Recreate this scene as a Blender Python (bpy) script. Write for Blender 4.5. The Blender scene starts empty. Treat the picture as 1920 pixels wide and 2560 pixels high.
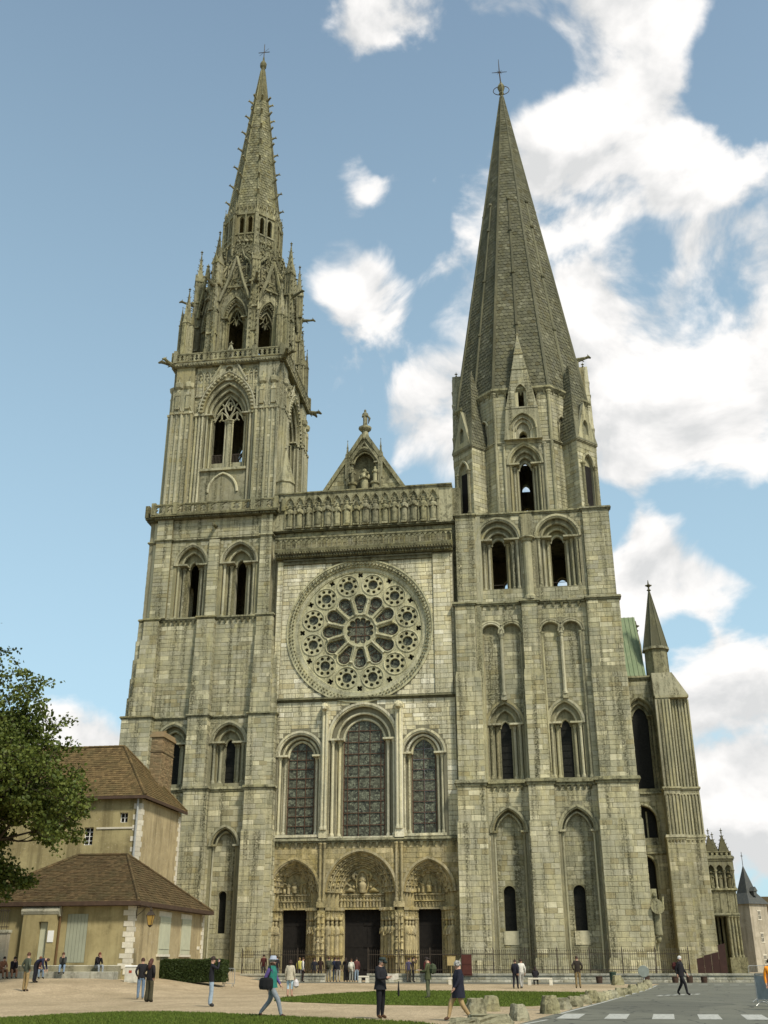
import bpy, math, random
from math import sin, cos, pi, sqrt, radians, atan2, hypot
from mathutils import Vector, Matrix, noise as mnoise
from mathutils.geometry import tessellate_polygon
RND = random.Random(11)
SC = bpy.context.scene
COL = SC.collection

# ------------------------------------------------------------------ camera
def make_camera():
    yaw, pitch, roll = .146, .4119, -.0019
    fw = Vector((-sin(yaw)*cos(pitch), cos(yaw)*cos(pitch), sin(pitch)))
    r = Vector((cos(yaw), sin(yaw), 0)); u = r.cross(fw)
    r2 = r*cos(roll)+u*sin(roll); u2 = u*cos(roll)-r*sin(roll)
    cd = bpy.data.cameras.new('camera'); co = bpy.data.objects.new('camera', cd)
    cd.sensor_fit = 'VERTICAL'; cd.sensor_height = 36.0; cd.lens = 36.0*2571.44/2560
    cd.clip_start = .5; cd.clip_end = 3000
    m = Matrix((r2, u2, -fw)).transposed().to_4x4(); m.translation = (14.127, -90.827, 1.6)
    co.matrix_world = m; COL.objects.link(co); SC.camera = co
make_camera()
SC.view_settings.view_transform = 'Standard'
SC.view_settings.look = 'None'
SC.view_settings.exposure = 0.5
SC.view_settings.gamma = 1.0
SC.view_settings.use_curve_mapping = False

# ------------------------------------------------------------------ sun and sky
SUN_EL, SUN_AZ = radians(50), radians(46)     # azimuth from +x towards the square
sd = Vector((cos(SUN_EL)*cos(SUN_AZ), -cos(SUN_EL)*sin(SUN_AZ), sin(SUN_EL)))
sl = bpy.data.lights.new('sun', 'SUN'); sl.energy = 2.9; sl.angle = radians(7); sl.color = (1, .94, .82)
so = bpy.data.objects.new('sun', sl); so.rotation_euler = (-sd).to_track_quat('-Z', 'Y').to_euler()
so.location = (60, -60, 90); COL.objects.link(so)

def make_world():
    w = bpy.data.worlds.new('World'); SC.world = w; w.use_nodes = True
    nt = w.node_tree; nt.nodes.clear(); N = nt.nodes.new; L = nt.links.new
    out = N('ShaderNodeOutputWorld'); bg = N('ShaderNodeBackground'); L(bg.outputs[0], out.inputs[0])
    sky = N('ShaderNodeTexSky'); sky.sky_type = 'NISHITA'; sky.sun_disc = False
    sky.sun_elevation = SUN_EL; sky.sun_rotation = atan2(sd.x, sd.y)
    sky.air_density = 1.0; sky.dust_density = 2.2; sky.ozone_density = 1.6
    tc = N('ShaderNodeTexCoord')
    def math_(op, a, b=None, c=None):
        n = N('ShaderNodeMath'); n.operation = op
        for i, q in enumerate((a, b, c)):
            if q is None: continue
            if isinstance(q, (int, float)): n.inputs[i].default_value = q
            else: L(q, n.inputs[i])
        return n.outputs[0]
    def noise(scale, det, rough, off, zs=1.0, dist=0):
        mp = N('ShaderNodeMapping'); mp.inputs['Location'].default_value = off; mp.inputs['Scale'].default_value = (1, 1, zs)
        L(tc.outputs['Generated'], mp.inputs[0])
        n = N('ShaderNodeTexNoise'); n.inputs['Scale'].default_value = scale; n.inputs['Detail'].default_value = det
        n.inputs['Roughness'].default_value = rough; n.inputs['Distortion'].default_value = dist
        L(mp.outputs[0], n.inputs['Vector']); return n.outputs['Fac']
    n1 = noise(8.5, 12, .54, (.3, 1.7, 2.1), 1.25, .35); n1s = noise(8.5, 8, .5, (.3+.035*sd.x, 1.7+.035*sd.y, 2.1+.045*sd.z), 1.25, .35)
    n2 = noise(1.9, 4, .5, (4.1, .2, 1.3), 1.2)
    dens = math_('MULTIPLY_ADD', n1, 3.0, math_('MULTIPLY', n2, .6))
    # cloud banks and clear stretches of the sky, as directions (world x, y, z), angular size and weight
    pos_, neg_ = 0., 0.
    for (x, y, z, ang, wt) in CLOUDS:
        d = Vector((x, y, z)).normalized()
        dp = N('ShaderNodeVectorMath'); dp.operation = 'DOT_PRODUCT'; L(tc.outputs['Generated'], dp.inputs[0]); dp.inputs[1].default_value = d
        mr = N('ShaderNodeMapRange'); mr.interpolation_type = 'SMOOTHSTEP'
        mr.inputs['From Min'].default_value = cos(radians(ang)); mr.inputs['From Max'].default_value = cos(radians(ang*.25))
        mr.inputs['To Min'].default_value = 0; mr.inputs['To Max'].default_value = wt
        L(dp.outputs['Value'], mr.inputs['Value'])
        if wt > 0: pos_ = math_('MAXIMUM', pos_, mr.outputs['Result'])
        else: neg_ = math_('MINIMUM', neg_, mr.outputs['Result'])
    dens = math_('ADD', dens, math_('ADD', pos_, neg_))
    mr = N('ShaderNodeMapRange'); mr.interpolation_type = 'SMOOTHSTEP'
    mr.inputs['From Min'].default_value = 1.90; mr.inputs['From Max'].default_value = 2.34
    L(dens, mr.inputs['Value'])
    # cloud shading: sunlit and shaded sides put into the colour, plus soft billows
    n3 = math_('ADD', math_('MULTIPLY', noise(7, 6, .55, (1.3, 2.2, .4), 1.4, .2), .4), math_('MULTIPLY_ADD', math_('SUBTRACT', n1, n1s), 1.5, .33))
    sh = N('ShaderNodeMapRange'); sh.inputs['From Min'].default_value = .38; sh.inputs['From Max'].default_value = .62
    L(n3, sh.inputs['Value'])
    cc = N('ShaderNodeMix'); cc.data_type = 'RGBA'; cc.inputs[6].default_value = (5.2, 5.25, 5.25, 1); cc.inputs[7].default_value = (7.4, 7.25, 7.1, 1)
    L(sh.outputs[0], cc.inputs[0])
    # thin high haze over the blue
    hz = N('ShaderNodeMix'); hz.data_type = 'RGBA'; hz.inputs[7].default_value = (4.3, 6.35, 7.2, 1)
    sx_ = N('ShaderNodeSeparateXYZ'); L(tc.outputs['Generated'], sx_.inputs[0]); hf = N('ShaderNodeMapRange'); L(sx_.outputs[2], hf.inputs['Value'])
    hf.inputs['From Min'].default_value = .1; hf.inputs['From Max'].default_value = .8; hf.inputs['To Min'].default_value = .72; hf.inputs['To Max'].default_value = .19; L(hf.outputs[0], hz.inputs[0])
    L(sky.outputs[0], hz.inputs[6])
    mx = N('ShaderNodeMix'); mx.data_type = 'RGBA'
    L(mr.outputs[0], mx.inputs[0]); L(hz.outputs[2], mx.inputs[6]); L(cc.outputs[2], mx.inputs[7])
    L(mx.outputs[2], bg.inputs[0]); bg.inputs[1].default_value = .1
CLOUDS = [(0.061, 0.73, 0.681, 5.5, 0.62), (0.124, 0.716, 0.687, 5, 0.62), (0.17, 0.737, 0.654, 5, 0.52), (0.025, 0.77, 0.637, 4.5, 0.4), (0.08, 0.762, 0.642, 4, 0.47), (0.118, 0.834, 0.539, 7, 0.67), (0.188, 0.82, 0.54, 7, 0.67), (0.168, 0.864, 0.475, 7, 0.67), (0.08, 0.863, 0.499, 5.5, 0.62), (0.099, 0.889, 0.448, 4, 0.52), (-0.081, 0.654, 0.752, 5.5, 0.45), (0.006, 0.656, 0.755, 5, 0.4), (0.108, 0.663, 0.741, 5.5, 0.57), (-0.15, 0.638, 0.755, 4, 0.3), (-0.169, 0.726, 0.667, 3.6, 0.5), (-0.146, 0.742, 0.654, 2.6, 0.45), (-0.172, 0.783, 0.597, 4.2, 0.6), (-0.141, 0.802, 0.58, 4.2, 0.6), (-0.122, 0.835, 0.536, 3.5, 0.45), (-0.081, 0.868, 0.49, 5, 0.6), (-0.164, 0.848, 0.504, 3, 0.4), (-0.045, 0.801, 0.596, 4, 0.35), (-0.009, 0.747, 0.664, 3.5, 0.35), (0.124, 0.933, 0.338, 4.6, 0.74), (0.162, 0.936, 0.313, 3.5, 0.62), (0.19, 0.952, 0.24, 4.5, 0.72), (0.16, 0.965, 0.208, 4, 0.62), (0.176, 0.976, 0.131, 6, 0.72), (0.14, 0.987, 0.082, 5, 0.62), (-0.427, 0.887, 0.174, 4.5, 0.62), (-0.266, 0.725, 0.636, 1.6, 0.35), (-0.049, 0.837, 0.544, 3, 0.3), (-0.35, 0.658, 0.666, 17, -0.8), (-0.367, 0.796, 0.482, 15, -0.8), (-0.224, 0.683, 0.695, 6, -0.6), (-0.327, 0.891, 0.315, 9, -0.8), (-0.095, 0.703, 0.705, 4.5, -0.4), (-0.094, 0.769, 0.632, 3.2, -0.35), (0.018, 0.69, 0.723, 3.2, -0.35), (0.215, 0.687, 0.694, 4, -0.5), (0.12, 0.799, 0.59, 2.6, -0.4), (0.163, 0.908, 0.386, 3.4, -0.55), (0.064, 0.924, 0.378, 3, -0.5), (0.207, 0.91, 0.36, 3, -0.5), (0.201, 0.939, 0.281, 2.2, -0.35), (0.137, 0.954, 0.266, 2.4, -0.35)]
make_world()

# ------------------------------------------------------------------ materials
MATS = {}
def mat(name, fn):
    if name not in MATS:
        m = bpy.data.materials.new(name); m.use_nodes = True
        fn(m); MATS[name] = m
    return MATS[name]
class NT:
    def __init__(s, m):
        s.t = m.node_tree; s.b = s.t.nodes['Principled BSDF']
    def n(s, t, **k):
        q = s.t.nodes.new('ShaderNode'+t)
        for a, v in k.items():
            if a in q.inputs: q.inputs[a].default_value = v
            else: setattr(q, a, v)
        return q
    def l(s, a, b): s.t.links.new(a, b)
    def noise(s, vec, scale, det=4, rough=.55, dist=0):
        q = s.n('TexNoise'); q.inputs['Scale'].default_value = scale; q.inputs['Detail'].default_value = det
        q.inputs['Roughness'].default_value = rough; q.inputs['Distortion'].default_value = dist
        if vec is not None: s.l(vec, q.inputs['Vector'])
        return q.outputs['Fac']
    def ramp(s, fac, a, b, lo=0., hi=1.):
        q = s.n('MapRange'); q.inputs['From Min'].default_value = a; q.inputs['From Max'].default_value = b
        q.inputs['To Min'].default_value = lo; q.inputs['To Max'].default_value = hi
        s.l(fac, q.inputs['Value']); return q.outputs[0]
    def mix(s, fac, a, b, mode='MIX'):
        q = s.n('Mix'); q.data_type = 'RGBA'; q.blend_type = mode
        for i, v in ((0, fac), (6, a), (7, b)):
            if isinstance(v, (int, float)): q.inputs[i].default_value = v
            elif isinstance(v, tuple): q.inputs[i].default_value = (*v, 1)
            else: s.l(v, q.inputs[i])
        return q.outputs[2]
    def math(s, op, a, b):
        q = s.n('Math'); q.operation = op
        for i, v in enumerate((a, b)):
            if isinstance(v, (int, float)): q.inputs[i].default_value = v
            else: s.l(v, q.inputs[i])
        return q.outputs[0]
    def pos(s, sc=(1, 1, 1)):
        g = s.n('NewGeometry'); mp = s.n('Mapping'); mp.inputs['Scale'].default_value = sc
        s.l(g.outputs['Position'], mp.inputs[0]); return mp.outputs[0]
    def rnd(s):
        g = s.n('NewGeometry'); o = s.n('ObjectInfo')
        return s.math('FRACT', s.math('ADD', g.outputs['Random Per Island'], o.outputs['Random']), 0.)
    def bump(s, h, st=.3, d=.02):
        q = s.n('Bump'); q.inputs['Strength'].default_value = st; q.inputs['Distance'].default_value = d
        s.l(h, q.inputs['Height']); s.l(q.outputs[0], s.b.inputs['Normal'])
    def col(s, c, rough=.85, spec=.2):
        if isinstance(c, tuple): s.b.inputs['Base Color'].default_value = (*c, 1)
        else: s.l(c, s.b.inputs['Base Color'])
        s.b.inputs['Roughness'].default_value = rough
        s.b.inputs['Specular IOR Level'].default_value = spec

def stone(name, c, dirt=.5, lichen=.25, var=.35, crust=0.):
    def f(m):
        t = NT(m); p = t.pos()
        d = t.rnd()
        k = t.ramp(d, 0, 1, 1-var, 1+var*.6)
        hs = t.n('HueSaturation', Color=(*c, 1)); t.l(k, hs.inputs['Value'])
        t.l(t.ramp(t.math('FRACT', t.math('MULTIPLY', d, 7.3), 0.), 0, 1, .75, 1.2), hs.inputs['Saturation'])
        n1 = t.noise(p, .22, 7, .68, .4); n2 = t.noise(p, 3.1, 6, .7); n4 = t.noise(t.pos((1, 1, .45)), .55, 8, .7, .3)
        c1 = t.mix(t.ramp(n2, .35, .7, 0, .8), hs.outputs[0], tuple(q*.68 for q in c), 'MIX')
        # grey weathered stretches, yellow green lichen, black crust running down in streaks
        c2 = t.mix(t.ramp(n1, .42, .62, 0, .75), c1, (c[0]*.60, c[1]*.63, c[2]*.66))
        c2 = t.mix(t.ramp(n4, .52, .66, 0, .55), c2, (c[0]*1.22, c[1]*1.2, c[2]*1.12))
        c2 = t.mix(t.ramp(d, .925, .94, 0, .5), c2, (min(.8, c[0]*1.45), min(.76, c[1]*1.45), min(.62, c[2]*1.5)))   # pale repaired blocks
        c2 = t.mix(t.ramp(d, .05, .06, .5, 0), c2, (c[0]*.62, c[1]*.55, c[2]*.36))
        lc = t.noise(t.pos((1, 1, .6)), .8, 8, .72)
        c3 = t.mix(t.ramp(lc, .54, .70, 0, lichen), c2, (c[0]*.85, c[1]*.76, c[2]*.28))
        st = t.noise(t.pos((1.6, 1.6, .07)), 1.1, 7, .68); sp = t.noise(p, 7, 4, .65)
        ds = t.math('MULTIPLY', t.ramp(st, .46, .62, 0, dirt), t.ramp(sp, .32, .58))
        c4 = t.mix(ds, c3, (.060, .057, .030))
        if crust:   # black gypsum crust in ragged blotches
            c4 = t.mix(t.ramp(t.noise(p, 1.7, 8, .75, .6), .50, .62, 0, crust), c4, (.042, .040, .022))
        t.col(c4, .92, .12)
        t.bump(t.math('ADD', t.noise(p, 14, 5, .7), n2), .6, .06)
    return mat(name, f)
def plain(name, c, rough=.8, var=.15, scale=4., bump=.15, metal=0., spec=.25):
    def f(m):
        t = NT(m); p = t.pos()
        n = t.noise(p, scale, 5, .6)
        t.col(t.mix(t.ramp(n, .3, .7), tuple(q*(1-var) for q in c), tuple(q*(1+var) for q in c)), rough, spec)
        t.b.inputs['Metallic'].default_value = metal
        if bump: t.bump(n, bump, .03)
    return mat(name, f)
def isl(name, c, var=.3, rough=.85, c2=None, amt=.5, bump=.3, sc=3.):
    'a material whose tone changes from piece to piece'
    def f(m):
        t = NT(m); p = t.pos(); d = t.rnd()
        hs = t.n('HueSaturation', Color=(*c, 1)); t.l(t.ramp(d, 0, 1, 1-var, 1+var), hs.inputs['Value'])
        a = hs.outputs[0]
        if c2: a = t.mix(t.ramp(t.noise(p, sc, 6, .7), .42, .68, 0, amt), a, tuple(c2))
        t.col(a, rough, .15)
        if bump: t.bump(t.noise(p, 12, 4, .6), bump, .03)
    return mat(name, f)

ST_PALE = stone('pale ashlar', (.66, .605, .40), .7, .2, .2)
ST_LOW = stone('pale lower ashlar', (.50, .458, .288), 1., .24, .2)
ST_TOWER = stone('tower ashlar', (.405, .378, .24), .9, .28, .2)
ST_OLD = stone('weathered ashlar', (.30, .28, .165), 1., .36, .3, .65)
ST_OCHRE = stone('ochre portal stone', (.47, .39, .205), .75, .45, .25, .35)
ST_SPIRE = stone('spire scales', (.145, .14, .088), .5, .25, .4)
ST_NSPIRE = stone('crocketed spire stone', (.25, .235, .135), .8, .35, .45, .4)
ST_DARK = stone('dark crusted stone', (.18, .168, .095), 1., .4, .25, .8)
ST_JOINT = stone('pale tower joints', (.28, .258, .155), .8, .3, .1)
ST_MORTAR = stone('recessed mortar', (.235, .215, .135), .5, .2, .1)
ST_TRACERY = stone('tracery stone', (.52, .49, .31), .6, .12, .18, .3)
M_BLACK = plain('black timber and opening shade', (.012, .010, .008), .9, .3, 3, 0)  # door leaves; also painted shade in the turret, drum and porch openings
M_IRON = plain('wrought iron', (.055, .042, .03), .6, .3, 8, 0, .3)
M_IRONRED = plain('rusty glazing iron', (.085, .048, .028), .75, .3, 8, 0)
M_LEAD = plain('dull lead', (.10, .10, .09), .6, .3, 3, .2)
def _glass(m):
    t = NT(m); p = t.pos()
    v = t.n('TexVoronoi'); v.inputs['Scale'].default_value = 5.5; t.l(p, v.inputs['Vector'])
    hs = t.n('HueSaturation', Color=(.098, .106, .072, 1)); sp = t.n('SeparateColor'); t.l(v.outputs['Color'], sp.inputs[0])
    t.l(t.ramp(sp.outputs[0], 0, 1, .25, 1.9), hs.inputs['Value'])
    ve = t.n('TexVoronoi'); ve.feature = 'DISTANCE_TO_EDGE'; ve.inputs['Scale'].default_value = 5.5; t.l(p, ve.inputs['Vector'])
    c = t.mix(t.ramp(ve.outputs['Distance'], .02, .07), (.012, .012, .011), hs.outputs[0])
    t.col(t.mix(t.ramp(t.rnd(), 0, 1, 0, .35), c, (.07, .062, .035)), .45, .25)
    t.bump(sp.outputs[1], .4, .03)
M_GLASS = mat('stained glass seen from outside', _glass)
M_GLASSD = plain('dark leaded glass', (.012, .012, .009), .6, .5, 6, .2, 0., .12)
def _copper(m):
    t = NT(m); st = t.noise(t.pos((2, 2, .12)), 1.2, 6, .6)
    t.col(t.mix(t.ramp(st, .35, .7), (.155, .20, .11), (.20, .235, .135)), .8, .1)
M_COPPER = mat('green copper sheet', _copper)
M_SLATE = isl('slate', (.085, .09, .085), .3, .7, (.12, .12, .09), .5)
M_TILE = isl('old clay tiles', (.118, .080, .034), .34, .9, (.085, .068, .028), .8, .3, .8)
M_TILE2 = isl('brown clay tiles', (.090, .061, .028), .36, .9, (.070, .058, .026), .8, .3, .9)
def _render(name, c, c2, sp=True):
    def f(m):
        t = NT(m); p = t.pos()
        a = t.mix(t.ramp(t.noise(p, .7, 7, .7), .38, .66), c, c2)
        if sp:
            pb = t.noise(p, 7.5, 3, .5)
            a = t.mix(t.ramp(pb, .62, .70, 0, .7), a, (.50, .43, .32))
            a = t.mix(t.ramp(t.noise(p, 5.5, 3, .6), .64, .7, 0, .6), a, (.14, .10, .06))
        st = t.noise(t.pos((1.5, 1.5, .12)), 1.2, 5, .6)
        a = t.mix(t.ramp(st, .47, .66, 0, .6), a, tuple(q*.45 for q in c2)); a = t.mix(t.ramp(t.noise(p, .45, 6, .7, .5), .5, .6, 0, .35), a, tuple(min(.6, q*1.35) for q in c))
        t.col(a, .93, .1); t.bump(t.noise(p, 16, 5, .7), .4, .02)
    return mat(name, f)
M_RENDER = _render('olive lime render', (.33, .28, .14), (.25, .205, .10))
M_RENDERP = _render('pinkish sunlit render', (.40, .325, .185), (.32, .255, .14))  # end walls: brightness of the sunlit side put into the colour
M_RENDERS = _render('smooth lime render', (.34, .285, .145), (.27, .22, .105), False)
M_RENDERG = _render('grey lime render', (.42, .37, .28), (.32, .28, .20))
M_BRICK = isl('old chimney brick', (.235, .165, .088), .5, .9, (.20, .165, .09), .8, .3, 2.)
M_QUOIN = isl('white quoin stone', (.62, .57, .45), .16, .9, (.40, .36, .25), .5)
M_SHUTTER = plain('pale green painted boards', (.45, .45, .32), .6, .08, 2, .05)
M_SHUTTERG = plain('grey green painted metal', (.30, .31, .225), .55, .08, 1.5, .05)
M_WHITE = plain('white paint', (.75, .74, .70), .5, .05, 3, 0)
M_PINKEAVE = plain('brown eaves board', (.068, .043, .028), .7, .25, 3, .1)
M_ZINC = plain('weathered zinc', (.30, .31, .29), .5, .2, 3, .1)

# ------------------------------------------------------------------ mesh helpers
class MB:
    'collects shapes into one mesh; local x along the wall, y into the wall, z up'
    def __init__(s, M=None): s.v = []; s.f = []; s.mi = []; s.M = M; s.k = 0
    def add(s, vs, fs, k=None):
        o = len(s.v)
        if s.M is not None: s.v += [tuple(s.M @ Vector(q)) for q in vs]
        else: s.v += [tuple(q) for q in vs]
        s.f += [tuple(o+i for i in q) for q in fs]; s.mi += [s.k if k is None else k]*len(fs)
    def box(s, x0, x1, y0, y1, z0, z1, k=None, t=0., tb=None):
        'box; t shrinks the top on x and y (tb: another y taper)'
        tb = t if tb is None else tb
        s.add([(x0, y0, z0), (x1, y0, z0), (x1, y1, z0), (x0, y1, z0), (x0+t, y0+tb, z1), (x1-t, y0+tb, z1), (x1-t, y1-tb, z1), (x0+t, y1-tb, z1)],
              [(0, 3, 2, 1), (4, 5, 6, 7), (0, 1, 5, 4), (1, 2, 6, 5), (2, 3, 7, 6), (3, 0, 4, 7)], k)
    def slab(s, outer, holes, y0, y1, kf=None, kr=None, back=True, sides=True):
        'plate in the x-z plane with holes, front at y0, back at y1'
        loops = [outer]+list(holes)
        vs = [(u, v) for lp in loops for (u, v) in lp]
        tris = tessellate_polygon([[Vector((u, v, 0)) for (u, v) in lp] for lp in loops])
        s.add([(u, y0, v) for u, v in vs], tris, kf)
        if back: s.add([(u, y1, v) for u, v in vs], [q[::-1] for q in tris], kf)
        for i, lp in enumerate(loops):
            if i == 0 and not sides: continue
            n = len(lp)
            s.add([(u, y0, v) for u, v in lp]+[(u, y1, v) for u, v in lp],
                  [(j, (j+1) % n, n+(j+1) % n, n+j) for j in range(n)], kr)
    def band(s, a, b, y0, y1, k=None, closed=False):
        'strip between two paths of equal length (x,z), thick from y0 to y1'
        n = len(a); A = len(a)
        vs = [(u, y0, v) for u, v in a]+[(u, y0, v) for u, v in b]+[(u, y1, v) for u, v in a]+[(u, y1, v) for u, v in b]
        fs = []
        for i in range(n if closed else n-1):
            j = (i+1) % n
            fs += [(i, j, A+j, A+i), (A+i, A+j, 3*A+j, 3*A+i), (i, 2*A+i, 2*A+j, j)]
        s.add(vs, fs, k)
    def tube(s, pts, r, n=6, k=None, closed=False, cap=True):
        pts = [Vector(p) for p in pts]; m = len(pts); rr = r if isinstance(r, (list, tuple)) else [r]*m
        vs = []; up = None
        for i, p in enumerate(pts):
            a = pts[(i-1) % m] if (closed or i) else p; b = pts[(i+1) % m] if (closed or i < m-1) else p
            t = (b-a)
            if t.length < 1e-9: t = Vector((0, 0, 1))
            t.normalize()
            if up is None:
                up = Vector((0, 0, 1)) if abs(t.z) < .9 else Vector((0, 1, 0))
            x = t.cross(up)
            if x.length < 1e-4: x = t.orthogonal()
            x.normalize(); y = x.cross(t); up = y
            for j in range(n):
                q = 2*pi*j/n; vs.append(p+(x*cos(q)+y*sin(q))*rr[i])
        fs = []
        for i in range(m if closed else m-1):
            o = i*n; o2 = ((i+1) % m)*n
            for j in range(n): fs.append((o+j, o+(j+1) % n, o2+(j+1) % n, o2+j))
        if cap and not closed: fs += [tuple(range(n-1, -1, -1)), tuple((m-1)*n+j for j in range(n))]
        s.add(vs, fs, k)
    def lathe(s, prof, c=(0, 0, 0), n=10, k=None, a0=0., sx=1., sy=1.):
        vs = []; m = len(prof)
        for (r, z) in prof:
            for j in range(n):
                q = a0+2*pi*j/n; vs.append((c[0]+r*cos(q)*sx, c[1]+r*sin(q)*sy, c[2]+z))
        fs = [(i*n+j, i*n+(j+1) % n, (i+1)*n+(j+1) % n, (i+1)*n+j) for i in range(m-1) for j in range(n)]
        fs += [tuple(range(n-1, -1, -1)), tuple((m-1)*n+j for j in range(n))]
        s.add(vs, fs, k)
    def ngon(s, pts, k=None): s.add(pts, [tuple(range(len(pts)))], k)
    def ball(s, c, r, n=6, k=None, sz=1.):
        m = max(3, n//2)
        s.lathe([(max(.001, r*sin(pi*i/m)), -r*cos(pi*i/m)*sz) for i in range(m+1)], c, n, k)
    def build(s, name, mats, parent=None, smooth=False):
        me = bpy.data.meshes.new(name); me.from_pydata(s.v, [], s.f)
        if not isinstance(mats, (list, tuple)): mats = [mats]
        for q in mats: me.materials.append(q)
        if len(mats) > 1: me.polygons.foreach_set('material_index', [min(q, len(mats)-1) for q in s.mi])
        if smooth: me.polygons.foreach_set('use_smooth', [True]*len(s.f))
        me.update()
        o = bpy.data.objects.new(name, me); COL.objects.link(o)
        if parent is not None: o.parent = parent
        return o
def empty(name, loc=(0, 0, 0), rz=0., parent=None):
    o = bpy.data.objects.new(name, None); o.location = loc; o.rotation_euler = (0, 0, rz); COL.objects.link(o)
    o.empty_display_size = .3
    if parent: o.parent = parent
    return o
def tag(o, label=None, cat=None, group=None, kind=None):
    if label: o['label'] = label
    if cat: o['category'] = cat
    if group: o['group'] = group
    if kind: o['kind'] = kind
    return o
KIDS = {}
def copy_tree(o, parent=None, loc=None, rz=None, mtx=None):
    c = o.copy(); COL.objects.link(c); c.parent = parent
    if loc is not None: c.location = loc
    if rz is not None: c.rotation_euler = (0, 0, rz)
    if mtx is not None: c.matrix_local = mtx
    for ch in [q for q in o.children]: copy_tree(ch, c)
    return c
def spin(center, ang, shift=(0, 0, 0)):
    c = Vector((center[0], center[1], 0))
    return Matrix.Translation(c) @ Matrix.Rotation(ang, 4, 'Z') @ Matrix.Translation(-c+Vector(shift))

# arches ------------------------------------------------------------
def arch(uc, hw, sp, rise, n=10):
    'points of a round or pointed arch from left springing to right'
    Rr = (hw*hw+rise*rise)/(2*hw); th = atan2(rise, Rr-hw) if rise > hw*1.0001 else pi/2
    Rr = Rr if rise > hw*1.0001 else hw
    if rise < hw*.999:   # segmental
        Rs = (hw*hw+rise*rise)/(2*rise); a = math.asin(hw/Rs)
        return [(uc+Rs*sin(-a+2*a*i/(2*n)), sp+rise-Rs+Rs*cos(-a+2*a*i/(2*n))) for i in range(2*n+1)]
    L = [(uc+Rr-hw-Rr*cos(th*i/n), sp+Rr*sin(th*i/n)) for i in range(n+1)]
    return L+[(2*uc-u, v) for u, v in L[-2::-1]]
def hole(uc, hw, sill, sp, rise, n=10):
    return [(uc-hw, sill)]+arch(uc, hw, sp, rise, n)+[(uc+hw, sill)]
def half_at(h, v):
    uc, hw, sill, sp, rise = h
    if v < sill-.001: return 0
    if v <= sp: return hw
    if v >= sp+rise: return 0
    if rise < hw: return hw*sqrt(max(0, 1-((v-sp)/rise)**2))
    Rr = (hw*hw+rise*rise)/(2*hw)
    return max(0, sqrt(max(0, Rr*Rr-(v-sp)**2))-(Rr-hw))
def rect(x0, x1, z0, z1): return [(x0, z0), (x1, z0), (x1, z1), (x0, z1)]

STONES = []   # (object matrix, size) candidates that become single stones
def ashlar(mb, O, U, u0, u1, v0, v1, holes=(), ch=.42, ln=.95, proud=.022, circ=None, single=None, k=0, edges=None):
    '''dressed stones over a wall: O origin, U along the wall (horizontal), z up, outward normal = U x z turned to the front.
    holes: arch openings; circ: round opening (u, v, r); edges(v) -> (u0,u1) for tapering walls'''
    O = Vector(O); U = Vector(U); Nn = Vector((U.y, -U.x, 0))
    v = v0
    nrow = max(1, round((v1-v0)/ch)); rh = (v1-v0)/nrow
    ref = []
    # uneven course heights
    hs = [rh*RND.uniform(.8, 1.2) for _ in range(nrow)]; q = (v1-v0)/sum(hs); hs = [h*q for h in hs]
    for h in hs:
        a, b = v, v+h; v = b
        e0, e1 = (u0, u1) if edges is None else edges((a+b)/2)
        iv = [(e0, e1)]
        def cut(iv, c0, c1):
            r = []
            for (p, q_) in iv:
                if c1 <= p or c0 >= q_: r.append((p, q_)); continue
                if c0 > p: r.append((p, c0))
                if c1 < q_: r.append((c1, q_))
            return r
        for hh in holes:
            if b <= hh[2] or a >= hh[3]+hh[4]: continue
            w = max(half_at(hh, max(a, hh[2]+.002)), half_at(hh, (a+b)/2))
            if w > 0: iv = cut(iv, hh[0]-w-.02, hh[0]+w+.02)
        if circ:
            dz = 0 if a <= circ[1] <= b else min(abs(a-circ[1]), abs(b-circ[1]))
            if dz < circ[2]:
                w = sqrt(circ[2]**2-dz**2); iv = cut(iv, circ[0]-w, circ[0]+w)
        for (p, q_) in iv:
            if q_-p < .06: continue
            u = p
            while u < q_-1e-4:
                L = ln*RND.uniform(.6, 1.35)
                if q_-(u+L) < .3: L = q_-u
                e = min(u+L, q_); g = .012; j = proud*RND.uniform(.5, 1.5)
                if single is not None: single.append((u, e, a, b, j))
                else:
                    c = .018
                    uu = (u+g, e-g); vv = (a+g, b-g)
                    P = lambda x, y, d: tuple(O+U*x+Nn*d+Vector((0, 0, y)))
                    t1, t2 = RND.uniform(-.006, .006), RND.uniform(-.006, .006)
                    vs = [P(uu[0], vv[0], 0), P(uu[1], vv[0], 0), P(uu[1], vv[1], 0), P(uu[0], vv[1], 0),
                          P(uu[0]+c, vv[0]+c, j+t1), P(uu[1]-c, vv[0]+c, j-t1), P(uu[1]-c, vv[1]-c, j+t2), P(uu[0]+c, vv[1]-c, j-t2)]
                    mb.add(vs, [(4, 5, 6, 7), (0, 1, 5, 4), (1, 2, 6, 5), (2, 3, 7, 6), (3, 0, 4, 7)], k)
                u = e

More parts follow.
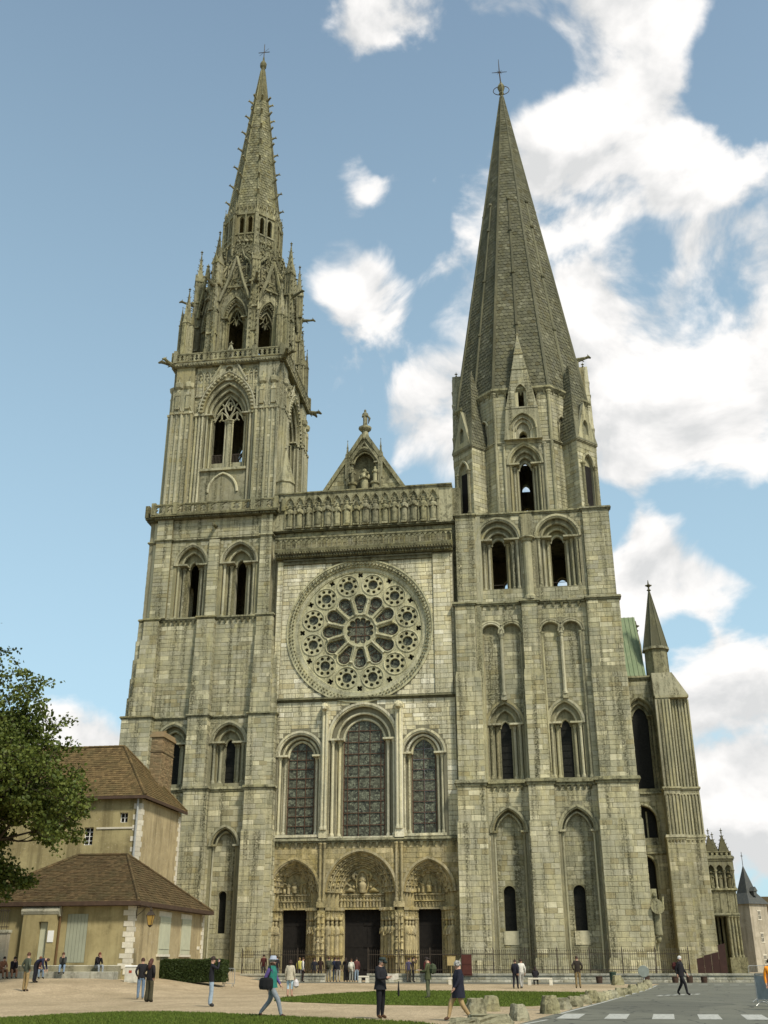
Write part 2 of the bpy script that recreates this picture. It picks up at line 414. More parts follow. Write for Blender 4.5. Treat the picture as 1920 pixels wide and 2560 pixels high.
def pier(mb, st, x0, x1, yf, yb, z0, z1, sides=True, ch=.42, ln=.85):
    'a buttress: core plus dressed stone on the front and flanks (mb core, st stones)'
    mb.box(x0, x1, yf, yb, z0, z1)
    ashlar(st, (0, yf, 0), (1, 0, 0), x0, x1, z0, z1, ch=ch, ln=ln)
    if sides and yb-yf > .35:
        ashlar(st, (x1, 0, 0), (0, 1, 0), yf, yb, z0, z1, ch=ch, ln=ln)
        ashlar(st, (x0, 0, 0), (0, -1, 0), -yb, -yf, z0, z1, ch=ch, ln=ln)
def string(mb, x0, x1, y, yb, z0, z1, p=.22):
    'moulded string course'
    h = z1-z0
    mb.box(x0-p*.5, x1+p*.5, y-p*.5, yb, z0, z0+h*.45)
    mb.box(x0-p, x1+p, y-p, yb, z0+h*.45, z1, t=p*.3)
def corbels(mb, x0, x1, y, z, n, s=.16):
    for i in range(n):
        u = x0+(x1-x0)*(i+.5)/n
        mb.add([(u-s, y-.24, z), (u+s, y-.24, z), (u+s, y+.1, z), (u-s, y+.1, z), (u-s*.6, y-.08, z-.36), (u+s*.6, y-.08, z-.36), (u+s*.6, y+.1, z-.36), (u-s*.6, y+.1, z-.36)],
               [(0, 1, 2, 3), (4, 7, 6, 5), (0, 4, 5, 1), (1, 5, 6, 2), (2, 6, 7, 3), (3, 7, 4, 0)])
def column(mb, x, y, z0, z1, r, cap=True, n=8, base=True):
    pr = [(r, z0), (r, z1)]
    h = min(.45, (z1-z0)*.12)
    pr = []
    if base: pr += [(r*1.6, z0), (r*1.6, z0+h*.35), (r*1.35, z0+h*.5), (r*1.4, z0+h*.6)]
    pr += [(r, z0+h*.7), (r, z1-h)]
    if cap: pr += [(r*1.25, z1-h*.95), (r*1.05, z1-h*.9), (r*1.3, z1-h*.5), (r*1.75, z1-h*.25), (r*1.75, z1)]
    else: pr += [(r, z1)]
    mb.lathe(pr, (x, y, 0), n)

def opening(mb, uc, sill, orders, ys, shafts=True, hood=True, roll=.09, capz=True):
    '''mouldings of a stepped window. orders: [(hw, spring, rise)...] outer to inner, ys: front plane of each order'''
    for i, (hw, sp, ri) in enumerate(orders):
        y = ys[i]; path = arch(uc, hw, sp, ri, 10)
        if i < len(orders):
            r = roll*(1.0 if i else 1.1)
            mb.tube([(u, y+r*.3, v) for u, v in path], r, 6)
        if i == 0 and hood:
            o = arch(uc, hw+.26, sp, ri+.26, 10); inn = arch(uc, hw+.06, sp, ri+.06, 10)
            mb.band(inn, o, y-.16, y+.05)
        if shafts and i < len(orders)-1:
            step = orders[i][0]-orders[i+1][0]
            r = min(.13, step*.3)
            for sx in (-1, 1):
                column(mb, uc+sx*(hw-step*.42), y+(ys[i+1]-y)*.55, sill, sp, r, n=8)
        if capz and i == 0:
            for sx in (-1, 1):
                x = uc+sx*(hw-(hw-orders[-1][0])*.5); w = (hw-orders[-1][0])*.5+.1
                mb.box(x-w, x+w, y-.12, ys[-1]-.03, sp, sp+.16)
def stage(mb, x0, x1, z0, z1, wins, ys, back, kf=0, kr=1):
    'wall of stepped layers with windows; wins: (uc, sill, [(hw,spring,rise)...])'
    n = len(ys)
    for i in range(n):
        y0 = ys[i]; y1 = ys[i+1] if i+1 < n else back
        hs = [hole(w[0], w[2][min(i, len(w[2])-1)][0], w[1]-(0.0), w[2][min(i, len(w[2])-1)][1], w[2][min(i, len(w[2])-1)][2]) for w in wins]
        mb.slab(rect(x0, x1, z0, z1), hs, y0, y1, kf, kr, back=(i == n-1), sides=True)
# ------------------------------------------------------------------ sculpture helpers
def figure(mb, c, h=2., yaw=0., seed=0, wide=1., seated=False, depth=1., n=10, arm=1.):
    'a draped standing or seated stone figure, base at c, facing -y'
    r = random.Random(seed); cx, cy, cz = c; ca, sa = cos(yaw), sin(yaw)
    prof = [(.125, 0), (.135, .04), (.118, .2), (.122, .38), (.128, .5), (.112, .6), (.135, .70), (.142, .775), (.10, .825), (.05, .85), (.05, .868), (.066, .89), (.072, .93), (.058, .975), (.025, 1.0)]
    if seated: prof = [(.17, 0), (.18, .06), (.16, .25), (.21, .40), (.19, .46), (.14, .54), (.155, .66), (.16, .74), (.12, .79), (.055, .82), (.055, .84), (.08, .87), (.085, .92), (.065, .97), (.03, 1.0)]
    ph = r.uniform(0, 6); vs = []
    for i, (rr, zz) in enumerate(prof):
        fold = .10 if zz < .8 else 0
        for j in range(n):
            q = 2*pi*j/n; k = 1+fold*sin(q*5+ph+zz*3)
            x = rr*h*k*cos(q)*wide*1.12; y = rr*h*k*sin(q)*.8*depth
            if seated and .1 < zz < .5 and sin(q) < 0: y *= 1.45
            vs.append((cx+x*ca-y*sa, cy+x*sa+y*ca, cz+zz*h))
    fs = [(i*n+j, i*n+(j+1) % n, (i+1)*n+(j+1) % n, (i+1)*n+j) for i in range(len(prof)-1) for j in range(n)]
    fs += [tuple(range(n-1, -1, -1)), tuple((len(prof)-1)*n+j for j in range(n))]
    mb.add(vs, fs)
    # folded forearms and an attribute held at the breast
    def P(x, y, z): return (cx+(x*ca-y*sa)*h, cy+(x*sa+y*ca)*h, cz+z*h)
    e = r.uniform(.56, .62)
    for sx in (-1, 1):
        hz = e+r.uniform(.02, .1)
        mb.tube([P(sx*.14*wide, 0, .76), P(sx*.165*wide, -.04, e), P(sx*.05, -.125*depth-.01, hz)], [.042*h*arm, .038*h*arm, .028*h*arm], 5)
    if r.random() < .6 and arm == 1: mb.box(cx-.04*h, cx+.04*h, cy-.17*h, cy-.12*h, cz+.6*h, cz+.72*h)
def crocket(mb, p, d, s=.3):
    'a curled leaf sticking out of an edge: p point, d outward horizontal unit'
    d = Vector(d); p = Vector(p); t = Vector((-d.y, d.x, 0))
    a = [p+t*s*.22, p-t*s*.22, p+d*s*.7-t*s*.18+Vector((0, 0, s*.25)), p+d*s*.7+t*s*.18+Vector((0, 0, s*.25))]
    b = [q+Vector((0, 0, -s*.4)) for q in a[:2]]+[q+Vector((0, 0, s*.38)) for q in a[2:]]
    e = p+d*s*1.05+Vector((0, 0, s*.12))
    vs = a+b+[e]
    mb.add(vs, [(0, 3, 2, 1), (4, 5, 2, 3), (0, 4, 3), (1, 2, 5), (2, 6, 8), (6, 7, 8), (7, 3, 8), (3, 2, 8), (2, 3, 7, 6)])
def finial(mb, c, s=.3):
    x, y, z = c
    mb.lathe([(s*.2, 0), (s*.2, s*.5), (s*.55, s*.8), (s*.25, s*1.05), (s*.18, s*1.5), (s*.7, s*1.9), (s*.6, s*2.1), (s*.2, s*2.25), (s*.14, s*2.8), (s*.06, s*3.3)], c, 6)
    mb.box(x-s*.75, x+s*.75, y-s*.14, y+s*.14, z+s*1.85, z+s*2.12); mb.box(x-s*.14, x+s*.14, y-s*.75, y+s*.75, z+s*1.85, z+s*2.12)
def pinnacle(mb, x, y, z0, zs, zt, w=.5, rot=0., rows=3, panel=True):
    'square shaft from z0 to zs with gablets, then crocketed spirelet to zt'
    h = w/2; ca, sa = cos(rot), sin(rot)
    def T(u, v, z): return (x+u*ca-v*sa, y+u*sa+v*ca, z)
    def pyr(a, za, b, zb):
        vs = [T(-a, -a, za), T(a, -a, za), T(a, a, za), T(-a, a, za), T(-b, -b, zb), T(b, -b, zb), T(b, b, zb), T(-b, b, zb)]
        mb.add(vs, [(0, 3, 2, 1), (4, 5, 6, 7), (0, 1, 5, 4), (1, 2, 6, 5), (2, 3, 7, 6), (3, 0, 4, 7)])
    pyr(h, z0, h*.94, zs); pyr(h*1.2, zs, h*1.25, zs+w*.18)
    if panel:
        for k in range(4):
            c2, s2 = cos(k*pi/2), sin(k*pi/2)
            for (u, wd) in ((-.78, .14), (.0, .12), (.78, .14)):
                p = [(u*h-wd*h, -h*1.09), (u*h+wd*h, -h*1.09), (u*h+wd*h, -h*.9), (u*h-wd*h, -h*.9)]
                q = [(a*c2-b*s2, a*s2+b*c2) for a, b in p]
                mb.add([T(a, b, z0) for a, b in q]+[T(a, b, zs) for a, b in q], [(0, 1, 5, 4), (1, 2, 6, 5), (3, 0, 4, 7), (4, 5, 6, 7)])
            # gablet
            g = [(-h*1.15, zs+w*.15), (h*1.15, zs+w*.15), (0, zs+w*1.5)]
            vs = []
            for (a, zz) in g:
                for b in (-h*1.22, -h*.7): vs.append(T(a*c2-b*s2, a*s2+b*c2, zz))
            mb.add(vs, [(0, 2, 4), (1, 5, 3), (0, 4, 5, 1), (2, 3, 5, 4)])
    zb = zs+w*.18; pyr(h*.85, zb, h*.1, zt-w*.5)
    for i in range(rows):
        f = (i+.6)/(rows+.6); a = h*.85*(1-f)+h*.1*f; zz = zb+(zt-w*.5-zb)*f
        for k in range(4):
            an = rot+pi/4+k*pi/2
            crocket(mb, (x+cos(an)*a*1.35, y+sin(an)*a*1.35, zz), (cos(an), sin(an), 0), w*.32*(1-.4*f))
    finial(mb, (x, y, zt-w*.6), w*.26)
def gargoyle(mb, p, d, L=1.6, s=.28):
    p = Vector(p); d = Vector(d).normalized(); up = Vector((0, 0, 1))
    pts = [p, p+d*L*.3+up*.05, p+d*L*.65+up*.12, p+d*L*.85+up*.2, p+d*L]
    mb.tube(pts, [s*1.1, s*.9, s*.6, s*.75, s*.35], 6)
    t = d.cross(up)
    for q in (-1, 1): mb.tube([p+d*L*.82+up*.25+t*s*.4*q, p+d*L*.78+up*.5+t*s*.6*q], [s*.25, s*.05], 4)
    mb.tube([p+d*L*.35-up*.1, p+d*L*.5-up*.32], [s*.35, s*.15], 5)
def foil_ring(cx, cz, r_in, n, r_lobe, rot=0., m=6):
    'polygon of an n-lobed foil'
    pts = []
    for i in range(n):
        a = rot+2*pi*i/n; lx, lz = cx+r_in*cos(a), cz+r_in*sin(a)
        sp = pi*.62
        for j in range(m+1):
            b = a-sp+2*sp*j/m; pts.append((lx+r_lobe*cos(b), lz+r_lobe*sin(b)))
    return pts
def circle(cx, cz, r, n=20, a0=0.): return [(cx+r*cos(a0+2*pi*i/n), cz+r*sin(a0+2*pi*i/n)) for i in range(n)]

# ------------------------------------------------------------------ the cathedral: west front
CATH = tag(empty('cathedral', (0, 0, -.1)), 'Gothic stone cathedral with two unequal spired towers and a rose window', 'cathedral')
def west_front():
    wf = MB(); Y = 0.
    doors = [(-7.2, 2.13, 1.06, 7.1, 2.6, -7.05), (-1.32, 2.98, 1.56, 7.05, 3.25, -1.28), (4.42, 2.06, .98, 7.05, 2.55, 4.5)]
    # portal level: four recessed orders and a last wall with the door opening
    ny = 5; dep = 1.2
    def prt(d, f):   # half width at inward fraction f
        return d[1]+(d[2]+.12-d[1])*f
    for i in range(ny-1):
        f = i/(ny-1); hs = []
        for d in doors:
            hw = prt(d, f); hs.append(hole(d[5]+(d[0]-d[5])*f, hw, .12, d[3], d[4]*(hw/d[1])**.85, 12))
        wf.slab(rect(-9.7, 7.2, 0, 11.1), hs, dep*f, dep*(i+1)/(ny-1), 0 if i == 0 else 1, 1, back=False, sides=True)
    wf.slab(rect(-9.7, 7.2, 0, 11.1), [rect(d[0]-d[2], d[0]+d[2], .12, 5.75) for d in doors], dep, dep+.6, 1, 1)
    # lancet level
    L = [(-6.85, 11.75, [(2.0, 18.45, 2.05), (1.6, 18.45, 1.75), (1.22, 18.5, 1.42)]), (-1.15, 11.55, [(3.0, 19.8, 3.1), (2.4, 19.8, 2.45), (1.88, 19.85, 1.92)]), (4.18, 11.72, [(1.83, 18.45, 1.95), (1.45, 18.45, 1.7), (1.07, 18.5, 1.42)])]
    stage(wf, -9.7, 7.2, 11.1, 23.5, L, [0, .35, .7], 1.2, 2, 3)
    # rose level
    RC = (-1.56, 30.03); RO = 6.72; RI = 5.98
    wf.slab(rect(-9.7, 7.3, 23.5, 38.2), [circle(*RC, RO, 72)], 0, .45, 2, 3, back=False)
    wf.slab(rect(-9.7, 7.3, 38.2, 40.5), [], .5, 1.2, 4, 4); wf.box(7.2, 8.2, .62, 1.6, 20, 44.2, 4)
    wf.slab(rect(-10.4, 7.4, 40.5, 44.2), [], .17, 1.0, 4, 4)
    w = wf.build('west_front', [ST_OCHRE, ST_OCHRE, ST_MORTAR, ST_PALE, ST_OLD], CATH)
    # dressed stone of the rose wall: the 300 largest stand alone, the rest is one mass
    single = []
    ashlar(None, (0, 0, 0), (1, 0, 0), -9.65, 7.25, 23.75, 37.2, circ=(*RC, RO+.08), single=single, ch=.43, ln=1.0)
    ashlar(None, (0, 0, 0), (1, 0, 0), -9.6, 7.15, 11.5, 23.35, holes=[(q[0], q[2][0][0]+.27, q[1], q[2][0][1], q[2][0][2]+.27) for q in L], single=single, ch=.42, ln=.9)
    single.sort(key=lambda q: -(q[1]-q[0])*(q[3]-q[2]))
    box = MB(); c = .022
    box.add([(-.5, 1, -.5), (.5, 1, -.5), (.5, 1, .5), (-.5, 1, .5), (-.48, 0, -.45), (.48, 0, -.45), (.48, 0, .45), (-.48, 0, .45)], [(4, 5, 6, 7), (0, 1, 5, 4), (1, 2, 6, 5), (2, 3, 7, 6), (3, 0, 4, 7)])
    proto = None; rest = MB()
    for i, (u, e, a, b, j) in enumerate(single):
        if i < 300:
            o = box.build('stone', ST_PALE, w) if proto is None else proto.copy()
            if proto is None: proto = o
            else: COL.objects.link(o)
            o.location = ((u+e)/2, -j, (a+b)/2); o.scale = (e-u-.034, j, b-a-.034)
        else:
            rest.add([(u+.017, 0, a+.017), (e-.017, 0, a+.017), (e-.017, 0, b-.017), (u+.017, 0, b-.017), (u+.035, -j, a+.035), (e-.035, -j, a+.035), (e-.035, -j, b-.035), (u+.035, -j, b-.035)],
                     [(4, 5, 6, 7), (0, 1, 5, 4), (1, 2, 6, 5), (2, 3, 7, 6), (3, 0, 4, 7)])
    tag(rest.build('small_stones', ST_PALE, w), kind='stuff')
    st = MB()
    ashlar(st, (0, 0, 0), (1, 0, 0), -9.65, 7.15, 6.3, 11.05, holes=[(d[5], d[1]+.2, .1, d[3], d[4]+.2) for d in doors], ch=.45, ln=1.1, proud=.02)
    tag(st.build('portal_ashlar', ST_OCHRE, w), kind='stuff')
    st = MB(); ashlar(st, (0, .5, 0), (1, 0, 0), -9.6, 7.2, 38.3, 40.3); ashlar(st, (0, .32, 0), (1, 0, 0), 6.1, 7.35, 40.7, 44.0)
    ashlar(st, (0, .32, 0), (1, 0, 0), -10.35, -9.15, 40.7, 44.0)
    tag(st.build('gallery_ashlar', ST_OLD, w), kind='stuff')
    # mouldings of the three lancets, glazing bars and panes
    for q in L:
        m = MB(); opening(m, q[0], q[1], q[2], [0, .35, .7], roll=.12)
        m.box(q[0]-q[2][0][0]-.1, q[0]+q[2][0][0]+.1, -.12, .7, q[1]-.22, q[1])
        m.build('window_surround', ST_PALE, w)
    grids = [(3, 10), (5, 10), (2, 9)]
    for q, (nc, nr) in zip(L, grids):
        uc, sill = q[0], q[1]; hw, sp, ri = q[2][2]; top = sp+ri
        if nc == 5: xs = [-1, -.79, -.27, .27, .79, 1]
        else: xs = [-1+2*i/nc for i in range(nc+1)]
        xs = [uc+hw*x for x in xs]; zs = [sill+(top-sill)*i/nr for i in range(nr+1)]
        bars = MB(); yb = .80
        for z in zs[:-1]:
            hh = half_at((uc, hw, sill, sp, ri), z+.001); bars.box(uc-hh, uc+hh, yb-.05, yb, z-.032, z+.032)
        for x in xs[1:-1]:
            t = top
            while half_at((uc, hw, sill, sp, ri), t) < abs(x-uc): t -= .05
            bars.box(x-.03, x+.03, yb-.045, yb-.002, sill, t)
        pth = [(uc-hw, sill)]+arch(uc, hw, sp, ri)+[(uc+hw, sill)]
        pin = [(uc-hw+.09, sill)]+arch(uc, hw-.09, sp, ri-.09)+[(uc+hw-.09, sill)]
        bars.band(pin, pth, yb-.05, yb+.02)
        bars.build('glazing_bars', M_IRONRED, w)
        for i in range(len(xs)-1):
            for j in range(nr):
                a, b, c0, d0 = xs[i]+.03, xs[i+1]-.03, zs[j]+.03, zs[j+1]-.03
                H = (uc, hw-.02, sill, sp, ri-.02)
                def cl(x, z):
                    hh = half_at(H, z); return min(max(x, uc-hh), uc+hh)
                if half_at(H, c0) < .05: continue
                k = 5; lf = []; rt = []
                for s_ in range(k+1):
                    z = c0+(d0-c0)*s_/k; lf.append((cl(a, z), z)); rt.append((cl(b, z), z))
                if max(r_[0]-l_[0] for l_, r_ in zip(lf, rt)) < .06: continue
                t1, t2 = RND.uniform(-.015, .015), RND.uniform(-.015, .015)
                pm = MB()
                pm.add([(x, yb+.03+t1*(x-uc)+t2*s_/k, z) for s_, (x, z) in enumerate(lf)]+[(x, yb+.03+t1*(x-uc)+t2*s_/k, z) for s_, (x, z) in enumerate(rt)], [(s_, k+1+s_, k+2+s_, s_+1) for s_ in range(k)])
                pm.build('pane', M_GLASS, w)
    # string courses with corbels
    for (z0, z1, p, nb) in ((11.05, 11.42, .32, 30), (23.42, 23.68, .3, 0)):
        m = MB(); string(m, -9.45, 7.0, 0, .1, z0, z1, p)
        if nb: corbels(m, -9.4, 6.95, 0, z0, nb, .11)
        m.build('string_course', ST_DARK if not nb else ST_OLD, w)
    # strips beside the lancets, with a beast head on top
    for (a, b) in ((-4.86, -4.28), (1.78, 2.42)):
        m = MB(); m.box(a, b, -.28, 0, 11.42, 22.6); m.box(a-.08, b+.08, -.34, 0, 11.42, 12.1)
        for dx in (.16, .44): column(m, a+dx, -.32, 12.1, 22.6, .12)
        m.box(a-.05, b+.05, -.5, 0, 22.6, 23.0); m.ball(((a+b)/2, -.62, 22.75), .36, 8); m.ball(((a+b)/2, -.9, 22.6), .2, 6)
        m.build('pilaster', ST_PALE, w)
    # shafts between the portals
    for (a, b) in ((-4.8, -4.42), (1.78, 2.24)):
        m = MB()
        for x in (a, b): column(m, x, -.12, 6.3, 11.05, .11)
        m.box(a-.22, b+.22, -.26, 0, 5.85, 6.3); m.box(a-.15, b+.15, -.12, 0, 0, 5.85)
        for i in range(5): m.tube([(a-.05+(b-a+.1)*i/4, -.22, .6), (a-.05+(b-a+.1)*i/4, -.22, 5.4)], .07, 6)
        for i in range(4):
            for x in (a, b): figure(m, (x, -.3, 1.6+i*1.0), .85, seed=i*7+int(x*9))
        m.build('portal_shafts', ST_OCHRE, w)
    # portals: mouldings, carved archivolts, tympanum, lintel, column figures, doors
    for pi_, d in enumerate(doors):
        m = MB(); ar = MB()
        for i in range(ny-1):
            f = i/(ny-1); hw = prt(d, f); uc = d[5]+(d[0]-d[5])*f; y = dep*f; ri = d[4]*(hw/d[1])**.85
            m.tube([(u, y-.02, v) for u, v in arch(uc, hw, d[3], ri, 14)], .12 if i == 0 else .08, 6)
            hw2 = prt(d, (i+1)/(ny-1)); mid = (hw+hw2)/2; rm = ri*(mid/hw)
            path = arch(uc, mid, d[3], rm, 40); acc = 0; nxt = .12
            for (p, q) in zip(path, path[1:]):
                acc += hypot(q[0]-p[0], q[1]-p[1])
                if acc > nxt:
                    nxt += .50; a = atan2(q[1]-p[1], q[0]-p[0]); s_ = 1 if p[0] < uc else -1
                    tx, tz = cos(a)*s_, sin(a)*s_; yy = y+dep/(ny-1)-.08
                    # small seated figure with canopy, leaning with the arch
                    for (k0, rr) in ((0, .13), (.14, .12), (.27, .09), (.37, .065)):
                        ar.ball((p[0]+tx*k0, yy-.05*RND.uniform(.5, 1.8), p[1]+tz*k0), rr*RND.uniform(.85, 1.15), 6)
                    ar.box(p[0]-tx*.06-.13, p[0]-tx*.06+.13, yy-.18, yy+.05, p[1]-tz*.06-.05, p[1]-tz*.06+.05)
        # frieze over the jambs and the hood
        out = arch(d[5], d[1]+.24, d[3], d[4]+.24, 14); inn = arch(d[5], d[1]+.04, d[3], d[4]+.04, 14)
        m.band(inn, out, -.2, .02); m.build('portal_arch', ST_OCHRE, w)
        for sx in (-1, 1):
            m = MB(); pl = MB()
            a, b = sorted((d[5]+sx*(d[1]+.15), d[0]+sx*(d[2]-.02)))
            for i in range(ny-1):
                hw = prt(d, i/(ny-1)); h2 = prt(d, (i+1)/(ny-1)); uc = d[5]+(d[0]-d[5])*i/(ny-1)
                x0, x1 = sorted((uc+sx*hw, uc+sx*(h2-.06)))
                y = dep*i/(ny-1)
                m.box(x0-.12, x1+.12, y-.12, y+dep/(ny-1)+.06, 5.62+.004*i, 5.86+.004*i); m.box(x0, x1, y, y+dep/(ny-1), 5.0, 5.64)
                xm = (x0+x1)/2; ym = y+dep/(ny-1)*.45
                for g in range(2): figure(m, (x0+(x1-x0)*(g+.5)/2, y+.02, 5.05), .55, seed=i+g, n=6)
                column(pl, xm, ym, .5, 2.1, .13); pl.box(x0-.1, x1+.1, y-.1, y+dep/(ny-1)+.05, .1, .55+.003*i)
                if pi_ == 1 or i < 3:
                    s2 = MB(); figure(s2, (xm, ym-.12, 2.1), 2.75, seed=pi_*10+i+5*(sx+1), wide=.64, yaw=.15*sx, arm=.45, depth=.7); s2.lathe([(.16, 0), (.2, .1), (.12, .3)], (xm, ym-.12, 4.82), 6)
                    s2.build('column_figure', ST_OCHRE, w, True)
                else: column(m, xm, ym, 2.1, 5.0, .14)
            m.build('portal_jamb', ST_OCHRE, w); pl.build('jamb_plinth', ST_OCHRE, w)
        tag(ar.build('archivolt_figures', ST_OCHRE, w), kind='stuff')
        # tympanum
        t = MB(); hw = prt(d, .8); yb = dep-.02; zt = d[3]+d[4]*(hw/d[1])**.85; zl = 6.95
        x = d[0]
        if pi_ == 1:
            al = [(x+.52*sin(a), 7.85+.95*cos(a)*(1)) for a in [2*pi*i/24 for i in range(24)]]
            t.tube([(u, yb-.1, v) for u, v in al], .07, 5, closed=True)
            figure(t, (x, yb-.12, 7.02), 1.6, seed=3, seated=True)
            for sx in (-1, 1):
                t.tube([(x+sx*.65, yb-.12, 7.15), (x+sx*1.0, yb-.2, 7.3), (x+sx*1.45, yb-.12, 7.12)], [.12, .2, .1], 6); t.ball((x+sx*.75, yb-.15, 7.5), .16, 6)
                t.tube([(x+sx*.9, yb-.1, 7.45), (x+sx*1.35, yb-.1, 7.8), (x+sx*1.5, yb-.1, 7.5)], [.1, .12, .04], 5)
                t.tube([(x+sx*.6, yb-.12, 8.0), (x+sx*.8, yb-.2, 8.4), (x+sx*.55, yb-.12, 8.75)], [.12, .17, .08], 6); t.ball((x+sx*.5, yb-.16, 8.5), .13, 6)
                t.tube([(x+sx*.8, yb-.1, 8.2), (x+sx*1.15, yb-.1, 8.1), (x+sx*1.2, yb-.1, 7.8)], [.08, .1, .03], 5)
        else:
            figure(t, (x, yb-.12, 7.05), 1.15, seed=8, seated=True)
            for sx in (-1, 1):
                figure(t, (x+sx*.55, yb-.1, 7.0), .95, seed=4+sx); t.tube([(x+sx*.6, yb-.1, 7.7), (x+sx*.95, yb-.1, 7.9), (x+sx*1.05, yb-.08, 7.4)], [.07, .1, .03], 5)
                t.tube([(x+sx*.9, yb-.08, 7.0), (x+sx*.9, yb-.12, 7.4)], [.16, .1], 6)
        t.build('tympanum_relief', ST_OCHRE, w, True)
        l = MB(); l.box(x-hw, x+hw, yb-.14, yb, 6.85, 6.97); l.box(x-hw, x+hw, yb-.16, yb, 5.72, 5.86); nf = 14 if pi_ == 1 else 9
        if pi_ != 1: l.box(x-hw, x+hw, yb-.14, yb, 6.35, 6.44)
        for i in range(nf):
            u = x-hw+2*hw*(i+.5)/nf
            if pi_ == 1: figure(l, (u, yb-.06, 5.9), .78, seed=i, n=8); l.tube([(u-.1, yb-.1, 6.7), (u, yb-.1, 6.82), (u+.1, yb-.1, 6.7)], .03, 4)
            else:
                figure(l, (u, yb-.06, 5.9), .42, seed=i, n=7); figure(l, (u+.05, yb-.06, 6.46), .38, seed=i+20, n=7)
        l.build('lintel', ST_OCHRE, w)
        for sx in (-1, 1):
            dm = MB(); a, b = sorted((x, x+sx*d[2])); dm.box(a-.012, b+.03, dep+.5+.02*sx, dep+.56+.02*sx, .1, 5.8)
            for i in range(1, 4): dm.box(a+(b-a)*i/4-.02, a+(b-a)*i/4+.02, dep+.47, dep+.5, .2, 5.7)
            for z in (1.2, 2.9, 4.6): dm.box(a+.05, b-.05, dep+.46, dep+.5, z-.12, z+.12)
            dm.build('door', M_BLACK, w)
    # threshold steps
    m = MB(); m.box(-9.4, 7.0, -1.6, 0, -.1, .2); m.box(-9.4, 7.0, -2.1, -1.6, -.1, .1); m.build('portal_steps', ST_PALE, w)
    # ---------------- rose window
    plate = []
    cx, cz = RC
    holes = [foil_ring(cx, cz, 1.02, 12, .285, pi/12, 5)]
    panes = [('r', 0, 0, 1.25)]
    for i in range(12):
        a = pi/2+i*pi/6; ca, sa = cos(a), sin(a)
        def rot(x, z): return (cx+x*ca-z*sa, cz+x*sa+z*ca)
        pet = [(1.78, -.24), (2.9, -.56)]+[(2.98+.6*cos(t), .6*sin(t)*1.0) for t in [-pi/2+pi*.94*j/10+.1 for j in range(11)]]+[(2.9, .56), (1.78, .24), (1.68, 0)]
        holes.append([rot(*q) for q in pet])
        b = a+pi/12; mx, mz = cx+4.62*cos(b), cz+4.62*sin(b)
        holes.append(circle(mx, mz, .47, 16))
        for j in range(8):
            q = b+2*pi*j/8+pi/8; holes.append(circle(mx+.73*cos(q), mz+.73*sin(q), .17, 8))
        qx, qz = cx+5.5*ca, cz+5.5*sa
        holes.append(foil_ring(qx, qz, .17, 4, .13, a+pi/4, 4))
    m = MB(); m.slab(circle(cx, cz, RI, 96), holes, .36, .72, 0, 0, back=False)
    tr = m.build('rose_tracery', ST_TRACERY, w)
    m = MB()
    # mouldings on the tracery
    m.tube([(u, .34, v) for u, v in circle(cx, cz, 1.55, 36)], .10, 6, closed=True)
    m.tube([(u, .36, v) for u, v in circle(cx, cz, 5.88, 72)], .10, 6, closed=True)
    for i in range(12):
        a = pi/2+i*pi/6; b = a+pi/12
        mx, mz = cx+4.62*cos(b), cz+4.62*sin(b)
        m.tube([(u, .35, v) for u, v in circle(mx, mz, 1.03, 24)], .07, 5, closed=True)
        # radial shafts between the petals
        m.tube([(cx+1.6*cos(b), .30, cz+1.6*sin(b)), (cx+1.75*cos(b), .26, cz+1.75*sin(b)), (cx+3.0*cos(b), .26, cz+3.0*sin(b)), (cx+3.15*cos(b), .28, cz+3.15*sin(b))], [.17, .09, .09, .2], 6)
        pts = []
        for t in [-pi*.62+pi*1.24*j/12 for j in range(13)]:
            x, z = 2.98+.66*cos(t), .66*sin(t); pts.append((cx+x*cos(a)-z*sin(a), .34, cz+x*sin(a)+z*cos(a)))
        m.tube(pts, .065, 5)
    m.build('rose_mouldings', ST_TRACERY, w)
    # carved frame: stepped ring with foliage
    m = MB()
    for (r0, r1, y0, y1) in ((RI-.05, RI+.28, .25, .5), (RI+.28, RI+.52, .08, .5), (RI+.5, RO+.05, -.06, .5), (RO+.05, RO+.2, -.14, .02)):
        m.band(circle(cx, cz, r0, 96), circle(cx, cz, r1, 96), y0, y1, closed=True)
    m.build('rose_frame', ST_TRACERY, w)
    m = MB()
    for row, (rr, y, nn) in enumerate(((RI+.4, .03, 110), (RO-.12, -.13, 120))):
        for i in range(nn):
            a = 2*pi*(i+.5*row)/nn
            s_ = .105*RND.uniform(.7, 1.15)
            m.ball((cx+rr*cos(a), y, cz+rr*sin(a)), s_, 5)
    tag(m.build('rose_foliage', ST_OLD, w), kind='stuff')
    # glass behind the tracery
    def pane(cx_, cz_, r, n=16, y=.66):
        p = MB(); p.ngon([(u, y, v) for u, v in circle(cx_, cz_, r, n)]); p.build('pane', M_GLASS, w)
    pane(cx, cz, 1.4, 24)
    ir = MB()
    for dz in (-.42, .42): ir.box(cx-1.2, cx+1.2, .60, .64, cz+dz-.03, cz+dz+.03)
    for dx in (-.42, .42): ir.box(cx+dx-.03, cx+dx+.03, .605, .635, cz-1.2, cz+1.2)
    for i in range(12):
        a = pi/2+i*pi/6; b = a+pi/12
        pane(cx+4.62*cos(b), cz+4.62*sin(b), .97)
        p = MB(); p.ngon([(cx+x*cos(a)-z*sin(a), .66, cz+x*sin(a)+z*cos(a)) for x, z in ((1.6, -.3), (2.9, -.62), (3.5, -.5), (3.7, 0), (3.5, .5), (2.9, .62), (1.6, .3))]); p.build('pane', M_GLASS, w)
        t = [(cx+2.98*cos(a)+.4*cos(q), .63, cz+2.98*sin(a)+.4*sin(q)) for q in [2*pi*j/12 for j in range(12)]]
        ir.tube(t, .022, 4, closed=True)
